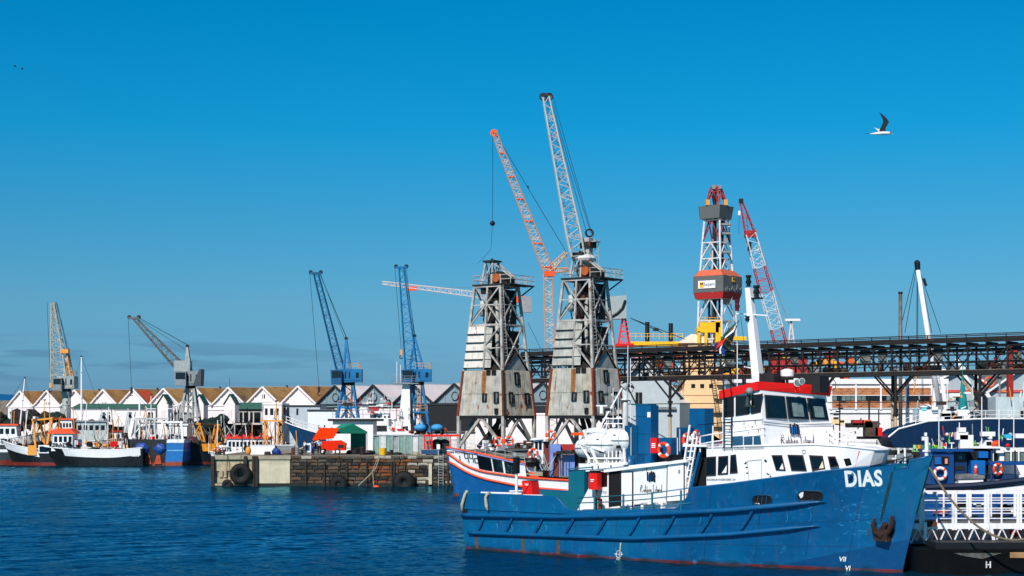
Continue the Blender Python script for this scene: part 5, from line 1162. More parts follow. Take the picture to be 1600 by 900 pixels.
# lifebuoys: separate things hung on the rails
def lifebuoy(c,R_,r,ax,label,m=None,world=False,grp='lifebuoys',white_base=False):
    t=thing('lifebuoy',label,'lifebuoy',tuple(c),0,grp); ax=Vector(ax).normalized(); mb=MB(); mb.torus((0,0,0),R_,r,ax,28,10); mb.build('ring',white if white_base else ringm,t,smooth=True)
    for k in range(4):
        a=math.pi/4+k*math.pi/2; mb=MB(); mb.torus((0,0,0),R_,r*1.06,ax,4,10,a-.17,a+.17); mb.build('band',ringm if white_base else cleanwhite,t,smooth=True)
    return t
Dw=lambda p:MWd@Vector(p)
axS=Vector((-.65,-.76,0))
lifebuoy(Dw(hx(1037,703,2.1)),.36,.1,axS,'orange lifebuoy beside the red box and tall funnel on the blue ferry')
lifebuoy(Dw(hx(1076,688,1.9)),.36,.1,axS,'orange lifebuoy behind the white ladder on the blue ferry, left of its pair')
lifebuoy(Dw(hx(1088,684,1.6)),.36,.1,(1,-.5,0),'orange lifebuoy seen almost edge on at the head of the white ladder')
mb=MB(); c=Vector(hx(1023.5,696,2.0)); mb.box(tuple(c),(.42,.3,.85)); rb=mb.build('lifebuoy_locker',redp,dias); mb=MB(); [mb.box((c.x,c.y-.155,c.z+z),(.26,.01,.05)) for z in(.1,0,-.1)]; mb.build('locker_marking',lm_,rb)
# forward deckhouse (lower)
def P4(x,lat,z): return Vector((x,-lat,z))
LB=2.15
def rayplane(px,py,A,nn):
    """pixel -> point on a plane given in ship coordinates"""
    o=IMd@Vector((0,0,EYE)); d_=(IMd@at(px,py,100))-o; t=(Vector(A)-o).dot(nn)/d_.dot(nn); return o+d_*t
IMd=MWd.inverted()
xc=24.3
pb=[P4(17.5,LB,3.3),P4(20,LB,4.2),P4(xc,LB,5.0),P4(25.75,1.6,5.2),P4(26.75,.8,5.3),P4(26.95,0,5.3),P4(26.75,-.8,5.3),P4(25.75,-1.6,5.2),P4(xc,-LB,5.0),P4(17.5,-LB,3.3)]
pt=[P4(17.5,LB,6.42),P4(20,LB,6.55),P4(xc,LB,6.68),P4(26.0,1.66,6.58),P4(27.15,.85,6.42),P4(27.4,0,6.4),P4(27.15,-.85,6.42),P4(26.0,-1.66,6.58),P4(xc,-LB,6.68),P4(17.5,-LB,6.42)]
fd=house('forward_deckhouse',pb,pt,cleanwhite)
mb=MB(); mb.path([p+Vector((0,0,.02)) for p in pt],.06,8,close=True); mb.build('roof_edge',cleanwhite,fd,smooth=True)
def wquad(A,B_,C_,D_,u0,u1,v0,v1,skew=0):
    f=lambda u,v:(A*(1-u)+B_*u)*(1-v)+(D_*(1-u)+C_*u)*v
    return [f(u0+skew,v0),f(u1+skew,v0),f(u1,v1),f(u0,v1)]
def win_face(A,B_,C_,D_,u0,u1,v0,v1,par,skew=0,pm=glass,curt=None,name='window',fr=.08,frm=None,quadpts=None):
    c=quadpts or wquad(A,B_,C_,D_,u0,u1,v0,v1,skew); nn=(B_-A).cross(D_-A).normalized(); f=plate(c,nn,frm or rubseal,name,par,-.01,.05); ctr=sum(c,Vector())/4
    s=[p+(ctr-p).normalized()*fr*1.3 for p in c]; plate(s,nn,pm,'pane',f,.05,.058)
    if curt: plate([s[1],s[0]*.45+s[1]*.55,s[1]*.35+s[2]*.65],nn,curt,'curtain',f,.059,.064)
    return f
for (x0,x1,yt,yb) in((1103,1119,714,744),(1122,1138,713,742),(1141,1153,711,740)):
    window_side(LB,x0,x1,x0+1,x1-(3 if x0>1140 else -0),yb,yb-1,yt,yt-1,fd,curtain=_m['white_paint'] if x0==1122 else None)
c=on_lat(LB,[(1171,753),(1190,748),(1190,718),(1168,720)]); 
for q0,q1 in((0,3),(3,2),(1,2)): mb=MB(); mb.bar(c[q0]+nS*.02,c[q1]+nS*.02,.025); mb.build('door_seam',mat('seam_grey',(170,168,166)),fd)
for px,py in((1166,722),(1167,730),(1196,719),(1201,741),(1204,744),(1168,739),(1165,724),(1197,721),(1199,740)): mb=MB(); mb.box(tuple(Vector(hx(px,py,LB))+nS*.02),(random.uniform(.06,.16),.03,.05),0); mb.build('rust_chip',rubseal,fd)
text_mesh('MAXIMUM PASSENGERS 124',.15,lambda a,b:Vector(hx(1127,749.5,LB))+Vector((a,-.02,b+a*.03)),greysteel,'capacity_lettering',fd,bold=.004)
cream=mat('cream_curtain',(224,206,170),.8)
window_side(LB,1213,1228,1206,1222,735,735.5,711,711,fd,curtain=white)
window_side(LB,1237,1261,1231,1255,735.5,736,710.5,711,fd)
def wpx(i,q,curt=None):
    A,B_,C_,D_=pb[i],pb[i+1],pt[i+1],pt[i]; nn=(B_-A).cross(D_-A).normalized()
    win_face(A,B_,C_,D_,0,0,0,0,fd,curt=curt,quadpts=[rayplane(x,y,A,nn) for x,y in q])
wpx(2,((1269,736),(1290,733),(1286,712),(1264,711)),cream)
wpx(3,((1297,731),(1311,728.5),(1305,713),(1293,713)))
wpx(4,((1322,728),(1330,726),(1327,716),(1318,717)))
mb=MB(); mb.torus(Vector(hx(1256,706,LB+.02)),.1,.02,(0,1,0),14,5); mb.build('ring_mark',greysteel,fd)
# wheelhouse block
WB=2.15; xa=18.55; 
wb=[P4(xa,WB,6.7),P4(21.35,WB,6.9),P4(21.75,1.9,6.9),P4(23.0,-1.85,6.9),P4(22.7,-WB-.2,6.9),P4(xa,-WB,6.7)]
wt=[P4(xa,WB,9.5),P4(21.2,WB,9.75),P4(21.35,1.9,9.75),P4(22.35,-1.85,9.6),P4(22.1,-WB-.2,9.6),P4(xa,-WB,9.5)]
wb=[P4(xa,WB,6.3),P4(21.25,WB,6.4),P4(23.25,-WB,6.4),P4(xa,-WB,6.3)]
wt=[P4(xa,WB,9.35),P4(21.0,WB,9.6),P4(22.55,-WB,9.35),P4(xa,-WB,9.35)]
wh=house('wheelhouse',wb,wt,cleanwhite)
# red roof fascia
rb0=[P4(xa-.15,WB+.12,9.15),P4(20.95,WB+.16,9.62),P4(22.75,-WB-.15,9.35),P4(xa-.1,-WB-.1,9.1)]
rt0=[P4(xa-.15,WB+.12,9.6),P4(20.9,WB+.18,10.08),P4(22.85,-WB-.15,9.88),P4(xa-.1,-WB-.1,9.6)]
house('roof_fascia',rb0,rt0,redp,wh); 
# wheelhouse windows: side three, front three
A,B_,C_,D_=wb[0],wb[1],wt[1],wt[0]
for (x0,x1,x0t,x1t,yt0,yt1,yb0,yb1) in((1132,1147,1132,1147,622,620,652,650),(1150,1171,1150,1173,619,617,650,647),(1174,1189,1175,1192,617,615,647,644)):
    window_side(WB,x0,x1,x0t,x1t,yb0,yb1,yt0,yt1,wh,fr=.05)
A,B_,C_,D_=wb[1],wb[2],wt[2],wt[1]
for (u0,u1) in((.05,.35),(.37,.67),(.69,.96)): win_face(A,B_,C_,D_,u0,u1,.53,.93,wh,fr=.05,frm=mat('window_frame_grey',(60,58,56),.6))
dg=mat('reflecting_glass_grey',(104,120,116),.15,var=.35,scale=2)
nn=(B_-A).cross(D_-A).normalized()
for u0,u1,v0,v1 in((.44,.6,.58,.82),(.76,.9,.58,.78)): plate(wquad(A,B_,C_,D_,u0,u1,v0,v1),nn,dg,'chart_screen',wh,.06,.068)
for k in (.1,.42,.74): c=wquad(A,B_,C_,D_,k,k+.01,.56,.9); mb=MB(); mb.bar(c[0]+nn*.08,c[3]+nn*.08,.03); mb.build('wiper',black,wh)
for v in(.47,.43): c=wquad(A,B_,C_,D_,.01,.99,v,v+.01); mb=MB(); mb.bar(c[0]+nn*.02,c[1]+nn*.02,.03); mb.build('trim_line',seam:=mat('seam_grey',(170,168,166)),wh)
cc=wquad(A,B_,C_,D_,.5,.6,.2,.3); ex=(B_-A).normalized(); ez=(D_-A).normalized(); f=lambda u,v:(A*(1-u)+B_*u)*(1-v)+(D_*(1-u)+C_*u)*v
lp_=rayplane(1241,671,A,nn); logo(wh,lp_,ex,ez,nn,1.0); handwriting(wh,'Robben Island',rayplane(1246,687,A,nn),ex,ez,nn,2.2,.5,.02)
# lower saloon windows on the side behind the rail
for(x0,x1) in((1145,1161),(1163,1176),(1178,1190)): plate(on_lat(WB,[(x0,697),(x1,696),(x1+(0 if x0<1170 else -2),681),(x0,682)]),nS,mat('blue_glass',(44,84,110),.12),'lower_window',wh,.0,.04)
# searchlight, bell
c=Vector(hx(1171,611,WB+.3)); mb=MB(); mb.sphere(tuple(c),.2,12,8); mb.build('deck_light',greysteel,wh,smooth=True)
c=Vector(hx(1168,628,WB+.25)); mb=MB(); 
for (z0,r0),(z1,r1) in zip([(.28,.05),(.2,.1),(0,.14),(-.2,.18)],[(.2,.1),(0,.14),(-.2,.18),(-.26,.24)]): mb.tube((c.x,c.y,c.z+z0),(c.x,c.y,c.z+z1),r0,r1,n=12)
mb.build('bell',mat('bell_bronze',(66,84,74),.35,metal=.6),wh); mb=MB(); mb.tube((c.x,c.y,c.z+.25),(c.x,c.y,c.z+.7),.03); mb.build('bell_bracket',darksteel,wh)
ladder(dias,Vector(hx(1137,700,WB+.18)),Vector(hx(1137,612,WB+.18)),.5,black,step=.32,r=.025)
ladder(dias,Vector(hx(1136,612,WB+.18)),Vector(hx(1137,585,WB+.0)),.5,black,step=.32,r=.025,name='roof_ladder')
random.seed(23)
for k in range(34):
    lat_=random.choice([LA,LB,WB]); px_,py_={LA:(random.uniform(990,1070),random.uniform(725,782)),LB:(random.uniform(1102,1250),random.uniform(706,750)),WB:(random.uniform(1130,1192),random.uniform(655,678))}[lat_]
    p=Vector(hx(px_,py_,lat_)); w_=random.uniform(.015,.04); ln=random.uniform(.05,.28); mb=MB(); mb.add([p+Vector((-w_,-.012,0)),p+Vector((w_,-.012,0)),p+Vector((w_*.3,-.012,-ln)),p+Vector((-w_*.3,-.012,-ln))],[(0,1,2,3)]); mb.build('rust_spot',mat('pale_rust',(150,104,70),.8,var=.3,scale=5),{LA:ah,LB:fd,WB:wh}[lat_])
# roof equipment
rz=9.75
mb=MB(); a=Vector(hx(1186,602,.8)); b=Vector(hx(1209,583,.8)); mb.box2(a.x,b.x,-.8,.4,9.6,b.z); mb.build('roof_locker',mat('soft_black',(30,30,32),.7,var=.2),dias)
a=Vector(hx(1254,604,-1)); b=Vector(hx(1281,587,-1)); mb=MB(); mb.box2(a.x,b.x,1,2,9.5,b.z); mb.build('roof_locker',_m['soft_black'],dias)
c=Vector(hx(1230,583,0)); mb=MB(); mb.tube((c.x,0,9.7),(c.x,0,c.z-.2),.08); mb.build('radar_stand',rusty,dias)
mb=MB(); 
for (z0,r0),(z1,r1) in zip([(-.22,.3),(-.16,.36),(.1,.36),(.18,.3)],[(-.16,.36),(.1,.36),(.18,.3),(.24,.12)]): mb.tube((c.x,0,c.z+z0),(c.x,0,c.z+z1),r0,r1,n=20)
mb.build('radar_dome',cleanwhite,dias,smooth=False)
mb=MB(); mb.box((c.x,0,c.z-.3),(.5,.5,.14)); mb.build('radar_base',darksteel,dias)
for px,py,r in((1243,598,.22),(1250,596,.18)):
    c=Vector(hx(px,py,.6)); mb=MB(); ax_=Vector((.8,-.6,0)); mb.tube(c,c+ax_*.28,r*.6,r,n=14); mb.build('searchlight',cleanwhite,dias); mb=MB(); mb.tube(c+ax_*.285,c+ax_*.3,r*.85,n=14); mb.build('searchlight_lens',dg,dias)
    mb=MB(); mb.tube(c-Vector((0,0,.5)),c,.05); mb.build('searchlight_stand',redp,dias)
# mast
mb=MB(); a=Vector(hx(1186,590,0)); b=Vector(hx(1170,450,0)); aw=.26; bw=.16
mb.hexa([(a.x-aw,-aw,9.7),(a.x+aw,-aw,9.7),(a.x+aw,aw,9.7),(a.x-aw,aw,9.7),(b.x-bw,-bw,b.z),(b.x+bw,-bw,b.z),(b.x+bw,bw,b.z),(b.x-bw,bw,b.z)]); ms=mb.build('mast',cleanwhite,dias)
blacklamp=mat('lamp_black',(20,20,22),.35)
def lamp_stack(px,y0,y1,lat,r=.13,col=blacklamp):
    a=Vector(hx(px,y0,lat)); b=Vector(hx(px,y1,lat)); n=max(2,int((b.z-a.z)/.22)); mb=MB()
    for i in range(n):
        z0=a.z+(b.z-a.z)*i/n; z1=a.z+(b.z-a.z)*(i+1)/n; mb.tube((a.x,a.y,z0),(a.x,a.y,z0+(z1-z0)*.6),r,r*.85,n=12); mb.tube((a.x,a.y,z0+(z1-z0)*.6),(a.x,a.y,z1),r*1.25,n=12)
    return mb.build('navigation_lamp',col,ms)
lamp_stack(1169.5,448,430,0); lamp_stack(1182,464,446,-.1,.15); lamp_stack(1152,486,468,.9,.12,mat('lamp_dark_red',(96,14,14),.3)); lamp_stack(1168,502,494,.2,.12)
for (p,q,w) in(((1152,490),(1200,493),.12),((1170,464),(1186,466),.14),((1176,493),(1164,496),.1),((1163,573),(1186,577),.1)): mb=MB(); mb.bar(hx(*p,.0),hx(*q,.0),w,.06); mb.build('cross_arm',cleanwhite,ms)
mb=MB(); p=Vector(hx(1182,466,-.1)); mb.box(tuple(p),(.6,.5,.08)); mb.build('lamp_bracket',blacklamp,ms)
# whip aerials
for px,y0,y1,lat in((1152,700,535,1.2),(1160,600,548,.8),(1215,600,575,1.0)): mb=MB(); mb.tube(hx(px,y0,lat),hx(px,y1,lat),.025,n=5); mb.build('whip_aerial',cleanwhite if px<1155 else black,dias)
# upper deck rails (white) around the deckhouse roof
def pipe(parr,pts,r,m,name): mb=MB(); mb.path(pts,r,6); return mb.build(name,m,parr,smooth=True)
for ys in((682,672),(694,682)):
    pipe(dias,[hx(1094,ys[0],LB),hx(1110,ys[0]-3,LB),hx(1195,ys[1]-4,LB)],.04,cleanwhite,'rail_pipe')
for px,y in((1094,683),(1113,680),(1132,678),(1163,676),(1193,672)): mb=MB(); mb.tube(hx(px,y+26,LB),hx(px,y,LB),.04,n=6); mb.build('rail_stanchion',cleanwhite,dias)
for px in(1114,1145): mb=MB(); mb.tube(hx(px,705,LB),hx(px,665,LB),.04,n=6); mb.build('rail_stanchion',cleanwhite,dias)
pipe(dias,[hx(1090,664,LB),hx(1145,659,LB),hx(1192,656,LB)],.025,black,'awning_wire')
# stair from the side deck to the boat deck
for dx in(0,7,12): mb=MB(); mb.bar(hx(1062+dx,770,2.25),hx(1078+dx,664+dx*1.5,2.25),.09); mb.build('stair_stringer',cleanwhite,dias)
for i in range(9): mb=MB(); mb.bar(hx(1065+i*1.6,765-i*10,2.25),hx(1075+i*1.6,765-i*10,2.25),.06); mb.build('stair_tread',cleanwhite,dias)
mb=MB(); mb.bar(hx(1080,765,2.15),hx(1094,706,2.15),.16); mb.build('pipe_blue',dblue,dias)
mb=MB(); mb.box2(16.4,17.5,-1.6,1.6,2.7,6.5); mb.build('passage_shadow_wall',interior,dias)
mb=MB(); mb.box2(16.0,17.6,-2.3,2.3,6.5,6.62); mb.build('passage_roof',cleanwhite,dias)
# starboard side rail over the low midship deck
for ys in((778,775,772,762),(786,784,780,772),(798,796,793,786)):
    P_=[(902,ys[0]),(960,ys[1]),(1010,ys[2]),(1080,ys[3])]
    pipe(dias,[hx(x,y,3.2) for x,y in P_],.035,dteal,'side_rail')
for px in(905,929,974,1019,1064): 
    mb=MB(); mb.tube(hx(px,804,3.2),hx(px,777-(px-905)*.07,3.2),.06 if px>905 else .03,n=6); mb.build('side_stanchion',dteal,dias)
mb=MB(); mb.path([hx(938,803,2.9),hx(938,781,2.9),hx(931,776,2.9)],.12,8); mb.build('vent_pipe',rusty,dias)
# aft deck gear
mb=MB(); a=Vector(hx(752,769.5,2.6)); b=Vector(hx(815,771,2.6)); mb.bar(a,b,.1); a=Vector(hx(770,773,2.4)); b=Vector(hx(848,774,2.4)); mb.bar(a,b,.08); mb.build('gangway_plank',cleanwhite,dias)
a=Vector(hx(807,772,1.2)); b=Vector(hx(807,722,1.2)); mb=MB(); mb.tube((a.x,a.y,2.5),(a.x,a.y,b.z),.09,n=8); po=mb.build('light_post',cleanwhite,dias)
mb=MB(); mb.box((a.x,a.y,b.z-.2),(.3,.3,1.0)); mb.build('lamp_box',black,po); mb=MB(); mb.box((a.x+.3,a.y,b.z+.42),(1.2,.12,.08)); mb.build('lamp_arm',greysteel,po); mb=MB(); mb.sphere((a.x-.1,a.y,b.z+.4),.2,10,6); mb.build('lamp_head',greysteel,po)
a=Vector(hx(824,770,1.0)); mb=MB(); mb.prism([(a.x-.35,-1.0,a.z-.2),(a.x+.45,-1.0,a.z-.2),(a.x+.3,-1.0,a.z+.72),(a.x-.45,-1.0,a.z+.72)],(0,.7,0)); rbx=mb.build('red_bin',redp,dias)
for q0,q1 in (((-.35,-.2),(.3,.72)),): mb=MB(); mb.bar((a.x+q0[0],-1.02,a.z+q0[1]),(a.x+q1[0],-1.02,a.z+q1[1]),.02); mb.build('bin_strap',black,rbx)
mb=MB(); mb.box((a.x-.05,-.65,a.z+.73),(.72,.66,.03)); mb.build('bin_mouth',interior,rbx)
text_mesh('FIRE',.16,lambda u,v:Vector((a.x-.05+u,-1.012,a.z+.5+v)),lm_,'bin_lettering',rbx,bold=.004)
rp=MB(); rp.path([Dw(hx(722,798,3.4)),Dw(hx(722,788,3.4)),Dw(hx(727,772,3.38)),Dw(hx(729,768,3.3)),Dw(hx(731,769,3.0))],.1,7); tag(rp.build('mooring_rope',rope,None,smooth=True),'thick pale rope hanging over the stern corner of the blue ferry','rope')
rp=MB(); rp.path([Dw(hx(765,771,3.1)),Dw(hx(761,772,3.4)),Dw(hx(759,777,3.42)),Dw(hx(760,790,3.42)),Dw(hx(762,798,3.42))],.1,7,[.1,.1,.1,.11,.06]); tag(rp.build('mooring_rope',rope,None,smooth=True),'short thick pale rope end hanging over the aft bulwark of the blue ferry','rope')
mb=MB(); [mb.tube(hx(px,802,3.35),hx(px,795,3.35),.07,n=8) for px in(724,728)]; mb.build('bollard',darksteel,dias)
# rope over the side with foam
rp=MB(); rp.path([hull(12.9/LD,z,-1,.06) for z in (1.0,.5,.2,-.1)],.05,6); rp.build('fender_rope',rope,dias)
# bow gear
for (px,lat) in((1404,.6),(1414,.5)): mb=MB(); mb.tube(hx(px,724,lat),hx(px,700,lat),.06,n=8); mb.build('windlass_post',white,dias)
mb=MB(); c=Vector(hx(1410,715,.4)); mb.tube((c.x,-.7,c.z),(c.x,.4,c.z),.22,n=14); mb.build('windlass_drum',greysteel,dias)
mb=MB(); c=Vector(hx(1452,706,.1)); mb.tube((c.x-.2,0,c.z-.5),(c.x-.2,0,c.z+.75),.1,n=8); mb.box((c.x-.2,0,c.z+.05),(.3,.3,.1)); mb.build('bow_post',white,dias)
mb=MB(); mb.path([hx(1300,743,1.8),hx(1380,724,1.2),hx(1425,712,.6)],.03,5); mb.build('bow_wire',darksteel,dias)
mb=MB(); a=Vector(hx(1310,705,-.6)); b=Vector(hx(1310,650,-.6))
for zz in (0,1,2): pipe(dias,[hx(1290,694-zz*11,-1.6),hx(1335,700-zz*11,-1.6)],.035,cleanwhite,'rail_pipe')
for px in(1294,1308,1322): mb=MB(); mb.tube(hx(px,702,-1.6),hx(px,672,-1.6),.035,n=6); mb.build('rail_stanchion',cleanwhite,dias)
# red cone-like ventilator at the front
c=Vector(hx(1341,717,.9)); mb=MB(); mb.prism([(c.x-.2,-1.3,c.z+.42),(c.x+.3,-1.3,c.z+.42),(c.x-.02,-1.3,c.z-.6)],(0,.4,0)); mb.build('red_pennant_board',redp,dias)
# national flag flying from the ferry's halyard
flag=thing('flag','South African flag hanging in folds on a halyard beside the white mast','flag',tuple(Dw(hx(1160,503,.5))))
fo=Dw(hx(1160,503,.5)); s_=F/fo.y
fcol={'r':mat('flag_red',(222,44,26),.8),'w':mat('flag_white',(232,230,226),.8),'g':mat('flag_green',(18,84,70),.8),'b':mat('flag_blue',(20,48,120),.8),'k':mat('flag_black',(16,22,26),.8),'y':mat('flag_gold',(180,116,44),.8)}
for kk,poly in (('g',[(1155,500),(1145,508),(1133,520),(1126,529),(1128,531),(1150,509)]),('r',[(1149,508),(1128,529),(1121,538),(1119,545),(1123,543),(1129,537),(1133,528),(1146,516)]),
  ('w',[(1152,502),(1149,508),(1145,514),(1133,526),(1132,529),(1146,518),(1151,508)]),('w',[(1126,541),(1128,540),(1126,547),(1127,552),(1124.5,553),(1124,546)]),
  ('k',[(1156,499),(1152,505),(1147,518),(1134,528),(1129,537),(1128,541),(1132,546),(1138,548),(1143,547),(1144.5,535),(1148,520)]),('b',[(1124,532),(1118,537),(1117,543),(1119,545),(1121,538)]),
  ('b',[(1127,542),(1132,546),(1134,549),(1130,556),(1126.5,551)]),('y',[(1133,528),(1139,529),(1144,536),(1143,539),(1138,532),(1132,531)]),('g',[(1130,536),(1136,537),(1142,545),(1139,547),(1132,541)])):
    pts=[Vector(((x-1160)/s_,.12*math.sin((x-1117)*.35)+{'k':.03,'g':-.02,'r':0,'w':-.03,'b':.01,'y':-.05}[kk],-(y-503)/s_)) for x,y in poly]; mb=MB(); mb.prism(pts,(0,.025,0)); mb.build('flag_field',fcol[kk],flag)
cable(flag,[Vector((-.1,0,.3)),Vector((.2,0,-2)),Vector((0,0,-6.6))],.012,black,'halyard')
# mooring line from the bow to the lower right
rp=MB(); rp.path(sag(Dw(hx(1452,730,.1)),at(1604,842,84),1.2,14),.06,7); tag(rp.build('mooring_rope',mat('grey_rope',(112,98,78),.95,var=.25,scale=8),None),'long grey mooring rope slanting from the ferry bow over the white gangway','rope')
# ------------------------------------------------------------ elevated conveyor gantry
random.seed(21)
gm=mat('gantry_black_steel',(30,27,26),.65,var=.4,scale=1.2,rust=.3,rustcol=(70,40,26))
gflange=mat('gantry_dusty_flange',(112,92,78),.9,var=.35,scale=1)
gpost=mat('gantry_pale_post',(190,168,140),.7,var=.15,rust=.35,streak=.3)
gA=Vector((gx(818,258),258,0)); gB=Vector((gx(1680,203),203,0)); gl=(gB-gA).length; gyaw=math.atan2(gB.y-gA.y,gB.x-gA.x)
gt=thing('conveyor_gantry','long black steel conveyor gantry on posts running across the yard to the right edge','gantry',(gA.x,gA.y,3.4),gyaw)
zb_,zc,zt3=10.75,14.0,15.05   # deck, top chord, upper walkway (above 3.4)
GW=2.6
for y in(-GW/2,GW/2):
    mb=MB(); mb.box2(0,gl,y-.15,y+.15,zb_-.42,zb_+.1); mb.build('bottom_girder',gm,gt)
    mb=MB(); mb.box2(0,gl,y-.22,y+.22,zb_+.1,zb_+.2); mb.build('girder_flange',gflange,gt)
    mb=MB(); mb.box2(0,gl,y-.12,y+.12,zc-.15,zc+.12); mb.build('top_chord',gm,gt)
mb=MB(); mb.box2(0,gl,-GW/2,GW/2,zb_-.1,zb_); mb.build('deck_plate',gm,gt)
mb=MB(); mb.box2(0,gl,-GW/2-.5,GW/2+.5,zt3-.45,zt3-.3); mb.build('belt_cover',gm,gt)
mb=MB(); mb.box2(0,gl,-.7,.7,zt3-.3,zt3+.05); mb.build('belt_cover',gm,gt)
for z in(zt3+.35,): 
    for y in(-GW/2-.5,GW/2+.5): mb=MB(); mb.box2(0,gl,y-.05,y+.05,z-.06,z+.06); mb.build('hand_rail',gm,gt)
mb=MB(); mb.box2(0,gl,-GW/2-.56,-GW/2-.5,zc+.35,zc+.55); mb.build('edge_girder',gm,gt)
bay=2.62; nb=int(gl/bay)
for k in range(nb+1):
    x=k*bay
    for y in(-GW/2,GW/2):
        mb=MB(); mb.box2(x-.11,x+.11,y-.1,y+.1,zb_+.2,zc-.15); mb.build('post',gm,gt)
        if k<nb:
            mb=MB(); 
            if k%2: mb.bar((x,y,zb_+.2),(x+bay,y,zc-.15),.13)
            else: mb.bar((x,y,zc-.15),(x+bay,y,zb_+.2),.13)
            mb.build('diagonal',gm,gt)
            if y<0 and k%3!=1:
                mb=MB(); 
                if k%2: mb.bar((x,y+.1,zc-.15),(x+bay,y+.1,zb_+.2),.09)
                else: mb.bar((x,y+.1,zb_+.2),(x+bay,y+.1,zc-.15),.09)
                mb.build('diagonal',gm,gt)
    mb=MB(); mb.box2(x-.08,x+.08,-GW/2-.5,GW/2+.5,zc+.12,zc+.4); mb.build('cross_beam',gm,gt)
    mb=MB(); mb.box2(x-.05,x+.05,-GW/2-.55,-GW/2-.45,zc+.3,zt3+.4); mb.build('rail_post',gm,gt)
    if k%4==2 or k%9==5:
        w=random.choice([1.2,1.5]); mb=MB(); mb.box2(x+.3,x+.3+w,-.6,-.5,zc-1.9,zc-.2); mb.build('hanging_panel',mat('panel_grey',(120,124,118),.6,var=.3,dirt=.5),gt)
for z,y in((zb_+.75,-.9),(zb_+1.15,-.9),(zb_+1.15,.9),(zc-1.0,-.2)):
    mb=MB(); mb.path([(i*gl/60,y,z+random.uniform(-.05,.05)) for i in range(61)],.045,4); mb.build('pipe_run',gm if y<0 else gflange,gt)
for k in range(nb):
    x=k*bay
    for z in(zb_+.22,zc-.3): mb=MB(); mb.box((x,-GW/2-.13,z),(.5,.04,.34)); mb.build('gusset_plate',gm,gt)
for z in(zb_+1.25,zb_+2.1):
    for y in(-GW/2,GW/2): mb=MB(); mb.box2(0,gl,y-.04,y+.04,z,z+.09); mb.build('longitudinal_rail',gm,gt)
mb=MB(); mb.box2(0,gl,-.8,.8,zc-.75,zc-.35); mb.build('conveyor_belt_frame',gm,gt)
for k in range(70):
    x=random.uniform(1,gl-1); z=random.uniform(zb_+.3,zc-.6); mb=MB()
    if k%2: mb.box((x,random.uniform(-.8,.8),z),(random.uniform(.2,1.2),.3,random.uniform(.15,.7)))
    else: mb.bar((x,random.uniform(-.8,.8),z),(x+random.uniform(-1.2,1.2),random.uniform(-.8,.8),z+random.uniform(-.8,.8)),.09)
    mb.build('gantry_fitting',random.choice([gm,gm,rusty,gflange,greysteel,rdw]),gt)
for k in range(26):
    x=random.uniform(5,gl-5); mb=MB(); mb.box2(x,x+random.uniform(.5,1.6),-.3,.3,zb_+.2,zb_+random.uniform(.6,1.1)); mb.build('idler_frame',random.choice([gm,gflange,rusty]),gt)
iv=MW[gt.name].inverted()
def gpos(px):
    r=(px-800)/F; d_=(gB-gA); # intersect
    t=(gA.y*r-gA.x)/(d_.x-d_.y*r); return t*gl
for px,big in((1047,1),(1163,1),(1276,1),(1397,1),(1528,1),(900,1)):
    x=gpos(px)
    for j,(dx,yy) in enumerate(((.85,-GW/2),(-.85,GW/2))):
        mb=MB(); mb.tube((x+dx,yy,5.2+j*2),(x+dx,yy,zb_-.4),.2,n=10); mb.build('support_post',gm,gt)
        mb=MB(); mb.tube((x+dx,yy,0),(x+dx,yy,5.2+j*2),.22,n=10); mb.build('support_post',gpost,gt)
        mb=MB(); mb.box((x+dx,yy,5.2+j*2),(.6,.5,.3)); mb.build('joint_box',gm,gt)
        for s in(-1,1): mb=MB(); mb.bar((x+dx,yy,7.6),(x+dx+s*2.6,yy,zb_-.4),.19); mb.build('knee_brace',gm,gt)
    mb=MB(); mb.bar((x+.85,-GW/2,7.6),(x-.85,GW/2,7.6),.16); mb.build('tie_beam',gm,gt)
    mb=MB(); mb.bar((x+.85,-GW/2,8.5),(x-.85,GW/2,4.6),.1); mb.build('tie_brace',gpost,gt)
for z in (6.9,): mb=MB(); mb.box2(0,gl,-GW/2-.3,-GW/2-.18,z-.06,z+.06); mb.build('service_pipe',gm,gt)
for px in(995,1067,1310,1433): 
    x=gpos(px); mb=MB(); mb.torus((x,-GW/2-.3,zb_-1.5),.5,.05,(0,1,0),16,5,sy=1.4); mb.tube((x,-GW/2-.3,zb_-.8),(x,-GW/2-.3,zb_-.4),.04); mb.build('hanging_loop',gm,gt)
for px,d,z0,z1 in((1407,235,3.4,26),(1575,190,3.4,16)): pass
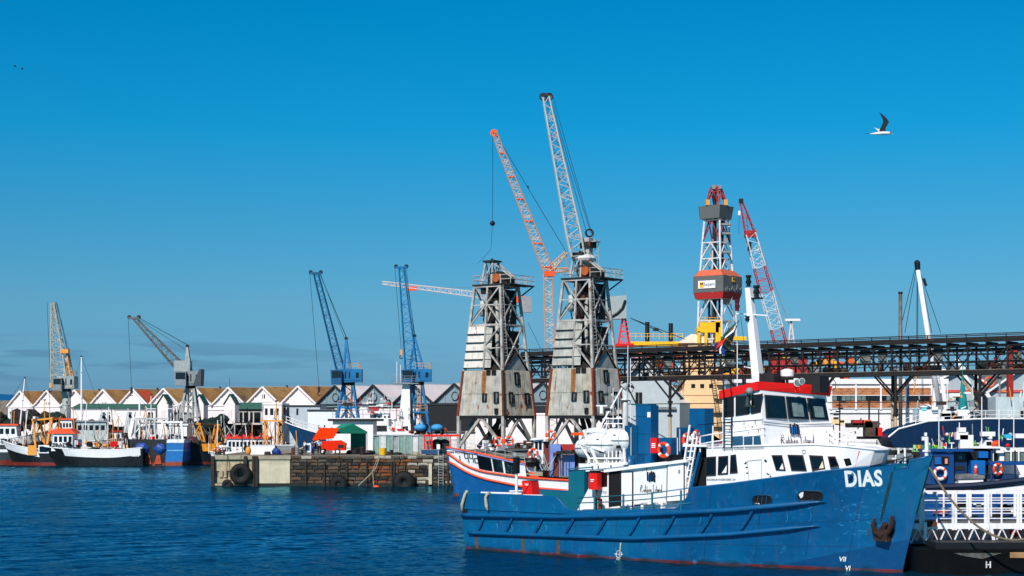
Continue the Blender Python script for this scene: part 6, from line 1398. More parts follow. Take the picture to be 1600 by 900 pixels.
# ------------------------------------------------------------ generic boats
def hullfn(L,B,zs,zm,zb,rake=.08,fore=.35,stern=.8,fl=.85):
    def sh(u): return zs+(zm-zs)*smooth(u/.35) if u<.35 else zm+(zb-zm)*((u-.35)/.65)**1.7
    def f(u,z,side=-1,off=0):
        sz=sh(u); v=max(z/sz,-.3); tb=max(0,(u-(1-fore))/fore); tw=max(0,(u-(1-fore*1.25))/(fore*1.25))
        hb=B/2*(1-tb**2.3); hw_=B/2*.93*(1-tw**1.5)
        st=stern+(1-stern)*smooth(u/.25); hb*=st; hw_*=st*(.9+.1*smooth(u/.2))
        x=-L/2+u*L*(1-rake)+ (L*rake*u)*max(v,0)**1.1; vv=max(v,0)
        y=hw_+(hb-hw_)*vv; 
        if v<0: y+=v*.6*min(y,1)
        return Vector((x,side*(max(y,.02)+off),z))
    return f,sh
def boat(name,label,cat,px,d,L,B,zs,zm,zb,yaw,bands,trim,deckm,group=None,rake=.08,fore=.35,stern=.8,bul=.7,world=None,rustv=.15):
    loc=world or (gx(px,d),d,0); t=thing(name,label,cat,loc,R(yaw),group); f,sh=hullfn(L,B,zs,zm,zb,rake,fore,stern)
    n=26; nz_=8; mb=MB()
    for side in(-1,1):
        o=len(mb.v)
        for i in range(n+1):
            u=i/n
            for j in range(nz_+1): mb.v.append(tuple(f(u,-.5+(sh(u)+.5)*j/nz_,side)))
        for i in range(n):
            for j in range(nz_): a=o+i*(nz_+1)+j; q=(a,a+nz_+1,a+nz_+2,a+1); mb.f.append(q if side<0 else q[::-1])
    o=len(mb.v)
    for j in range(nz_+1): z=-.5+(sh(0)+.5)*j/nz_; mb.v+=[tuple(f(0,z,-1)),tuple(f(0,z,1))]
    for j in range(nz_): mb.f.append((o+2*j,o+2*j+2,o+2*j+3,o+2*j+1))
    hmx=mat('hull_paint_'+name+str(len(_m)),bands[0][1],.45,var=.15,streak=.35,rust=rustv,z_bands=bands); mb.build('hull',hmx,t,smooth=True)
    mb=MB()
    for i in range(n+1): p=f(i/n,sh(i/n)-bul,-1,-.08); mb.v+=[tuple(p),(p.x,-p.y,p.z)]
    mb.f=[(2*i,2*i+2,2*i+3,2*i+1) for i in range(n)]; mb.build('deck',deckm,t)
    for side in(-1,1):
        mb=MB(); mb.path([f(i/n,sh(i/n)+.03,side,.0) for i in range(n+1)],.09,6); mb.build('gunwale',trim,t)
        mb=MB(); 
        for i in range(n+1): mb.v+=[tuple(f(i/n,sh(i/n),side,-.1)),tuple(f(i/n,sh(i/n)-bul,side,-.1))]
        mb.f=[(2*i,2*i+1,2*i+3,2*i+2) for i in range(n)]; mb.build('bulwark_inside',deckm,t)
    return t,f,sh
def cabin(t,x0,x1,w,z0,z1,m,nwin=4,fnwin=3,roofm=None,rake=.3,ov=.25,name='wheelhouse',wz=(.5,.82),both=True):
    mb=MB(); mb.hexa([(x0,-w/2,z0),(x1+rake*.3,-w/2,z0),(x1+rake*.3,w/2,z0),(x0,w/2,z0),(x0,-w/2,z1),(x1-rake,-w/2,z1),(x1-rake,w/2,z1),(x0,w/2,z1)]); c=mb.build(name,m,t)
    h=z1-z0
    for s in((-1,1) if both else(-1,)):
        for i in range(nwin):
            a=x0+(x1-rake-x0)*(i+.18)/nwin; b=x0+(x1-rake-x0)*(i+.82)/nwin; mb=MB(); mb.box2(a,b,s*w/2-.03,s*w/2+.03,z0+h*wz[0],z0+h*wz[1]); mb.build('window',glass,c)
    for i in range(fnwin):
        a=-w/2+w*(i+.15)/fnwin; b=-w/2+w*(i+.85)/fnwin; za,zb2=z0+h*wz[0],z0+h*wz[1]; xx=lambda z:x1+rake*.3-rake*1.3*(z-z0)/h
        mb=MB(); mb.hexa([(xx(za)-.05,a,za),(xx(za)+.03,a,za),(xx(za)+.03,b,za),(xx(za)-.05,b,za),(xx(zb2)-.05,a,zb2),(xx(zb2)+.03,a,zb2),(xx(zb2)+.03,b,zb2),(xx(zb2)-.05,b,zb2)]); mb.build('window',glass,c)
    if roofm: mb=MB(); mb.box2(x0-ov,x1-rake+ov*1.6,-w/2-ov,w/2+ov,z1,z1+.28); mb.build('roof',roofm,c)
    return c
def mastpole(t,x,z0,z1,m,r=.1,y=0,arms=(),stay=None,lean=0):
    mb=MB(); mb.tube((x,y,z0),(x+lean,y,z1),r,r*.6,n=8); p=mb.build('mast',m,t)
    for (z,w) in arms: mb=MB(); mb.box((x+lean*(z-z0)/(z1-z0),y,z),(.1,w,.1)); mb.build('cross_arm',m,p)
    mb=MB(); mb.box((x+lean,y,z1),(.35,.35,.2)); mb.build('mast_head',darksteel,p)
    if stay:
        for sx in stay: cable(t,[(x+lean,y,z1),(sx,y,z0)],.025,darksteel,'stay')
def gallows(t,x,w,z0,z1,m,r=.16,lean=.8,name='gallows'):
    for s in(-1,1): mb=MB(); mb.bar((x-lean,s*w/2,z0),(x,s*w/2*.8,z1),r*2); mb.build(name+'_leg',m,t)
    mb=MB(); mb.bar((x,-w/2*.8-.3,z1),(x,w/2*.8+.3,z1),r*2.1); mb.build(name+'_beam',m,t)
    mb=MB(); mb.bar((x,-w/2*.8,z1-.2),(x+lean*1.8,-w/2*.6,z0+.3),r); mb.build(name+'_brace',m,t)
    for s in(-.5,.5): mb=MB(); mb.tube((x,s*w*.5-.1,z1-.5),(x,s*w*.5+.1,z1-.5),.28,n=10); mb.build('block',darksteel,t)
def clutter(t,n,x0,x1,w,z,ms,s=(.3,1.0),names=('crate','winch','net_bin','fish_box')):
    for i in range(n):
        a,b,c=[random.uniform(*s) for _ in range(3)]; x=random.uniform(x0,x1); y=random.uniform(-w/2,w/2); mb=MB()
        if i%3==0: mb.tube((x,y-b/2,z+c/2),(x,y+b/2,z+c/2),c/2,n=8)
        elif i%3==1: mb.sphere((x,y,z+c*.3),c*.6,8,5,(1,1,.7),.18)
        else: mb.box((x,y,z+c/2),(a,b,c),random.random())
        mb.build(random.choice(names),random.choice(ms),t)
deckg=mat('work_deck',(92,84,74),.9,var=.3,dirt=.4); offw=mat('boat_white',(236,232,230),.45,var=.05,streak=.25,rust=.12); roofor=mat('bright_orange_roof',(244,84,30),.5,var=.05); roofred=mat('red_orange_roof',(232,52,26),.5,var=.05)
netg=mat('net_green',(24,62,54),1,var=.5,scale=3,bump=.8); netd=mat('net_dark',(48,42,38),1,var=.5,scale=3,bump=.8)
jm=[netg,netd,rusty,orangep,offw,greysteel,darksteel,black,yellowp]
bk=(18,22,26); rb_=(120,38,26); wh_=(234,230,228)
def at2(t,px,py,d): return MW[t.name].inverted()@at(px,py,d)
def regtext(t,txt,p,size,ex=(1,0,0),m=None,bold=.03):
    ex=Vector(ex).normalized(); text_mesh(txt,size,lambda a,b:Vector(p)+ex*a+Vector((0,0,b)),m or ink,'registration_lettering',t,bold=bold)
random.seed(31)
D0=300; dl=F/D0
# ZR4770 at the left edge, bow right
t,f,sh=boat('trawler','white wheelhouse trawler with dark grey hull and white stripe at the left edge','fishing boat',2,D0-4,17,5.6,4.2,4.3,6.2,6,[(-9,rb_),(.9,(52,60,62)),(2.3,wh_),(2.8,(52,60,62)),(3.6,wh_)],offw,deckg,'fishing boats at the far quay')
cabin(t,-3,3.2,4,4.0,7.0,offw,6,4,roofor); regtext(t,'ZR4770',tuple(f(.62,4.3,-1,.06)),.95,(1,.12,0)); gallows(t,6,3.6,4,8.4,offw,.2,.6); mastpole(t,3.2,6.5,15.5,offw,.16,lean=.9,arms=((13,1.6),(11.5,2.2)),stay=(-2,6))
clutter(t,14,-6,6,4,3.6,jm)
# black and white boat with yellow gallows
t,f,sh=boat('trawler','black hulled boat with curved white bow and tall yellow gallows, second from the left edge','fishing boat',74,D0-8,16.5,5.2,2.9,2.7,4.3,172,[(-9,rb_),(.6,bk),(2.3,bk)],offw,deckg,'fishing boats at the far quay',rake=.12)
mb=MB(); 
for i in range(15): u=.55+.45*i/14; mb.v+=[tuple(f(u,sh(u)-1.3-.2*(1-u),1,.04)),tuple(f(u,sh(u)+.02,1,.04))]
mb.f=[(2*i,2*i+2,2*i+3,2*i+1) for i in range(14)]; mb.build('white_bow_band',offw,t)
gallows(t,-1.5,3.6,2.2,8.3,amber,.18,-1.0); gallows(t,2,3.6,2.2,8.0,amber,.16,.8); mb=MB(); mb.bar((-1.5,0,8.3),(2,0,8.0),.3); mb.build('gallows_tie',amber,t)
mastpole(t,.5,2,11.5,amber,.12,arms=((9.5,1.4),)); mb=MB(); mb.box((-.5,2.6,2.9),(1.9,.25,1.4)); mb.build('window_frame',offw,t); mb=MB(); mb.box((-.5,2.75,2.9),(1.5,.05,1.0)); mb.build('pane',glass,t)
mb=MB(); mb.box((1.6,2.5,2.7),(1.6,.5,1.7)); mb.build('net_drum',amber,t); mb=MB(); mb.tube((-4.6,2.3,2.6),(-4.6,2.7,2.6),1.0,n=18); mb.build('winch_disc',amber,t)
clutter(t,22,-6,4,4,2.0,jm)
# ZRAC88
t,f,sh=boat('trawler','low black hulled boat with long white bulwark and orange roofed wheelhouse, stern name in white','fishing boat',146,D0-10,18,5.4,3.1,2.7,3.4,181,[(-9,bk),(1.0,bk)],offw,deckg,'fishing boats at the far quay',stern=.92)
mb=MB(); n=20
for i in range(n+1): u=.02+.75*i/n; z1=sh(u)+.2*math.sin(math.pi*i/n); mb.v+=[tuple(f(u,sh(u)-1.25,1,.05)),tuple(f(u,z1,1,.05))]
mb.f=[(2*i,2*i+2,2*i+3,2*i+1) for i in range(n)]; mb.build('white_bulwark',offw,t)
cabin(t,3.2,6.8,3.6,2.6,5.7,offw,4,3,None); mb=MB(); mb.prism([(2.6,-2.1,5.6),(7.6,-2.1,5.6),(7.0,-2.1,6.1),(5.6,-2.1,6.5),(3.6,-2.1,6.5)],(0,4.2,0)); mb.build('roof',roofor,t)
regtext(t,'ZRAC88',(5.0,2.0,3.6),.95,(-1,0,0)); regtext(t,'KRYS',tuple(f(.07,1.85,1,.08)),.55,(-1,0,0),lm_)
gallows(t,-5.5,3.6,2.3,5.6,rusty,.12,.6)
clutter(t,40,-8,2.6,4,2.2,[orangep,darksteel,rusty,netd,offw,redp,netg]); 
for px in range(150,196,6): mb=MB(); a=at2(t,px,700,D0-9); mb.tube((a.x,a.y,2.5),(a.x+.1,a.y,4.2+random.random()*1.5),.05); mb.build('stanchion',galv,t)
# ZR8458 white ship behind
t,f,sh=boat('trawler','white trawler with grey upper works and thin white mast, behind the low black boat','fishing boat',122,D0+1,17,5.5,4,3.9,4.8,8,[(-9,bk),(1,(60,70,76)),(2.2,wh_)],offw,deckg,'fishing boats at the far quay')
cabin(t,-3.6,-.6,3.8,3.8,8.0,offw,5,3,roofor,wz=(.68,.86)); regtext(t,'ZR8458',(-2.3,-1.98,6.0),.95); mb=MB(); mb.torus((1.4,-2,6.1),.42,.09,(0,1,0),16,6); mb.build('ring_mark',darksteel,t)
cabin(t,0,5.4,4.2,3.8,7.6,mat('pale_grey_upperworks',(186,196,194),.5,var=.1,streak=.3),5,3,greysteel,wz=(.62,.85)); mastpole(t,.6,7,19.5,cleanwhite,.2,arms=((16.6,2.2),(12,1.4)),stay=(-3,5)); clutter(t,16,-7,7,4,3.6,jm)
mastpole(t,-5,4,13,amber,.1,arms=((11,1.2),))
t,f,sh=boat('trawler','white trawler with leaning pale gallows frames, behind the stern of the low black boat','fishing boat',174,D0+3,13,5,3.9,3.7,4.4,185,[(-9,bk),(1,(70,78,80)),(2.2,wh_)],offw,deckg,'fishing boats at the far quay')
gallows(t,1.5,3.8,3.5,9.0,mat('pale_grey_upperworks',(186,196,194)),.2,-1.4); gallows(t,-3.2,3.8,3.5,9.2,mat('pale_grey_upperworks',(186,196,194)),.2,-1.0); mb=MB(); mb.bar((-3.2,-1.6,9.1),(1.5,-1.6,9.0),.28); mb.build('gallows_tie',offw,t); cabin(t,-2,2.5,3.4,3.6,5.8,offw,4,3,rdw); clutter(t,16,-5,5,4,3.4,jm)
# stern-on dark boats with blue net drums
tarp=mat('blue_tarpaulin',(14,62,134),.5,var=.25,scale=1.5)
for px,lab_,tx in((236,'dark trawler seen stern on with rounded blue tarpaulin, beside the green and white trawler',-.2),(262,'dark trawler seen stern on with blue tarpaulin at its right, left of the blue boat',.9)):
    t,f,sh=boat('trawler',lab_,'fishing boat',px,D0-2,16,5.6 if px==236 else 4.2,4.6,4.4,5.5,92 if px==236 else 86,[(-9,(120,50,34)),(.5,bk),(1.5,(30,32,34))],darksteel,deckg,'fishing boats at the far quay',stern=.96)
    mb=MB(); mb.sphere((-8.1,-tx,3.0),1.0 if px==236 else .85,14,8,(.45,1.2,.95),.13); mb.build('tarpaulin',tarp,t)
    mb=MB(); mb.prism([(-8.3,tx*.3-1.5,.3),(-8.3,tx*.3-.2,.3),(-8.15,tx*.3-.6,1.8),(-8.15,tx*.3-1.2,1.8)],(.15,0,0)); mb.build('rusty_ramp',mat('ramp_orange_rust',(176,66,30),.8,var=.3),t)
    cabin(t,-2,4,3.6,4.5,7.5,offw,4,4,offw); gallows(t,-5.5,3.8,4.4,8.2,galv,.14,.7); clutter(t,18,-7.2,-1,4.4,4.5,[offw,galv,redp,offw,darksteel,netg])
    mastpole(t,0,7.5,12.5 if px==236 else 11,offw,.1,arms=((10,1.8),))
    for k in range(7): mb=MB(); mb.tube((-8.05,-2.2+k*.7,4.6),(-8.05,-2.2+k*.7,5.5),.05); mb.build('stanchion',offw,t)
# big white inclined posts (gantry) between boats
t,f,sh=boat('trawler','green and white trawler with a tall leaning white frame and slender mast','fishing boat',214,D0+2,13,5,4.2,4,5,84,[(-9,bk),(1,(30,70,62)),(3,wh_)],offw,deckg,'fishing boats at the far quay')
for (a,b,r_) in(((196,712),(208,657),.42),((226,706),(229,655),.2),((205,655),(230,650),.22),((218,705),(218,628),.16),((218,668),(200,690),.1)):
    mb=MB(); mb.bar(at2(t,*a,D0-6),at2(t,*b,D0-6),r_*1.6); mb.build('frame_leg',offw,t)
mb=MB(); mb.sphere(tuple(at2(t,200,708,D0-8)),1.2,10,7,(.7,.5,1.2),.12); mb.build('orange_net_float',mat('faded_orange',(240,178,130),.8,var=.1),t)
clutter(t,14,-6.4,5,4.5,4.0,jm); mb=MB(); a=at2(t,237,660,D0-4); mb.bar(a,a-Vector((0,0,5)),.12); mb.build('derrick_post',galv,t); mb=MB(); a2=at2(t,240,665,D0-4); b2=at2(t,233,690,D0-4); mb.bar(a2,b2,.14); mb.bar(a2,at2(t,246,690,D0-4),.14); mb.build('a_frame',galv,t,kind='stuff')
# blue stern boat
t,f,sh=boat('trawler','bright blue hulled trawler seen stern on with white bulwark, left of the yellow gallows boat','fishing boat',279,D0-3,14,4.9,4.6,4.4,5.2,90,[(-9,(140,60,36)),(.7,(20,104,170)),(2.6,(120,180,210)),(2.75,(20,104,170)),(4.0,wh_)],offw,deckg,'fishing boats at the far quay',stern=.97)
gallows(t,-5.6,4,4.4,7.6,offw,.16,.8); cabin(t,-1,4,3.4,4.4,7,offw,4,3,offw); clutter(t,14,-6,-1,4,4.2,[offw,galv,netd,rusty]); 
for k in range(7): mb=MB(); mb.tube((-6.9,-2.1+k*.7,4.6),(-6.9,-2.1+k*.7,5.6),.05); mb.build('stanchion',offw,t)
# yellow gallows boat
t,f,sh=boat('trawler','black hulled trawler with strong yellow-orange stern gallows and brown nets','fishing boat',313,D0-1,13,5.4,3.2,3.2,4.2,20,[(-9,rb_),(.5,bk)],darksteel,deckg,'fishing boats at the far quay',rustv=.3)
ygm=mat('trawl_yellow',(238,150,28),.5,var=.12,rust=.15)
gallows(t,-.4,4,3,7.3,ygm,.15,-1.1); gallows(t,3.0,4,3,7.1,ygm,.15,.9); mb=MB(); mb.bar((-.4,-1.6,7.3),(3.0,-1.6,7.1),.18); mb.build('gallows_tie',rusty,t)
mb=MB(); mb.hexa([(0,-2.9,2.4),(3.0,-2.9,2.4),(3.0,-2,2.4),(0,-2,2.4),(-.2,-2.9,3.7),(3.0,-2.9,3.8),(3.0,-2,3.8),(-.2,-2,3.7)]); mb.build('yellow_bulwark',ygm,t)
for k in range(5): mb=MB(); mb.sphere((-3.5+k*.55,-2.2,2.4+random.random()*1.6),.9,9,6,(1,.7,1.2),.2); mb.build('heaped_net',random.choice([netd,mat('net_brown',(84,48,46),1,var=.5,scale=3,bump=.8)]),t)
clutter(t,18,-5,5,4,3.0,jm)
# ZR5275 between: behind the quay head
t,f,sh=boat('trawler','white trawler with long red-orange roof, behind the left end of the stone quay','fishing boat',386,250,11,4.6,2.6,2.5,3.2,185,[(-9,(60,64,66)),(.8,wh_)],offw,deckg,'fishing boats at the far quay',rustv=.3)
cabin(t,-3.6,3.2,3.6,2.2,5.2,offw,11,3,roofred,wz=(.6,.85),rake=.5); regtext(t,'ZR5275',(3.4,1.9,3.6),.75,(-1,0,0)); clutter(t,16,-3,3,3,5.4,[redp,redp,greysteel,orangep],(.2,.6)); clutter(t,16,-5.8,5.8,4,2.3,jm)
lifebuoy(MW[t.name]@Vector((4.4,2.0,3.4)),.36,.1,(0,-1,0),'orange lifebuoy on the white trawler beside its registration number')
# black and white bow rising to the right with yellow gallows
t,f,sh=boat('trawler','black hulled boat with cream bulwark rising to the right and amber gallows amidships','fishing boat',432,246,12.5,4.4,2.5,2.5,4.9,2,[(-9,bk)],mat('cream_white',(240,222,176),.5),deckg,'fishing boats at the far quay',rake=.14,fore=.5)
mb=MB(); n=20
for i in range(n+1): u=.2+.8*i/n; mb.v+=[tuple(f(u,sh(u)-.55+.3*i/n,-1,.04)),tuple(f(u,sh(u),-1,.04))]
mb.f=[(2*i,2*i+2,2*i+3,2*i+1) for i in range(n)]; mb.build('cream_bulwark',_m['cream_white'],t)
regtext(t,'ANTARES',tuple(f(.62,2.9,-1,.1)),.45,(1,.05,.18),lm_)
gallows(t,-1.6,3.0,2.4,7.9,amber,.11,-.2); gallows(t,.4,3.0,2.4,7.8,amber,.11,.1); mb=MB(); mb.bar((-2.2,-1.4,7.9),(.9,-1.4,7.8),.22); mb.build('gallows_tie',amber,t); mb=MB(); mb.bar((-1.4,-1.4,7.8),(.2,-1.4,4),.14); mb.build('gallows_strut',amber,t)
mastpole(t,0,7.8,10.8,amber,.09,arms=((9.4,.9),(10.2,.5))); clutter(t,22,-5,2,3,2.3,[amber,netd,offw,rusty,amber,darksteel])
# more masts and rigging on the far boats
random.seed(91)
for tt in [o for o in COL.objects if o.name.startswith('trawler') and o.parent is None]:
    for k in range(7):
        x=random.uniform(-5.5,5.5); h=random.uniform(5.5,11); mb=MB(); mb.tube((x,random.uniform(-1,1),3),(x+random.uniform(-.6,.6),0,h),.07,n=5); mb.build('pole',random.choice([offw,galv,amber,darksteel]),tt)
        cable(tt,[(x,0,h-.5),(x+random.uniform(-4,4),random.uniform(-2,2),3.5)],.03,darksteel,'stay')
    clutter(tt,20,-6,5,4,3.3,[darksteel,netd,black,rusty,interior,amber,redp,offw],(.4,1.3))
    mb=MB()
    for k in range(16):
        a=Vector((random.uniform(-6,6),random.uniform(-2,2),random.uniform(3,4))); mb.bar(a,a+Vector((random.uniform(-2.5,2.5),0,random.uniform(1,4.5))),.05)
    mb.build('rigging',random.choice([darksteel,galv]),tt,kind='stuff')
    for k in range(10):
        x=random.uniform(-6,6); y=random.choice([-2,2]); mb=MB(); mb.tube((x,y,3),(x,y,random.uniform(3.8,5)),.05,n=5); mb.build('stanchion',random.choice([offw,galv,rusty]),tt)
# net heaps and clutter on the far quay
for i,(px,py,r_,w_,lab_) in enumerate(((14,655,2.2,1.8,'dark green heap of nets at the far left of the quay'),(36,660,3.0,1.3,'round dark net heap behind the left trawler masts'),(58,652,2.0,1.2,'tall greenish net heap under the leftmost gables'),(78,656,2.2,1.7,'long net heap left of the thick grey crane column'),(128,665,1.9,1.5,'dark net heap right of the thick grey crane column'),(232,670,1.8,1.5,'low dark net heap behind the stern-on boats'),(330,664,2.4,1.4,'large dark net heap right of the dark lattice crane'))):
    c=at(px,py,313); mb=MB(); random.seed(i+50)
    for k in range(9): rr=r_*random.uniform(.3,.5); mb.sphere((random.uniform(-1,1)*r_*w_*.7,random.uniform(-.6,.6),.8+random.uniform(0,1)*r_*.75),rr,12,8,(1.2,1,.9),.16)
    o=mb.build('net_heap',mat('net_mixed_%d'%(i%3),[(20,44,38),(44,38,34),(60,44,38)][i%3],1,var=.6,scale=2.2,bump=1,rust=.25,rustcol=(18,62,50)),None); o.location=(c.x,c.y,c.z-1.6); tag(o,lab_,'net heap','fishing nets heaped on the quay'); o['kind']='stuff'
# ------------------------------------------------------------ blue ship bow behind the stone quay
t,f,sh=boat('ship','dark teal-blue ship with high raked bow and white rail, pointing left behind the stone quay','ship',540,262,19,5.6,4.8,4.9,7.6,181,[(-9,(20,66,104))],offw,deckg,rake=.2,fore=.6)
railing(t,[f(u,sh(u),1,0) for u in(.45,.6,.75,.88,.99)],1.0,cleanwhite,2,.045,1.0)
railing(t,[f(u,sh(u),-1,0) for u in(.45,.6,.75,.88,.99)],1.0,cleanwhite,2,.045,1.2)
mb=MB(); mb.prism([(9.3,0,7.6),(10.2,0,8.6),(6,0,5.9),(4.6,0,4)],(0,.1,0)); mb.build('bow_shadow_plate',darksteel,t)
# white ship with thick white mast
t,f,sh=boat('ship','white ship with a thick white leaning mast and platform, between the two blue cranes','ship',616,258,22,6.4,5,5,6.2,178,[(-9,(40,44,48)),(1.5,wh_)],offw,deckg)
def wb(px0,px1,py0,py1,d0,dep,m_,name): a=at2(t,px0,py1,d0); b=at2(t,px1,py0,d0); mb=MB(); mb.box2(a.x,b.x,a.y,a.y-dep,a.z,b.z); return mb.build(name,m_,t)
wb(568,612,666,700,254,4,offw,'deckhouse'); h_=wb(578,607,645,668,254,3,offw,'bridge'); wb(581,588,648,660,253.9,.05,glass,'window'); wb(590,594,650,654,253.9,.05,glass,'window'); wb(600,603,650,653,253.9,.05,glass,'window'); wb(606,609,650,653,253.9,.05,glass,'window')
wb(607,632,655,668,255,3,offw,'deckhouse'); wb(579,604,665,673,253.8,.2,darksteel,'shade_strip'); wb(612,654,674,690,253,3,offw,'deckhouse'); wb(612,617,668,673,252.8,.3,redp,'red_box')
a=[at2(t,x,y,254) for x,y in((620,690),(642,690),(640,598),(629,598))]; mb=MB(); mb.prism(a,(0,-1.6,0)); mb.build('mast_tower',cleanwhite,t); a=[at2(t,x,y,254) for x,y in((642,690),(648,690),(640.2,600),(640,598))]; mb=MB(); mb.prism(a,(0,-1.5,0)); mb.build('mast_tower_edge',darksteel,t)
a=at2(t,613,599,254); b=at2(t,654,599,254); mb=MB(); mb.box2(a.x,b.x,a.y+.8,a.y-2.2,a.z-.1,a.z+.05); mb.build('mast_platform',greysteel,t); railing(t,[Vector((a.x,a.y+.8,a.z)),Vector((b.x,a.y+.8,a.z))],1.1,greysteel,3,.035,1.0)
for px,y1 in((620,565),(626,570)): p=at2(t,px,598,254); q_=at2(t,px,y1,254); mb=MB(); mb.tube(p,q_,.05,n=5); mb.build('aerial',cleanwhite,t)
random.seed(8)
for i in range(60):
    x=random.uniform(560,640); y=random.uniform(622,648) if x<615 else random.uniform(640,700); p=at2(t,x,y,253.5); h=random.uniform(.4,2.2)
    mb=MB(); 
    if i%2: mb.tube(p,p+Vector((0,0,h)),.06); nm='stanchion'
    else: mb.box(tuple(p),(random.uniform(.2,1.4),.4,random.uniform(.1,.5))); nm='deck_fitting'
    mb.build(nm,random.choice([offw,offw,greysteel,galv,rdw]),t)
for y in(635,642): p=at2(t,576,y,253.4); q_=at2(t,610,y,253.4); mb=MB(); mb.tube(p,q_,.06,n=5); mb.build('rail_pipe',offw,t)
mb=MB(); mb.bar(at2(t,607,665,253.5),at2(t,625,690,253.5),.18); mb.build('stair',galv,t)
mb=MB(); mb.bar(at2(t,672,690,253.5),at2(t,655,655,253.5),.3); mb.build('boom',galv,t)
lifebuoy(at(572,660,253.6),.5,.13,(0,-1,0),'orange and white lifebuoy on the white ship beside the left blue crane leg',white_base=False)
# ------------------------------------------------------------ things on the stone quay
zq=zt-.02; QS=F/208
def qbase(px,d=208): return (gx(px,d),d,zq)
wf=thing('site_shed','flat roofed white shed behind the green canopy on the quay','shed',qbase(550,216)); mb=MB(); a,b=gx(520,216)-gx(550,216),gx(583,216)-gx(550,216); mb.box2(a,b,0,6,0,4.1); mb.build('wall',offw,wf); mb=MB(); mb.box2(a-.6,b+.9,-.5,6.3,4.1,4.4); mb.build('roof',darksteel,wf); mb=MB(); mb.box2(a-.2,b+3,-.6,-.5,4.4,4.5); mb.build('fascia',cleanwhite,wf)
railing(wf,[(a,-.2,4.4),(b,-.2,4.4)],1.2,greysteel,2,.03,1.2); mb=MB(); mb.tube((-.6,0,4.4),(-.6,0,6.2),.06); mb.prism([(-1.3,-.3,6.1),(.1,-.3,6.1),(-.1,-.3,6.5),(-1.1,-.3,6.5)],(0,.6,0)); mb.build('flood_lamp',darksteel,wf,kind='stuff')
# grey corrugated fence panels
fp=thing('site_fence','row of weathered grey metal fence panels on the quay','fence',qbase(640,205)); fm=mat('fence_panel_grey',(150,160,158),.55,var=.22,scale=2,streak=.5,rust=.1); fm2=mat('fence_panel_green',(126,156,146),.55,var=.25,scale=2,streak=.4)
for i in range(12):
    x0=gx(583+i*10,205)-gx(640,205); x1=gx(583+(i+1)*10,205)-gx(640,205); rr=[]; mb=MB(); K=8
    for z in(.1,2.35): rr+=[(x0+(x1-x0)*k/K*.97,(.04 if k%2 else 0)+(.1 if i%3==0 else 0),z) for k in range(K+1)]
    mb.add(rr,[(k,k+1,K+2+k,K+1+k) for k in range(K)]); mb.build('fence_panel',random.choice([fm,fm,fm2,mat('fence_panel_white',(206,208,204),.5,var=.1)]),fp); mb=MB(); mb.bar((x0,-.05,0),(x0,-.05,2.5),.09); mb.build('fence_post',galv,fp)
mb=MB(); mb.bar((gx(583,205)-gx(640,205),-.06,2.4),(gx(703,205)-gx(640,205),-.06,2.4),.08); mb.build('top_rail',galv,fp)
# green canopy
cn_=thing('canopy','green fabric canopy on thin legs beside the orange compressor','canopy',qbase(541,206)); cgm=mat('canopy_green',(10,122,98),.8,var=.1); w=2.6
ap=Vector((0,1.6,3.75)); ed=[(-w*.9,0,2.55),(w,0,2.55),(w*.9,3.2,2.75),(-w*.8,3.2,2.75)]; 
for i in range(4): mb=MB(); a=Vector(ed[i]);b=Vector(ed[(i+1)%4]); mb.prism([a,b,ap+Vector((.7,0,0)) if i<2 else ap-Vector((.7,0,0))],(0,0,.03)); mb.build('canopy_panel',cgm,cn_)
mb=MB(); mb.prism([ed[0],ed[1],ap+Vector((.7,0,0)),ap-Vector((.7,0,0))],(0,0,.03)); mb.build('canopy_panel',cgm,cn_)
for x,y,z in ed: mb=MB(); mb.bar((x*.96,y,0),(x*.96,y,z),.07); mb.build('leg',cleanwhite,cn_)
mb=MB(); mb.box2(w*.1,w*.9,2.9,3,.4,2.6); mb.build('side_curtain',cgm,cn_)
ob=thing('work_bench','dark bench with gear under the green canopy','bench',qbase(552,207)); clutter(ob,7,-1.2,1.2,.8,0,[black,interior,_m['soft_black']],(.4,1.0),('tool_box','gear_bag')); mb=MB(); mb.box((0,0,.75),(2.4,.8,.07)); mb.build('bench_top',darksteel,ob)
# orange compressor trailer
cp=thing('compressor_trailer','bright orange compressor trailer with raised lid on two white wheels','trailer',qbase(516,205))
cpo=mat('compressor_orange',(222,40,8),.6,var=.08,spec=.1)
mb=MB(); mb.prism([(-1.6,0,.5),(1.8,0,.5),(1.9,0,1.35),(1.2,0,1.75),(-1.4,0,1.6)],(0,1.5,0)); mb.build('body',cpo,cp)
mb=MB(); mb.prism([(-2.3,.2,1.7),(.4,.2,2.0),(1.0,.6,3.25),(-1.4,.6,3.3)],(0,.12,0)); mb.build('raised_lid',mat('compressor_lid',(222,52,2),.7,var=.1,spec=.05),cp)
for x in(-.9,.9): mb=MB(); mb.tube((x,-.08,.36),(x,.2,.36),.36,n=16); wl_=mb.build('wheel',rubber,cp); mb=MB(); mb.tube((x,-.1,.36),(x,-.08,.36),.2,n=12); mb.build('rim',cleanwhite,wl_)
mb=MB(); mb.box((1.3,-.02,1.0),(.7,.04,.4)); mb.build('grille',darksteel,cp); mb=MB(); mb.bar((-1.6,.7,.5),(-2.7,.7,.35),.1); mb.build('tow_bar',darksteel,cp)
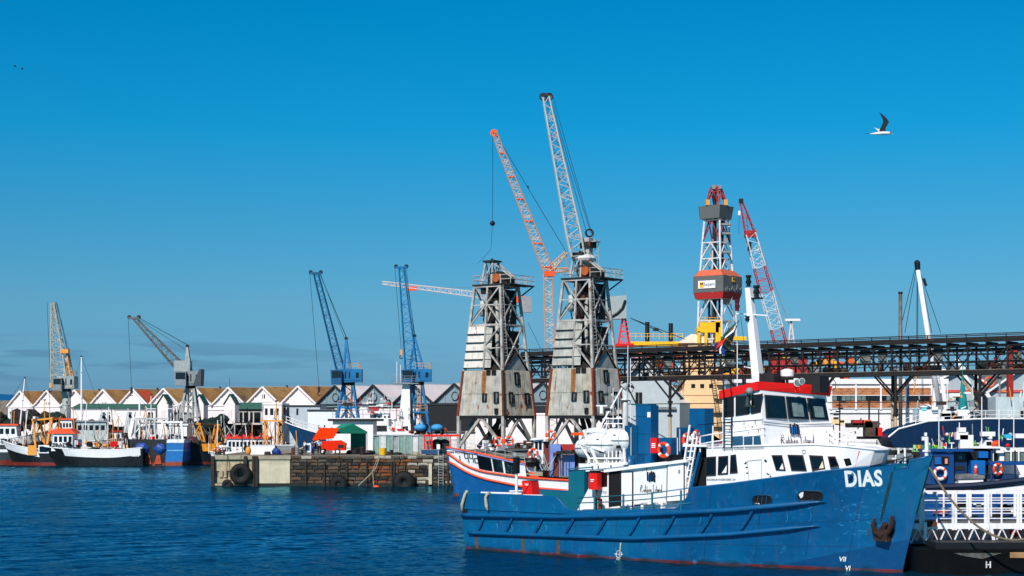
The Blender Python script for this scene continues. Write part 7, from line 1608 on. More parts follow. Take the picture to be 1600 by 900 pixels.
# white board with blue square, traffic cone-like marker
sg=thing('notice_board','white framed board with a dark blue panel standing on the quay edge','sign',qbase(481,203.5)); mb=MB(); mb.box((0,0,.85),(.75,.12,1.1)); mb.build('frame',cleanwhite,sg); mb=MB(); mb.box((0,-.07,.85),(.48,.03,.7)); mb.build('panel',mat('board_blue',(26,74,116),.5),sg); mb=MB(); mb.bar((-.3,.1,0),(-.3,.1,.8),.06); mb.bar((.3,.1,0),(.3,.1,.8),.06); mb.build('stand',galv,sg,kind='stuff')
# people
def person(px,d,label,shirt,trous,h=1.72,yaw=0,arms=((.28,-.1,.95),(-.28,-.12,.95)),lean=0,hairc=(30,24,20),base=None):
    t=thing('person',label,'person',base or qbase(px,d),R(yaw)); k=h/1.75
    skinm=mat('skin',(150,98,72),.6,var=.05)
    vs=[(0,0,.95),(0,.0,1.15),(0,lean*.5,1.38),(0,lean*.8,1.5),(0,lean,1.62),(.0,lean,1.72), (.1,0,.9),(.12,-.02,.5),(.13,.03,.08),(.13,-.1,.04),(-.1,0,.9),(-.13,.04,.5),(-.14,.08,.08),(-.14,-.05,.04),
        (.19,lean*.7,1.42),(.26,lean*.5,1.16),arms[0],(-.19,lean*.7,1.42),(-.26,lean*.5,1.16),arms[1]]
    rs=[.15,.135,.15,.06,.085,.075,.1,.07,.05,.04,.1,.07,.05,.04,.065,.048,.036,.065,.048,.036]
    es=[(0,1),(1,2),(2,3),(3,4),(4,5),(0,6),(6,7),(7,8),(8,9),(0,10),(10,11),(11,12),(12,13),(2,14),(14,15),(15,16),(2,17),(17,18),(18,19)]
    def skinned(name,idx,m,grow=0,root=0):
        me=bpy.data.meshes.new(name); mp_={i:j for j,i in enumerate(idx)}
        me.from_pydata([tuple(Vector(vs[i])*k) for i in idx],[(mp_[a],mp_[b]) for a,b in es if a in mp_ and b in mp_],[]); o=bpy.data.objects.new('tmp',me); COL.objects.link(o)
        sm=o.modifiers.new('s','SKIN'); ss=o.modifiers.new('u','SUBSURF'); ss.levels=1
        for j,i in enumerate(idx): me.skin_vertices[0].data[j].radius=((rs[i]+grow)*k,(rs[i]*(.7 if i in(0,1,2) else 1)+grow)*k)
        me.skin_vertices[0].data[0].use_root=True
        dg=bpy.context.evaluated_depsgraph_get(); out=bpy.data.meshes.new_from_object(o.evaluated_get(dg)); bpy.data.objects.remove(o); out.materials.clear(); out.materials.append(m)
        out.polygons.foreach_set('use_smooth',[True]*len(out.polygons)); q=bpy.data.objects.new(name,out); COL.objects.link(q); q.parent=t; return q
    def sk(name,idx,m,grow):
        o=bpy.data.meshes.new('x'); return skinned(name,idx,m,grow)
    for nme in('body',): 
        me=bpy.data.meshes.new('b'); pass
    # skin layer needs the modifier's vertex layer
    sk('body',list(range(20)),skinm,0); sk('shirt',[0,1,2,14,15,17,18],shirt,.018); sk('trousers',[0,6,7,8,10,11,12],trous,.02)
    mb=MB(); mb.sphere((0,lean*k,1.70*k),.098*k,10,6,(1,1.05,.85)); mb.build('hair',mat('hair_dark',hairc,.8),t,smooth=True)
    return t
person(499,203.6,'person in light blue shirt and dark trousers standing beside the orange compressor',mat('shirt_light_blue',(150,196,214),.8),mat('trousers_dark',(26,26,32),.8),1.92,20)
person(489,204.5,'person in dark blue overalls beside the person in a light blue shirt',mat('overalls_blue',(30,70,140),.8),mat('overalls_blue',(30,70,140),.8),1.78,-30,lean=-.15)
person(476,203.2,'person in white top with orange headgear, leftmost of those on the quay',mat('shirt_white',(226,226,226),.8),mat('trousers_grey',(90,90,92),.8),1.8,-60,hairc=(232,84,30))
# small dark-blue heap, yellow drum
def lump(name,label,cat,c,m_,r_,sc,j=.15,nn=5):
    t=thing(name,label,cat,c); 
    mb=MB(); mb.sphere((0,0,r_*sc[2]*.8),r_,10,7,sc,j); mb.build('heap',m_,t); mb=MB(); mb.sphere((r_*.7,.1,r_*sc[2]*.5),r_*.6,8,6,sc,j); mb.build('heap',m_,t)
lump('tarpaulin_bundle','crumpled blue tarpaulin bundle on the quay beneath the black bow','tarpaulin',qbase(431,203),mat('bundle_blue',(20,60,130),.6,var=.2),.5,(1.2,.8,.9))
lump('rubble_heap','low pale heap of rubble at the left end of the quay top','rubble heap',qbase(452,205),groundm,.8,(2.2,.8,.4))
lump('gear_heap','low black heap of gear left of the grey fence panels','gear heap',qbase(575,204),black,.5,(1.9,.8,.6))
lump('gear_heap','low dark heap right of the yellow bucket on the quay','gear heap',qbase(620,203),darksteel,.4,(1.8,.8,.45))
yb=thing('bucket','yellow tapered bucket with a hoop handle on the quay edge','bucket',qbase(598,202)); mb=MB(); mb.tube((0,0,0),(0,0,.85),.32,.46,n=16); mb.build('body',yellowp,yb); mb=MB(); mb.torus((0,0,.95),.42,.03,(0,1,0),16,5,math.pi,2*math.pi); mb.build('handle',galv,yb)
yd=thing('yellow_float','rounded yellow float on the quay end beside the white trawler','float',qbase(388,203)); mb=MB(); mb.sphere((0,0,.5),.36,12,8,(1,1,1.5)); mb.build('float',amber,yd,smooth=True); mb=MB(); mb.torus((0,0,1.05),.1,.03,(0,1,0),10,5); mb.build('eye',darksteel,yd)
for i,(px,d,lb) in enumerate(((411,205,'white box of the quay end, left of two'),(440,206,'pale grey box on the quay end, right of two'))):
    t=thing('quay_box',lb,'box',qbase(px,d)); mb=MB(); mb.box((0,0,.55),(3.0 if i==0 else 3.2,1,1.1)); mb.build('body',offw if i==0 else greysteel,t); mb=MB(); mb.box((0,0,1.14),(3.1 if i==0 else 3.3,1.1,.08)); mb.build('lid',offw,t)
# red frame with blue drums behind it
rf=thing('red_barrier','red painted steel frame with a long red beam at the right end of the quay','frame',qbase(688,204)); X=lambda px:gx(px,204)-gx(688,204)
for px in(663,671,675,704): mb=MB(); mb.bar((X(px),0,0),(X(px),0,2.3),.13); mb.build('post',redp,rf)
mb=MB(); mb.bar((X(661),0,2.35),(X(718),0,2.35),.25); mb.build('beam',redp,rf); 
for z in(.6,1.2,1.7): mb=MB(); mb.bar((X(663),0,z),(X(675),0,z),.08); mb.build('rail',redp,rf)
mb=MB(); mb.bar((X(663),0,.3),(X(675),0,2.2),.08); mb.build('brace',redp,rf)
for i,(px,c_) in enumerate(((683,black),(694,_m['soft_black']))):
    t=thing('cable_reel',['black round cable reel under the red beam, left of two','black round cable reel under the red beam, right of two'][i],'cable reel',qbase(px,205)); mb=MB(); mb.tube((0,-.2,1.1),(0,.5,1.1),.7,n=18); mb.build('drum',c_,t); mb=MB(); mb.torus((0,-.22,1.1),.75,.08,(0,1,0),20,6); mb.build('flange',darksteel,t); mb=MB(); mb.box((0,.15,.25),(1,.6,.5)); mb.build('cradle',darksteel,t)
lb_=thing('skip','low dark blue metal tray at the quay edge under the red beam','tray',qbase(675,203)); mb=MB(); mb.box((0,0,.35),(2.6,.8,.5)); mb.build('body',mat('tray_blue',(30,70,110),.5,rust=.2),lb_); mb=MB(); mb.box((0,0,.62),(2.7,.9,.06)); mb.build('rim',greysteel,lb_)
ws=thing('white_cabinet','small white cabinet with blue panel on a post at the quay edge','cabinet',qbase(685,202)); mb=MB(); mb.box((0,0,1.0),(.4,.3,.6)); mb.build('cabinet',cleanwhite,ws); mb=MB(); mb.bar((0,0,0),(0,0,.7),.1); mb.build('post',galv,ws)
random.seed(64)
for k,(px,what) in enumerate(((341,'coil'),(350,'post'),(418,'coil'),(459,'drum'),(464,'drum'),(566,'drum'),(608,'coil'),(612,'bollard'),(472,'bollard'),(650,'coil'))):
    nm={'coil':'rope_coil','post':'quay_post','drum':'oil_drum','bollard':'bollard'}[what]; lab2={0:'rope coil at the very left end of the quay',1:'short rusty post near the left end of the quay',2:'rope coil between the two pale boxes on the quay',3:'rusty oil drum left of the white board, left of two',4:'blue-grey oil drum left of the white board, right of two',5:'dark oil drum between the green canopy and the fence',6:'rope coil just right of the yellow bucket',7:'iron bollard at the quay edge right of the yellow bucket',8:'iron bollard at the quay edge left of the white board',9:'rope coil in front of the grey fence panels'}[k]
    t=thing(nm,lab2,nm.replace('_',' '),qbase(px,202)); mb=MB()
    if what=='coil':
        for z in range(4): mb.torus((0,0,.07+z*.1),.38-.02*z,.06,(0,0,1),16,5)
        mb.build('coil',rope if k%2 else darkrope,t)
        mb=MB(); mb.path([(.3,0,.1),(.8,.1,.05),(1.2,-.2,.04)],.05,5); mb.build('tail',rope if k%2 else darkrope,t)
    elif what=='drum': mb.tube((0,0,0),(0,0,.9),.3,n=14); mb.build('shell',[rusty,greysteel,darksteel][k%3],t); mb=MB(); [mb.torus((0,0,z),.305,.02,(0,0,1),14,4) for z in(.03,.3,.6,.88)]; mb.build('hoops',rusty,t,kind='stuff')
    else: mb.tube((0,0,0),(0,0,.5),.16,.13,n=10); mb.build('stem',darksteel if what=='bollard' else rusty,t); mb=MB(); mb.tube((0,0,.48),(0,0,.62),.24,n=12); mb.build('head',darksteel if what=='bollard' else rusty,t)
# blue drums on red-brown stack behind fence
st=thing('scrap_stack','rust-brown stack of drums and pipes behind the fence below the right blue crane','stack',(gx(662,225),225,3.4)); random.seed(4)
for i in range(34): mb=MB(); x=random.uniform(-3.3,3.3); z=random.uniform(.6,3.6); mb.tube((x,0,z),(x+random.uniform(-.6,.6),.8,z+random.uniform(-.3,.3)),random.uniform(.15,.35),n=7); mb.build('pipe_end',random.choice([rusty,mat('brick_rust',(140,60,34),.8,var=.3),darksteel]),st)
for px in(657,683): mb=MB(); mb.sphere((gx(px,225)-gx(662,225),-.3,3.55),.7,12,8,(1.2,1,.7)); mb.build('blue_cover',mat('cover_blue',(60,150,210),.6),st,smooth=True)
# ------------------------------------------------------------ L 992: white, orange and blue boat behind the ferry's stern
random.seed(77)
LQ=176
l9=thing('passenger_boat','white boat with orange stripes and blue bottom marked L 992, beyond the ferry stern','boat',(gx(845,LQ),LQ,0),R(182))
f9,sh9=hullfn(20,5.6,3.0,2.95,4.75,.05,.42,.85)
def f9b(u,z,side=-1,off=0): return f9(u,z,side,off)
# the hull carries a raised white topside forward
IV9=MW[l9.name].inverted(); A9=lambda x,y,d=LQ-2.6: IV9@at(x,y,d)
bl=mat('l992_hull',(20,70,150),.4,var=.15,streak=.25,rust=.1,z_bands=[(-9,(110,50,44)),(.25,(0,82,142))]); wht=offw; orr=mat('stripe_orange',(238,76,34),.5,var=.08)
def band(zl,zh,m_,name,off,u0=0,u1=1,n=32,th=None):
    mb=MB()
    for side in(-1,1):
        o=len(mb.v)
        for i in range(n+1):
            u=u0+(u1-u0)*i/n
            for z in(zl(u),(zl(u)+zh(u))/2,zh(u)): mb.v.append(tuple(f9(u,z,side,off)))
        for i in range(n):
            for j in range(2): a=o+i*3+j; q=(a,a+3,a+4,a+1); mb.f.append(q if side<0 else q[::-1])
    return mb.build(name,m_,l9,smooth=True)
def pl9(P_):
    def f(u):
        for (a,za),(b,zb2) in zip(P_[:-1],P_[1:]):
            if u<=b: t_=(u-a)/(b-a); return za+(zb2-za)*t_
        return P_[-1][1]
    return lambda u:(f(max(0,u-.03))+f(u)+f(min(1,u+.03)))/3
zk=pl9([(0,.55),(.36,.6),(.62,1.0),(.84,1.85),(.94,2.7),(1,3.75)])
zs9=pl9([(0,1.6),(.36,1.68),(.62,2.0),(.84,2.6),(.94,3.4),(1,4.7)])
ztop=zs9
_sh=sh9
def f9(u,z,side=-1,off=0,_f=hullfn(20,5.6,4.6,4.7,5.0,.05,.45,.85)[0]): return _f(u,z,side,off)
band(lambda u:-.5,lambda u:zk(u)-.08,bl,'hull_bottom',0)
band(lambda u:zk(u)-.1,lambda u:zs9(u)+.1,wht,'white_strake',.0)
mb=MB(); a=f9(1,-.5,1); mb.path([f9(1,z,1,0) for z in(-.5,.5,2,3,4.3)],.1,6); mb.build('stem',bl,l9)
for zf,r_ in((zk,.13),(zs9,.13)):
    for side in(-1,1): mb=MB(); mb.path([f9(i/40,zf(i/40),side,.05) for i in range(41)],r_,6); mb.build('orange_rubbing_strake',orr,l9,smooth=True)
mb=MB()
for i in range(31): u=i/30; p=f9(u,zs9(u)-.1,-1,-.1); mb.v+=[tuple(p),(p.x,-p.y,p.z)]
mb.f=[(2*i,2*i+2,2*i+3,2*i+1) for i in range(30)]; mb.build('deck',deckg,l9)
# forward enclosed saloon, from the bow back
ztp=pl9([(0,3.4),(.6,3.45),(.84,4.5),(1,5.15)])
us9=[.6+.4*i/16 for i in range(17)]
mb=MB()
for side in(-1,1):
    o=len(mb.v)
    for u in us9:
        zz=max(ztp(u)-(.35 if u>.995 else 0),zs9(u)+.05); mb.v+=[tuple(f9(u,zs9(u),side,0)),tuple(f9(u,zz,side,-.02))]
    for i in range(16): q=(o+2*i,o+2*i+2,o+2*i+3,o+2*i+1); mb.f.append(q if side<0 else q[::-1])
o=len(mb.v)
for u in us9: zz=max(ztp(u),zs9(u)+.05); p=f9(u,zz,-1,-.02); mb.v+=[tuple(p),(p.x,-p.y,p.z)]
for i in range(16): mb.f.append((o+2*i,o+2*i+2,o+2*i+3,o+2*i+1))
p0=f9(.6,zs9(.6),-1);p1=f9(.6,ztp(.6),-1); mb.add([p0,(p0.x,-p0.y,p0.z),(p1.x,-p1.y,p1.z),p1],[(0,1,2,3)])
sal=mb.build('forward_saloon',wht,l9)
for side in(-1,1): mb=MB(); mb.path([f9(u,max(ztp(u),zs9(u))+.02,side,.0) for u in us9],.07,6); mb.build('top_moulding',orr,l9); 
mb=MB(); mb.path([f9(u,max(ztp(u),zs9(u))-.16,1,.03) for u in us9],.04,6); mb.build('violet_line',mat('violet_line',(120,110,190)),l9)
# its big windows (side toward the camera is side=+1 because the bow points left)
def w9(u0,u1,z0,z1,m_=glass,par=sal,off=.03,name='window'):
    nn=6; mb=MB()
    for i in range(nn+1):
        u=u0+(u1-u0)*i/nn; s0,s1=z0(u),z1(u); mb.v+=[tuple(f9(u,s0,1,off)),tuple(f9(u,s1,1,off))]
    mb.f=[(2*i,2*i+2,2*i+3,2*i+1) for i in range(nn)]; return mb.build(name,m_,par)
zw0=lambda u:zs9(u)+.18; zw1=lambda u:ztp(u)-.22
def U9(px): # pixel -> u on the near side
    lo,hi=0,1
    for _ in range(40):
        m_=(lo+hi)/2; w_=MW[l9.name]@f9(m_,3.8,1); x=800+F*w_.x/w_.y
        if x<px: hi=m_
        else: lo=m_
    return lo
for a,b in((746,767),(769,784),(787,803)):
    w9(U9(b),U9(a),zw0,zw1,interior,name='window'); w9(U9(b)+.003,U9(a)-.003,lambda u:zw0(u)+.06,lambda u:zw1(u)-.06,glass,off=.045,name='pane')
uu=U9(732); zz=(zs9(uu)+ztp(uu))/2+.12
def seg7(txt,u_,z_,h,w,sp):
    S7={'L':[(0,1,0,0),(0,0,.8,0)],'9':[(0,.5,0,1),(0,1,1,1),(1,1,1,0),(0,.5,1,.5)],'2':[(0,1,1,1),(1,1,1,.5),(1,.5,0,.5),(0,.5,0,0),(0,0,1,0)],' ':[]}
    for k,ch in enumerate(txt):
        mb=MB()
        for x0,y0,x1,y1 in S7[ch]:
            P=lambda x,y:f9(u_-(k*sp+x*w)/20,z_+y*h-(k*sp+x*w)*.09*0,1,.05); mb.bar(P(x0,y0),P(x1,y1),.1,.04)
        if mb.v: mb.build('registration_lettering',ink,l9)
seg7('L',U9(719),zs9(U9(719))+.02,.7,.3,.0); seg7('992',U9(727),zs9(U9(727))+.35,.95,.34,.5)
text_mesh('EXTREME PIONEER',.3,lambda a,b:f9(U9(712)-a/20,ztp(U9(712))-.42+b,1,.04),ink,'name_lettering',l9,bold=.006)
# after part: sheer board, wheelhouse, lilac casing, gear
mb=MB(); a=A9(808,733);b=A9(834,741); mb.prism([A9(808,722,174.5),A9(834,730,174.5),A9(835,741,174.5),A9(808,737,174.5)],(0,-.1,0)); mb.build('sheer_board',wht,l9)
for y0 in(727,737): mb=MB(); mb.bar(A9(808,y0-3,174.4),A9(835,y0+3,174.4),.16); mb.build('board_stripe',orr,l9)
lil=mat('lilac_paint',(116,138,200),.5,var=.12); brd=mat('door_brown',(112,48,34),.6,var=.15)
def b9(x0,x1,y0,y1,d0,dep,m_,name,par=None):
    a=A9(x0,y1,d0);b=A9(x1,y0,d0); mb=MB(); mb.box2(a.x,b.x,a.y,a.y-dep,a.z,b.z); return mb.build(name,m_,par or l9)
whs=b9(834,849,686,728,175,2,offw,'wheelhouse'); mb=MB(); mb.prism([A9(829,688,174.6),A9(857,686,174.6),A9(853,683,174.6),A9(832,684.5,174.6)],(0,-2.4,0)); mb.build('wheelhouse_roof',cleanwhite,l9)
b9(836,840,690,702,174.9,.05,glass,'window',whs); b9(842,846,689,702,174.9,.05,glass,'window',whs)
b9(849,859,690,745,175.2,1.5,brd,'door'); b9(852,856,693,699,175.1,.05,glass,'door_pane'); b9(859,876,694,745,175,1.6,lil,'casing'); b9(864,873,707,744,174.9,.08,brd,'door'); b9(866,871,710,722,174.8,.05,glass,'door_pane')
b9(880,898,711,744,175,1.6,lil,'casing'); b9(873,900,694,703,175.6,.4,rdw,'red_screen'); b9(898,915,708,746,175.5,1,mat('dark_red_screen',(96,34,30),.7,var=.2),'dark_screen')
b9(838,852,725,737,174.4,.6,mat('navy_cover',(22,36,60),.8,var=.2),'covered_box')
b9(870,918,705,709,174,1.2,darksteel,'awning_frame')
mb=MB(); [mb.bar(A9(876+i*9,744,174.2),A9(876+i*9,705,174.2),.07) for i in range(1)]; mb.build('awning_post',darksteel,l9)
for x in(885,905): mb=MB(); mb.bar(A9(x,744,174.2),A9(x,706,174.2),.07); mb.build('awning_post',darksteel,l9)
for (x0,x1,y) in((803,838,742),(803,838,737)): mb=MB(); mb.tube(A9(x0,y,174.3),A9(x1,y,174.3),.035,n=5); mb.build('rail_pipe',galv,l9)
# railing round the top of the saloon
railing(l9,[f9(u,max(ztp(u),zs9(u)),1,-.15) for u in(.98,.9,.8,.7,.6)],.9,galv,2,.025,1.1)
for (px,py,lb) in((779,690,'orange lifebuoy on the foredeck rail of boat L 992, left one'),(795,689,'orange lifebuoy on the foredeck rail of boat L 992, right one')):
    lifebuoy(at(px,py,174.6),.42,.12,(0,-1,0),lb)
lifebuoy(at(833,709,174.3),.48,.13,(0,-1,0),'orange and white lifebuoy on the side of the L 992 wheelhouse')
lifebuoy(at(860,680,176.5),.42,.12,(0,-1,0),'orange lifebuoy above the brown door of boat L 992')
for i in range(26):
    x=random.uniform(760,828); c=A9(x,random.uniform(688,702),175.4+random.random()*.8); mb=MB(); mb.box(tuple(c),(random.uniform(.3,1.2),.3,random.uniform(.1,.5)),random.random()); mb.build('deck_gear',random.choice([offw,galv,darksteel,offw,rusty]),l9)
for i in range(10): c=A9(random.uniform(846,860),735,174.2); mb=MB(); mb.bar(c,c+Vector((random.uniform(-.8,.8),.1,random.uniform(.8,1.8))),.05); mb.build('spar',galv,l9)
# black tackle on the deck
mb=MB(); mb.sphere(tuple(A9(832,722,174.0)),.6,9,6,(1.3,.7,.8),.2); mb.build('tackle_heap',black,l9)
# ------------------------------------------------------------ white boat behind the ferry amidships (mast, canopy, stays)
wb2=thing('motor_boat','white motor boat with pale mast, canopy and stays, hidden behind the blue ferry funnels','boat',(gx(950,135),135,0),R(0))
f_,s__=hullfn(16,4.6,2.2,2.2,3,.08,.35,.85); mb=MB(); n=20
for side in(-1,1):
    o=len(mb.v)
    for i in range(n+1):
        for j in range(5): mb.v.append(tuple(f_(i/n,-.4+(s__(i/n)+.4)*j/4,side)))
    for i in range(n):
        for j in range(4): a=o+i*5+j; q=(a,a+5,a+6,a+1); mb.f.append(q if side<0 else q[::-1])
mb.build('hull',offw,wb2,smooth=True)
q=lambda x,y,d=135: MW[wb2.name].inverted()@at(x,y,d)
def bb(x0,x1,y0,y1,dep,m_,name,d=135,par=None):
    a=q(x0,y1,d);b=q(x1,y0,d); mb=MB(); mb.box2(a.x,b.x,a.y,a.y+dep,a.z,b.z); return mb.build(name,m_,par or wb2)
bb(905,985,725,770,2,offw,'cabin'); mb=MB(); mb.prism([q(915,676,133.5),q(975,677,133.5),q(975,673,133.5),q(930,668,133.5),q(917,671,133.5)],(0,3,0)); mb.build('canopy_roof',cleanwhite,wb2)
for x in(919,928,948,972): mb=MB(); mb.tube(q(x,676,134),q(x,726,134),.06,n=6); mb.build('canopy_post',cleanwhite,wb2)
mb=MB(); mb.tube(q(977,725),q(977,600),.27,.2,n=12); mb.build('mast',mat('pale_mast',(190,192,190),.5,var=.15,streak=.4),wb2,smooth=True)
mb=MB(); mb.tube(q(974,606),q(980,600),.4,.15,n=10); mb.build('mast_head',galv,wb2); mb=MB(); mb.box(tuple(q(977,626)),(.8,.6,.08)); mb.build('mast_step',darksteel,wb2)
mb=MB(); mb.prism([q(975,597),q(990,603),q(992,607),q(978,604)],(0,.5,0)); mb.build('black_radar_scanner',black,wb2)
for a_,b_ in (((973,604),(937,668)),((980,604),(1004,650))): mb=MB(); mb.bar(q(*a_),q(*b_),.12); mb.build('stay_bar',cleanwhite if a_[0]<975 else darksteel,wb2)
for x,y0,y1 in((958,674,606),(948,674,640),(966,673,620),(985,660,560),(981,600,540)): mb=MB(); mb.tube(q(x,y0),q(x,y1),.03,n=5); mb.build('whip_aerial',cleanwhite,wb2)
for y in(654,662): mb=MB(); mb.tube(q(944,y),q(976,y),.05,n=6); mb.build('rail_pipe',cleanwhite,wb2)
for i in range(40):
    c=q(random.uniform(944,976),random.uniform(616,672),135+random.random()); mb=MB(); k_=i%3
    if k_==0: mb.tube(c,c+Vector((0,0,random.uniform(.3,1.0))),.06,n=6)
    elif k_==1: mb.box(tuple(c),(random.uniform(.2,.6),.2,random.uniform(.1,.35)))
    else: mb.sphere(tuple(c),.16,8,5)
    mb.build('mast_fitting',random.choice([galv,darksteel,offw,black,galv,greysteel]),wb2)
mb=MB(); mb.box(tuple(q(940,634)),(.9,.15,.1)); mb.tube(q(940,646),q(940,635),.15,n=8); mb.build('radar_scanner',cleanwhite,wb2,kind='stuff')
mb=MB(); mb.sphere(tuple(q(995,657)),.15,8,5); mb.build('red_lamp',redp,wb2)
# orange tarpaulin strip by the tower
mb=MB(); a=at(906,678,170); mb.box((a.x,a.y,a.z),(1.8,.6,.3)); tag(mb.build('orange_tarpaulin',orangep,None),'small bright orange tarpaulin roll left of the white life-raft capsules','tarpaulin')
# ------------------------------------------------------------ sheds and brick band building right of the grain towers
sg1=thing('harbour_shed','pale grey gabled shed with black ring window, right of the grain towers','shed',(gx(1010,262),262,3.4)); q=lambda x,y,d=262: MW[sg1.name].inverted()@at(x,y,d)
pg=mat('pale_grey_wall',(186,196,200),.6,var=.06,streak=.15)
mb=MB(); mb.prism([q(955,715),q(1062,715),q(1062,618),q(1008,560),q(955,618)],(0,.4,0)); mb.build('gable_wall',pg,sg1)
for a_,b_ in(((950,622),(1008,558)),((1008,558),(1068,622))): mb=MB(); mb.bar(q(*a_,261.6),q(*b_,261.6),.35); mb.build('bargeboard',darksteel,sg1); 
for a_,b_ in(((948,624),(1008,559)),((1008,559),(1070,624))): mb=MB(); p=q(*a_,261);r_=q(*b_,261); mb.prism([p,r_,r_+Vector((0,24,0)),p+Vector((0,24,0))],(0,0,.2)); mb.build('roof_slope',roofw,sg1)
f=None
for (x0,x1,y0,y1) in((993,1003,613,634),(963,970,622,640),(1018,1024,648,660)):
    a=q(x0,y1,261.9);b=q(x1,y0,261.9); mb=MB(); mb.box2(a.x,b.x,a.y-.08,a.y,a.z,b.z); w_=mb.build('window',black,sg1); mb=MB(); mb.box2((a.x+b.x)/2-.05,(a.x+b.x)/2+.05,a.y-.12,a.y-.09,a.z,b.z); mb.build('glazing_bar',greysteel,w_)
a=q(1003,640,261.8);b=q(1056,636,261.8); mb=MB(); mb.box2(a.x,b.x,a.y-.3,a.y,a.z,b.z); mb.build('ledge',greysteel,sg1)
ws_=thing('long_shed','long pale shed in the yard behind the red wheelhouse roof','shed',(gx(1230,300),300,3.4)); q=lambda x,y,d=300: MW[ws_.name].inverted()@at(x,y,d)
mb=MB(); mb.prism([q(1150,712),q(1310,712),q(1310,598),q(1150,598)],(0,14,0)); mb.build('wall',pg,ws_)
mb=MB(); mb.prism([q(1147,598,299),q(1312,598,299),q(1312,590,299),q(1147,590,299)],(0,16,0)); mb.build('roof_edge',cleanwhite,ws_)
# brick band building
bbd=250; bd=thing('brick_band_building','white office building with orange brick bands and dark strip windows under the gantry','building',(gx(1380,bbd),bbd,3.4)); q=lambda x,y,d=bbd: MW[bd.name].inverted()@at(x,y,d)
def bx(x0,x1,y0,y1,o0,o1,m_,name,par=bd):
    a=q(x0,y1);b=q(x1,y0); mb=MB(); mb.box2(a.x,b.x,o0,o1,a.z,b.z); return mb.build(name,m_,par)
brickm=mat('orange_brick',(168,104,62),.9,var=.1); 
nt=brickm.node_tree; bt=nt.nodes.new('ShaderNodeTexBrick'); tcb=nt.nodes.new('ShaderNodeTexCoord'); mpb=nt.nodes.new('ShaderNodeMapping'); mpb.inputs['Rotation'].default_value=(R(90),0,0); bt.inputs['Scale'].default_value=1.0; bt.inputs['Brick Width'].default_value=.6; bt.inputs['Row Height'].default_value=.25; bt.inputs['Mortar Size'].default_value=.02
bt.inputs['Color1'].default_value=lin((196,120,70))+(1,); bt.inputs['Color2'].default_value=lin((140,80,46))+(1,); bt.inputs['Mortar'].default_value=lin((190,160,130))+(1,)
nt.links.new(tcb.outputs['Object'],mpb.inputs[0]); nt.links.new(mpb.outputs[0],bt.inputs[0]); nt.links.new(bt.outputs[0],nt.nodes['Principled BSDF'].inputs['Base Color'])
bx(1290,1478,598,715,.2,10,offw,'wall'); bx(1288,1482,592,600,-.1,10.4,cleanwhite,'parapet')
for x0,x1 in((1301,1336),(1339,1375),(1378,1414),(1418,1454)):
    bx(x0,x1,606,617,.05,.22,brickm,'brick_band'); bx(x0,x1,627,637,.05,.22,brickm,'brick_band'); w_=bx(x0,x1,618,626.5,.12,.22,interior,'window')
    for k in range(5): a=x0+(x1-x0)*k/5; bx(a+.4,a+(x1-x0)/5-.4,619,625.8,.08,.115,random.choice([glass,glass,dg]),'pane',w_)
for x in(1298.5,1337.5,1376.5,1416,1456): bx(x-1.3,x+1.3,600,640,.0,.24,cleanwhite,'pilaster')
for y in(617.2,637.5,645): bx(1292,1476,y,y+1,.02,.23,cleanwhite if y<640 else greysteel,'string_course')
bx(1452,1478,618,640,-.3,.2,mat('brown_screen',(110,56,36),.8,var=.25),'screen')
# two grey gabled sheds at the far right
for i,(x0,xm,x1,yt,ye,d,lb) in enumerate(((1430,1505,1560,575,612,268,'grey gabled shed behind the white boom at the right'),(1545,1620,1700,560,612,262,'grey gabled shed at the right edge with an orange ring on its wall'))):
    t=thing('harbour_shed',lb,'shed',(gx(xm,d),d,3.4)); q=lambda x,y,dd=d,t=t: MW[t.name].inverted()@at(x,y,dd)
    mb=MB(); mb.prism([q(x0,710),q(x1,710),q(x1,ye),q(xm,yt),q(x0,ye)],(0,.4,0)); mb.build('gable_wall',mat('cool_grey_wall',(168,180,184),.6,var=.06),t)
    for a_,b_ in(((x0-4,ye+2),(xm,yt-1)),((xm,yt-1),(x1+4,ye+2))):
        p=q(*a_,d-.8);r_=q(*b_,d-.8); mb=MB(); mb.prism([p,r_,r_+Vector((0,26,0)),p+Vector((0,26,0))],(0,0,.2)); mb.build('roof_slope',mat('dark_slate_sheet',(112,112,110),.7,var=.15,dirt=.4,ribs=('X',1.6)),t); mb=MB(); mb.bar(p,r_,.3); mb.build('bargeboard',cleanwhite,t)
    a=q(x0,613,d-.2);b=q(x1,609,d-.2); mb=MB(); mb.box2(a.x,b.x,-.2,0,a.z,b.z); mb.build('red_band',mat('faded_red',(206,88,80),.6),t)
    for x in (x0+30,x0+62): a=q(x,632,d-.2);b=q(x+8,617,d-.2); mb=MB(); mb.box2(a.x,b.x,-.15,.01,a.z,b.z); w_=mb.build('window',cleanwhite,t); mb=MB(); mb.box2(a.x+.1,b.x-.1,-.18,-.155,a.z+.1,b.z-.1); mb.build('pane',glass,w_)
q=lambda x,y,d=231: at(x,y,d)
t=thing('ring_sign','faint orange ring standing on the shed wall behind the gantry','ring',q(1546,597,261)); mb=MB(); mb.torus((0,0,0),.75,.13,(0,1,0),22,6); mb.build('ring',orangep,t); mb=MB(); mb.tube((0,.1,-.8),(0,.1,-9.8),.06); mb.build('post',galv,t)
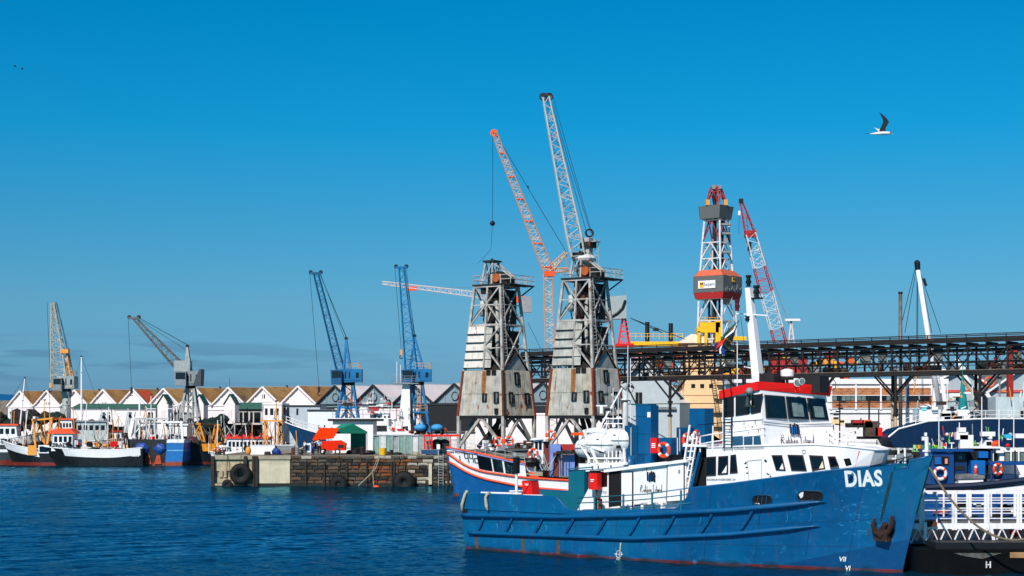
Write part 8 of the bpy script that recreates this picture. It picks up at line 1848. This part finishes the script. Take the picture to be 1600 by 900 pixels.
# ------------------------------------------------------------ white luffing crane, chimney mast, red pole
d=245; t=thing('mobile_crane','white crane with single round boom, black head and stays, rising behind the gantry','crane',(gx(1466,d),d,3.4)); q=lambda x,y,yy=0: Vector(((x-1466)*d/F,yy,(HZ-y)*d/F+EYE-3.4))
mb=MB(); mb.tube(q(1468,640),q(1434,420),.5,.3,n=14); mb.build('boom',cleanwhite,t,smooth=True)
mb=MB(); mb.tube(q(1434,421),q(1433,410),.4,.45,n=12); mb.sphere(tuple(q(1433,411)),.46,10,6); mb.build('boom_head',black,t)
for a_,b_ in(((1434,415),(1470,520)),((1436,418),(1456,520)),((1431,415),(1405,520)),((1432,418),(1414,520)),((1433,420),(1432,590)),((1434,420),(1434,590))): cable(t,[q(*a_),q(*b_)],.045,darksteel,'stay_rope')
mb=MB(); mb.bar(q(1443,435),q(1447,447),.35); mb.build('fall_block',black,t)
for x0,x1 in((1455,1465),(1482,1467)): mb=MB(); mb.bar(q(x0,672),q(x1,565),.55); mb.build('derrick_leg',cleanwhite,t)
mb=MB(); mb.bar(q(1463,612),q(1474,612),.4); mb.box(tuple(q(1474,582)),(1.3,.8,1)); mb.build('cross_head',cleanwhite,t,kind='stuff')
mb=MB(); mb.box(tuple(q(1470,680)),(6,3,3)); mb.build('carriage',cleanwhite,t)
mb=MB(); mb.bar(q(1494,560),q(1514,600),.5); mb.build('jib_arm',cleanwhite,t)
mb=MB(); mb.bar(q(1541,615),q(1574,658),.5); mb.build('outrigger_arm',cleanwhite,t)
t=thing('steel_chimney','slim dark steel pipe stack standing above the gantry, left of the white boom','chimney',at(1407,700,244)); mb=MB(); mb.tube((0,0,0),(0,0,(700-457)*244/F),.28,n=12); mb.build('pipe',mat('chimney_steel',(96,94,90),.4,var=.3,streak=.5),t,smooth=True); mb=MB(); mb.tube((0,0,(700-459)*244/F),(0,0,(700-456)*244/F),.34,n=12); mb.build('rim',darksteel,t)
t=thing('crane_post','red steel post with pivoted head standing beyond the gantry at far right','post',at(1578,690,228)); mb=MB(); k_=228/F
mb.bar((0,0,0),(0,0,(690-540)*k_),.75); mb.build('post',mat('dull_red',(150,36,28),.6,var=.2),t); mb=MB(); mb.prism([(-.5,-.5,(690-628)*k_),(1.3,-.5,(690-622)*k_),(.9,-.5,(690-640)*k_)],(0,1,0)); mb.build('bracket',_m['deep_orange'],t); mb=MB(); mb.bar((0,-.4,(690-632)*k_),(1.2,-.4,(690-676)*k_),.9); mb.build('wrapped_sling',mat('sling_dark',(36,28,36),.9,var=.4),t)
t=thing('lamp_post','slim grey post at the far right below the gantry','post',at(1562,690,235)); mb=MB(); mb.tube((0,0,0),(0,0,(690-555)*235/F),.14,n=8); mb.build('post',greysteel,t); mb=MB(); mb.box((0,0,(690-590)*235/F),(.5,.4,.3)); mb.build('junction_box',darksteel,t)
# yard furniture on the quay right: fence, crane wreck, containers
t=thing('yard_fence','long grey palisade fence on the yard edge under the gantry','fence',(gx(1440,190),190,3.4)); fx0,fx1=gx(1290,190)-gx(1440,190),gx(1610,190)-gx(1440,190)
for z in(.2,1.9): mb=MB(); mb.box2(fx0,fx1,-.04,.04,z,z+.08); mb.build('fence_rail',galv,t)
n=230; proto_me=None
for i in range(n):
    x=fx0+(fx1-fx0)*i/n
    if proto_me is None: mb=MB(); mb.box((0,-.06,1.05),(.045,.03,2.1)); o=mb.build('fence_pale',galv,t); proto_me=o.data; o.location.x=x
    else: o=bpy.data.objects.new('fence_pale',proto_me); COL.objects.link(o); o.parent=t; o.location.x=x
for i in range(9): x=fx0+(fx1-fx0)*i/8; mb=MB(); mb.bar((x,.05,0),(x,.05,2.3),.12); mb.build('fence_post',galv,t)
mb=MB(); mb.box2(fx0,fx1,.3,.5,-3.4,.2); mb.build('kerb_wall',mat('yard_wall_brown',(74,50,42),.9,var=.3),t)
t=thing('rusted_engine','rust-brown machine with red drum and dark tank standing in the yard by the fence','machine',(gx(1352,185),185,3.4)); q=lambda x,y,yy=0: Vector(((x-1352)*185/F,yy,(HZ-y)*185/F+EYE-3.4))
for (x0,x1,y0,y1,m_,nm) in((1350,1370,658,684,mat('machine_brown',(74,58,48),.8,var=.4,rust=.4),'tank'),(1366,1377,668,681,redp,'red_motor'),(1331,1348,656,664,rdw,'drum'),(1346,1360,656,662,_m['deep_orange'],'housing'),(1322,1362,661,668,dkmach,'frame'),(1340,1392,682,686,black,'skid')):
    a=q(x0,y1);b=q(x1,y0); mb=MB(); mb.box2(a.x,b.x,-.6,.6,a.z,b.z); mb.build(nm,m_,t)
for i in range(12): a=q(random.uniform(1322,1380),random.uniform(655,684)); mb=MB(); mb.bar(a,a+Vector((random.uniform(-.8,.8),0,random.uniform(-.5,.8))),.12); mb.build('linkage',random.choice([dkmach,darksteel,rusty]),t)
mb=MB(); mb.tube(q(1358,684),q(1358,622),.1,n=6); mb.build('exhaust',black,t); mb=MB(); mb.tube(q(1373,684),q(1373,640),.07,n=6); mb.build('pole',darksteel,t)
t=thing('loading_boom','cream conveyor boom end with black lattice brackets behind the ferry wheelhouse','boom',(gx(1302,170),170,3.4)); q=lambda x,y,yy=0: Vector(((x-1302)*170/F,yy,(HZ-y)*170/F+EYE-3.4))
a=q(1288,663);b=q(1321,653); mb=MB(); mb.prism([q(1288,661),q(1318,665),q(1321,656),q(1288,651)],(0,1,0)); mb.build('boom_end',mat('cream_boom',(240,206,152),.6),t)
for x,y0,y1 in((1312,690,626),(1302,690,664),(1320,690,666)): mb=MB(); mb.tube(q(x,y0),q(x,y1),.07,n=6); mb.build('bracket',darksteel if x<1315 else cleanwhite,t)
for i in range(8): a=q(1312+random.uniform(-6,6),628+i*5); mb=MB(); mb.box(tuple(a),(.5,.2,.15)); mb.build('fitting',darksteel,t)
t=thing('crane_hook','orange crane hook block hanging in front of the white building','hook',at(1401,642,225)); mb=MB(); mb.sphere((0,0,0),.32,8,6,(.8,.6,1.3)); mb.build('block',orangep,t); mb=MB(); mb.torus((0,0,-.9),.3,.07,(0,1,0),12,5,0,4.6); mb.tube((0,0,-.4),(0,0,-.65),.06); mb.build('hook',darksteel,t,kind='stuff'); cable(t,[(0,0,.3),(-.6,0,6.0)],.03,darksteel,'rope')
t=thing('vent_stack','fat white ventilator column with a flared cap in front of the brown screen','ventilator',(gx(1447,215),215,3.4)); q=lambda x,y,yy=0: Vector(((x-1447)*215/F,yy,(HZ-y)*215/F+EYE-3.4))
mb=MB(); mb.tube(q(1446,690),q(1446,638),.42,n=14); mb.build('column',cleanwhite,t); mb=MB(); mb.tube(q(1446,640),q(1446,636),.5,.85,n=16); mb.tube(q(1446,636),q(1446,632),.85,.6,n=16); mb.build('cap',cleanwhite,t)
t=thing('hung_net','long teal fishing net hung from a spar below the gantry','fishing net',at(1504,628,205)); tn=mat('teal_net',(20,130,130),.9,var=.35,scale=3,bump=.8); mb=MB(); mb.tube((0,0,3.0),(.1,0,-4.4*.6),.14,.85,n=12); mb.build('net',tn,t)
mb=MB(); mb.tube((.0,0,3.0),(0,0,4.8),.04); mb.build('rope',tn,t)
# ------------------------------------------------------------ dark blue hulled ship across the right
db=thing('blue_ship','long dark blue hulled ship with white rail lying across the right of the yard','ship',(gx(1530,180),180,0)); q=lambda x,y,yy=0: Vector(((x-1530)*180/F,yy,(HZ-y)*180/F+EYE)); nvy=mat('navy_hull',(0,34,66),.4,var=.12,streak=.2)
mb=MB(); mb.prism([q(1398,700),q(1700,700),q(1700,655),q(1540,655),q(1450,659),q(1404,671),q(1388,684)],(0,6,0)); mb.build('hull',nvy,db)
mb=MB(); mb.path([q(1388,683,-.05),q(1404,670,-.05),q(1450,658,-.05),q(1540,654,-.05),q(1700,654,-.05)],.1,6); mb.build('gunwale',offw,db)
railing(db,[q(1412,668),q(1450,659),q(1540,655),q(1640,655)],.95,cleanwhite,2,.03,1.3)
text_mesh('PI NT RX',1.0,lambda a,b:q(1446,697)+Vector((a,-.04,b)),lm_,'name_lettering',db,bold=.01,align='LEFT',spacing=1.35)
for (x0,x1,y0,y1,m_) in((1440,1520,640,658,offw),(1560,1640,620,652,mat('pale_grey_upperworks',(186,196,194))),(1470,1500,646,656,galv),(1520,1560,642,655,greysteel)):
    a=q(x0,y1);b=q(x1,y0); mb=MB(); mb.box2(a.x,b.x,1,4,a.z,b.z); mb.build('deckhouse',m_,db)
for i in range(46):
    c=q(random.uniform(1430,1610),random.uniform(612,655),random.uniform(.2,2)); mb=MB(); k_=i%3
    if k_==0: mb.tube(c,c+Vector((random.uniform(-.5,.5),0,random.uniform(.5,2.6))),.06,n=5)
    elif k_==1: mb.box(tuple(c),(random.uniform(.3,1.2),.4,random.uniform(.2,.7)))
    else: mb.bar(c,c+Vector((random.uniform(-1.8,1.8),0,random.uniform(-1.4,1.4))),.1)
    mb.build('deck_gear',random.choice([galv,offw,darksteel,greysteel,netd,offw,mat('cyan_box',(110,200,210),.6),amber]),db)
# ------------------------------------------------------------ marina clutter: small white boat behind the ferry bow
sb=thing('small_boat','small white boat with a thin blue gunwale, seen over the bow of the ferry','boat',(gx(1372,125),125,0),R(3)); q=lambda x,y,yy=0: MW[sb.name].inverted()@(at(x,y,125)+Vector((0,yy,0)))
f_,s__=hullfn(7.4,2.6,4.55,4.5,4.8,.06,.3,.9); mb=MB(); n=16
for side in(-1,1):
    o=len(mb.v)
    for i in range(n+1):
        for j in range(5): mb.v.append(tuple(f_(i/n,3.0+(s__(i/n)-3.0)*j/4,side)))
    for i in range(n):
        for j in range(4): a=o+i*5+j; q_=(a,a+5,a+6,a+1); mb.f.append(q_ if side<0 else q_[::-1])
mb.build('hull',offw,sb,smooth=True)
for side in(-1,1): mb=MB(); mb.path([f_(i/n,s__(i/n),side,.02) for i in range(n+1)],.09,6); mb.build('gunwale',mat('gunwale_blue',(40,110,190),.5),sb)
mb=MB(); mb.box2(-3,3,-1.1,1.1,1.0,3.4); mb.build('cradle',darksteel,sb)
mb=MB(); mb.path([q(1354,722,-1.5),q(1354,706,-1.5),q(1355,698,-1.5),q(1359,697,-1.5)],.14,8); mb.build('vent_pipe',cleanwhite,sb,smooth=True)
text_mesh('C P 22',.3,lambda a,b:f_(.25+a/7.4,4.1+b,-1,.03),_m['deep_orange'],'side_lettering',sb)
mb=MB(); mb.bar(q(1330,738,-1.6),q(1440,712,-1.6),.12); mb.build('boat_boom',darksteel,sb)
# coloured floats in a rack
random.seed(12)
fr_=thing('float_rack','rack of green, yellow and orange fishing floats above the bow of the ferry','float rack',at(1445,722,118)); q=lambda x,y,yy=0: Vector(((x-1445)*118/F,yy,(722-y)*118/F))
mb=MB(); mb.box2(q(1400,0).x,q(1472,0).x,-.2,.2,q(0,712).z,q(0,706).z); mb.build('rack_beam',darksteel,fr_)
mb=MB(); mb.bar((0,0,-6),(0,0,0),.2); mb.build('rack_post',darksteel,fr_)
cols=[mat('float_green',(90,190,70),.5),mat('float_yellow',(236,190,50),.5),mat('float_orange',(244,130,40),.5),mat('float_teal',(30,140,110),.5),redp,mat('float_pale_green',(160,214,120),.5)]
for r_,y in enumerate((698,704,711)):
    for k in range(8):
        c=q(1430+k*6+random.uniform(-1,1),y,random.uniform(-.3,.3)); mb=MB(); mb.tube(c-Vector((0,0,.13)),c+Vector((0,0,.13)),.13,n=8); mb.build('float',random.choice(cols),fr_)
for i in range(12): c=q(random.uniform(1395,1430),random.uniform(700,722)); mb=MB(); mb.box(tuple(c),(random.uniform(.2,.8),.3,random.uniform(.1,.4))); mb.build('gear_box',random.choice([darksteel,galv,offw,black]),fr_)
# ------------------------------------------------------------ blue cabin boat
d=101; bb_=thing('cabin_boat','bright blue cabin boat with white strake moored behind the white gangway','boat',(gx(1560,d),d,0)); q=lambda x,y,yy=0: Vector(((x-1560)*d/F,yy,(HZ-y)*d/F+EYE))
cb=mat('cabin_blue',(0,64,128),.45,var=.12,streak=.15); cbl=mat('cabin_blue_light',(4,96,170),.45,var=.1)
mb=MB(); mb.prism([q(1440,766),q(1520,765),q(1620,752),q(1720,740),q(1720,764),q(1440,771)],(0,4,0)); mb.build('white_strake',offw,bb_)
mb=MB(); mb.prism([q(1442,771,.1),q(1720,764,.1),q(1720,815,.1),q(1442,815,.1)],(0,3.8,0)); mb.build('hull',cb,bb_)
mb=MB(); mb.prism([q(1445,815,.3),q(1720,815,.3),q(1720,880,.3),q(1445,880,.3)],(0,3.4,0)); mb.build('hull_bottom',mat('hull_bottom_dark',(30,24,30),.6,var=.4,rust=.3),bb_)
random.seed(6)
for i in range(22): c=q(random.uniform(1446,1605),random.uniform(784,812),.0); mb=MB(); mb.box(tuple(c),(random.uniform(.2,.9),.08,random.uniform(.06,.25))); mb.build('side_fitting',random.choice([black,offw,rdw,darksteel,greysteel,interior]),bb_)
mb=MB(); mb.path([q(1446,762,-.05),q(1520,759,-.05),q(1560,755,-.05),q(1620,748,-.05),q(1720,738,-.05)],.2,8); mb.build('rubbing_strake',mat('navy_strake',(6,28,56),.6,var=.15),bb_)
mb=MB(); mb.path([q(1446,768,-.02),q(1520,765,-.02),q(1620,755,-.02),q(1720,747,-.02)],.03,5); mb.build('strake_line',darksteel,bb_)
def b2(x0,x1,y0,y1,y_,dep,m_,name,par=None,xt=0):
    a=q(x0,y1);b=q(x1,y0); mb=MB(); mb.hexa([(a.x,y_,a.z),(b.x,y_,a.z),(b.x,y_+dep,a.z),(a.x,y_+dep,a.z),(a.x+xt,y_,b.z),(b.x+xt,y_,b.z),(b.x+xt,y_+dep,b.z),(a.x+xt,y_+dep,b.z)]); return mb.build(name,m_,par or bb_)
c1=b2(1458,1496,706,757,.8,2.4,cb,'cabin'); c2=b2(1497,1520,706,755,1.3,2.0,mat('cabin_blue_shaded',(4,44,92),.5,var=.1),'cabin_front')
w_=b2(1464,1488,713,727,.74,.08,rubseal,'window',c1); b2(1465.5,1475,714.5,725.5,.7,.05,cbl,'pane',w_); b2(1477,1486.5,714.5,725.5,.7,.05,glass,'pane',w_); b2(1481,1485,717,725,.66,.04,mat('curtain_peach',(220,150,120),.8),'curtain',w_)
w_=b2(1499,1519,708,722,1.24,.08,interior,'window',c2); b2(1501,1517,709,720.5,1.2,.05,glass,'pane',w_); b2(1506,1511,713,718,1.17,.03,greysteel,'instrument',w_)
b2(1500,1516,729,735,1.24,.05,darksteel,'nameplate',c2)
b2(1482,1494,704,707,.7,.1,cleanwhite,'number_board',c1); text_mesh('CTA 2163',.12,lambda a,b:q(1488,705.5,.68)+Vector((a,0,b)),ink,'number_lettering',c1)
b2(1460,1525,702.5,706,.6,2.9,cb,'cabin_roof'); b2(1521,1556,706,742,1.6,1.6,interior,'shaded_recess'); b2(1538,1553,706,716,1.2,.5,cbl,'ventilator')
b2(1524,1546,720,742,.9,1.6,cbl,'blue_casing'); b2(1550,1610,722,727,.4,2.6,cb,'awning'); b2(1556,1596,742,750,.5,1.5,mat('awning_cover_navy',(20,50,92),.8,var=.2),'covered_bench')
for x in(1553,1590): mb=MB(); mb.tube(q(x,752,.5),q(x,704,.5),.05,n=6); mb.build('awning_post',cb if x<1560 else darksteel,bb_)
c=b2(1501,1540,748,756,.5,1.2,cleanwhite,'deck_chest'); mb=MB(); cc=[q(1499,749,.4),q(1542,748,.4),q(1541,743,.4),q(1520,741,.4),q(1502,742,.4)]; mb.prism(cc,(0,1.4,0)); mb.build('grey_cover',mat('grey_tarp',(112,112,112),.8,var=.35,scale=4,bump=.8),c)
lifebuoy(at(1469,740,101.5),.34,.1,(0,-1,0),'white lifebuoy with orange bands on the blue cabin boat at the bow',white_base=True)
lifebuoy(at(1559,733,101.2),.3,.09,(.5,-1,0),'orange lifebuoy hanging under the blue awning at the right')
lifebuoy(at(1525,736,101.6),.3,.09,(1,-.35,0),'orange and white lifebuoy seen nearly edge on beside the blue casing')
b2(1560,1660,728,745,3.2,.2,offw,'white_screen')
# white wheelhouse boat behind, upper right
d=112; wv=thing('motor_boat','white motor boat with flat overhanging roof and square black windows, upper right','boat',(gx(1570,d),d,0)); q=lambda x,y,yy=0: Vector(((x-1570)*d/F,yy,(HZ-y)*d/F+EYE)); bbp=bb_
def b3(x0,x1,y0,y1,y_,dep,m_,name,par=None): a=q(x0,y1);b=q(x1,y0); mb=MB(); mb.box2(a.x,b.x,y_,y_+dep,a.z,b.z); return mb.build(name,m_,par or wv)
b3(1500,1700,760,880,0,4,offw,'hull'); h_=b3(1562,1640,700,760,0,3,offw,'cabin')
for x in(1569,1581,1593): w_=b3(x,x+9,706,722,-.05,.06,black,'window',h_); b3(x+1,x+8,707.5,720.5,-.08,.03,random.choice([glass,dg]),'pane',w_)
b3(1518,1560,697.5,700.5,-.4,3.4,cleanwhite,'roof'); b3(1524,1557,701,745,.4,2.8,interior,'open_cabin')
mb=MB(); mb.prism([q(1535,698),q(1554,698),q(1550,688),q(1541,688)],(0,1.2,0)); mb.build('flying_bridge',cleanwhite,wv); b3(1541,1549,690,696,-.04,.05,glass,'flying_bridge_pane')
mb=MB(); mb.sphere(tuple(q(1553,694,-.2)),.22,10,6); mb.build('orange_buoy_ball',orangep,wv); mb=MB(); mb.sphere(tuple(q(1573,696,-.2)),.14,10,6); mb.build('red_buoy_ball',redp,wv)
mb=MB(); mb.prism([q(1571,684),q(1582,686),q(1579,678),q(1567,680)],(0,.5,0)); mb.build('cyan_cover',mat('cyan_cover',(40,170,200),.7),wv)
for (x,y0,y1) in((1534,700,620),(1561,698,640),(1584,700,628),(1499,702,660),(1467,706,640),(1552,745,700)): mb=MB(); mb.tube(q(x,y0),q(x,y1),.035,n=5); mb.build('whip_aerial',cleanwhite,wv)
for (x,y,w,h) in((1502,672,.5,.35),(1502,681,.8,.5),(1543,678,.9,.3),(1597,681,1.0,.3),(1561,703,.5,.4),(1509,690,.9,.9)): mb=MB(); mb.box(tuple(q(x,y)),(w,.5,h)); mb.build('radar_or_lamp',cleanwhite,wv)
mb=MB(); mb.tube(q(1502,672),q(1502,706),.08); mb.build('radar_post',cleanwhite,wv)
for i in range(54):
    c=q(random.uniform(1445,1605),random.uniform(678,702),random.uniform(0,2)); mb=MB(); k_=i%3
    if k_==0: mb.tube(c,c+Vector((random.uniform(-.2,.2),0,random.uniform(.2,.9))),.035,n=5)
    elif k_==1: mb.box(tuple(c),(random.uniform(.1,.6),.2,random.uniform(.08,.3)))
    else: mb.sphere(tuple(c),random.uniform(.06,.16),7,5)
    mb.build('deck_gear',random.choice([galv,offw,offw,darksteel,netg,cols[0],redp,black,greysteel]),wv)
# ------------------------------------------------------------ white gangway bridge on its black pontoon
d=89.0; gw_=thing('gangway','white painted gangway bridge with slatted sides and W-braced underside at right','gangway',(gx(1500,d),d,0),R(1.2)); q=lambda x,y,yy=0: Vector(((x-1500)*d/F,yy,(HZ-y)*d/F+EYE)); gwm=mat('gangway_white',(236,230,230),.5,var=.06,streak=.3,rust=.14)
for yy in(0,1.7):
    for y in(770,): mb=MB(); mb.bar(q(1405,y,yy),q(1690,y,yy),.12,.12); mb.build('top_rail',gwm,gw_)
    for y in((778,786,794,802,810) if yy==0 else (784,800)): mb=MB(); mb.bar(q(1405,y,yy),q(1690,y,yy),.07,.05); mb.build('side_slat',gwm,gw_)
    mb=MB(); mb.bar(q(1405,822,yy),q(1690,822,yy),.1,.3); mb.build('bottom_chord',gwm,gw_)
    for i in range(8 if yy else 12):
        x=1412+i*(38 if yy else 25.5)
        w=.13 if i%2 else .08
        for dx in((0,4.5) if i%2 else (0,)): mb=MB(); mb.bar(q(x+dx,828,yy-.03),q(x+dx,768,yy-.03),w,.08); mb.build('upright',gwm,gw_)
    # W bracing below
    n=12
    for i in range(n):
        x=1412+i*22; mb=MB(); mb.bar(q(x,826,yy),q(x+11,849,yy),.14,.05); mb.build('lower_brace',gwm,gw_); mb=MB(); mb.bar(q(x+11,849,yy),q(x+21,826,yy),.14,.05); mb.build('lower_brace',gwm,gw_)
mb=MB(); mb.box2(q(1405,0).x,q(1690,0).x,.1,1.6,q(0,816).z-.05,q(0,816).z+.05); mb.build('walkway',mat('walkway_grey',(96,92,90),.9,var=.3),gw_)
mb=MB(); mb.box2(q(1405,0).x,q(1690,0).x,.3,1.4,q(0,852).z,q(0,850).z); mb.build('lower_chord',darksteel,gw_)
for x in(1449,1457): mb=MB(); mb.tube(q(x,818,-.3),q(x,818,.0),.17,n=12); mb.build('roller',rusty,gw_)
mb=MB(); mb.sphere(tuple(q(1595,832,.9)),.32,10,7); mb.build('red_float',redp,gw_)
pn=thing('pontoon','black steel pontoon with a white H mark under the gangway at lower right','pontoon',(gx(1530,86.2),86.2,0),R(1.2)); blkp=mat('pontoon_black',(7,8,9),.6,var=.5,scale=1.5,spec=.12)
mb=MB(); d=86.2; x0,x1=gx(1437,d)-gx(1530,d),gx(1760,d)-gx(1530,d); mb.prism([(x0,0,-.6),(x1,0,-.6),(x1,0,1.25),(x0,0,1.25)],(0,9,0)); mb.build('hull',blkp,pn)  # front brought forward, its black also stands in for shaded water
mb=MB(); a=gx(1490,d)-gx(1530,d);b=gx(1565,d)-gx(1530,d); mb.prism([(a,-.06,1.1),(a+.5,-.06,.95),(b-1,-.06,.8),(b,-.06,1.1)],(0,.05,0)); mb.build('scraped_edge',mat('scraped_grey',(84,82,76),.9,var=.5,scale=4,rust=.4),pn)
mb=MB(); a=gx(1578,d)-gx(1530,d); mb.box2(a,a+1.6,-.06,-.01,.85,1.14); mb.build('tan_patch',mat('tan_patch',(160,120,80),.8,var=.3),pn); mb=MB(); mb.box2(a+.8,a+1.7,-.09,-.062,.88,1.12); mb.build('white_patch',offw,pn)
for dx in(0,.2): mb=MB(); mb.box((gx(1541,d)-gx(1530,d)+dx,-.03,.5),(.07,.03,.34)); mb.build('mark_bar',dirtywhite,pn)
mb=MB(); mb.box((gx(1541,d)-gx(1530,d)+.1,-.03,.5),(.14,.03,.06)); mb.build('mark_bar',dirtywhite,pn)
mb=MB(); mb.box2(gx(1398,89.5)-gx(1530,86.2),gx(1500,89.5)-gx(1530,86.2),3.3,6,-.6,1.3); mb.build('gap_shade_box',blkp,pn)  # black box added in place of the shade between bow and pontoon
# black box put in as a dark wall of shaded hulls behind the pontoon
mb=MB(); mb.box2(x0+1,x1,.6,3,1.15,1.6); mb.build('hulls_in_shade',black,pn)
# fallen white struts at the left end of the gangway
for a_,b_ in(((1436,842),(1441,849)),((1441,820),(1441,850)),((1546,822),(1552,850))): mb=MB(); mb.bar(q(*a_,-.3),q(*b_,-.3),.16,.05); mb.build('loose_strut',gwm,gw_)
# ------------------------------------------------------------ seabird
bd_=thing('seabird','white and dark grey seabird flying right with one wing raised, upper right sky','bird',at(1378,209,70)); s7=70/F
bw_=mat('bird_white',(226,224,226),.7,var=.05); bg_=mat('bird_dark',(44,52,56),.7,var=.2)
mb=MB(); K=12; prof=[(-20,0,.15),(-15,0,.9),(-9,.3,2.0),(-3,1.0,3.0),(3,1.2,3.2),(7,1.0,2.6),(10,1.2,2.2),(12.5,1.2,2.0),(14,.8,1.0),(15,.5,.5)]
mb.path([(x*s7,0,z*s7) for x,z,r in prof],1,10,[r*s7 for x,z,r in prof]); mb.build('body',bw_,bd_,smooth=True)
mb=MB(); mb.tube((14.2*s7,0,.6*s7),(18.5*s7,0,-1.2*s7),.5*s7,.1*s7,n=6); mb.build('beak',mat('beak_yellow',(196,170,90),.5),bd_)
mb=MB(); mb.sphere((12.3*s7,0,1.4*s7),2.15*s7,10,6,(1.1,.9,.95)); mb.build('dark_cap',bg_,bd_,smooth=True)
wing=[(-5,1.5),(-4,6),(-1.5,12),(0.5,17),(-1,22),(-4,27),(-7.5,31.5),(-4,29.5),(1.5,26),(6.5,21.5),(9.5,17.5),(7.5,13),(5,8),(5,2)]
for sgn in(-1,):
    mb=MB(); mb.prism([(x*s7,sgn*(z*.35+1)*s7,z*s7) for x,z in wing],(0,.5*s7,0)); mb.build('raised_wing',bg_,bd_)
mb=MB(); mb.prism([(-2*s7,2*s7,2*s7),(5*s7,2*s7,2*s7),(8*s7,9*s7,9*s7),(6*s7,16*s7,7*s7),(-8*s7,16*s7,12*s7),(-4*s7,8*s7,6*s7)],(0,0,.4*s7)); mb.build('far_wing',bw_,bd_)
mb=MB(); mb.prism([(-19*s7,-1.4*s7,.2*s7),(-19*s7,1.4*s7,.2*s7),(-27*s7,.4*s7,.4*s7),(-27*s7,-.4*s7,.4*s7)],(0,0,.3*s7)); mb.build('tail',bg_,bd_)
for px,py,d_ in((24,104,260),(35,108,260),(422,578,300)):
    t=thing('seabird',{24:'tiny dark bird far off at upper left, left of two',35:'tiny dark bird far off at upper left, right of two',422:'tiny pale gull above the brown roofs'}[px],'bird',at(px,py,d_)); m_=bg_ if px<100 else bw_
    mb=MB(); mb.sphere((0,0,0),.09,8,5,(2.2,.8,.8)); mb.build('body',m_,t)
    for s in(-1,1): mb=MB(); mb.prism([(-.08,0,.02),(.1,0,.02),(.1,s*.3,.14),(-.15,s*.5,.05)],(0,0,.02)); mb.build('wing',m_,t)
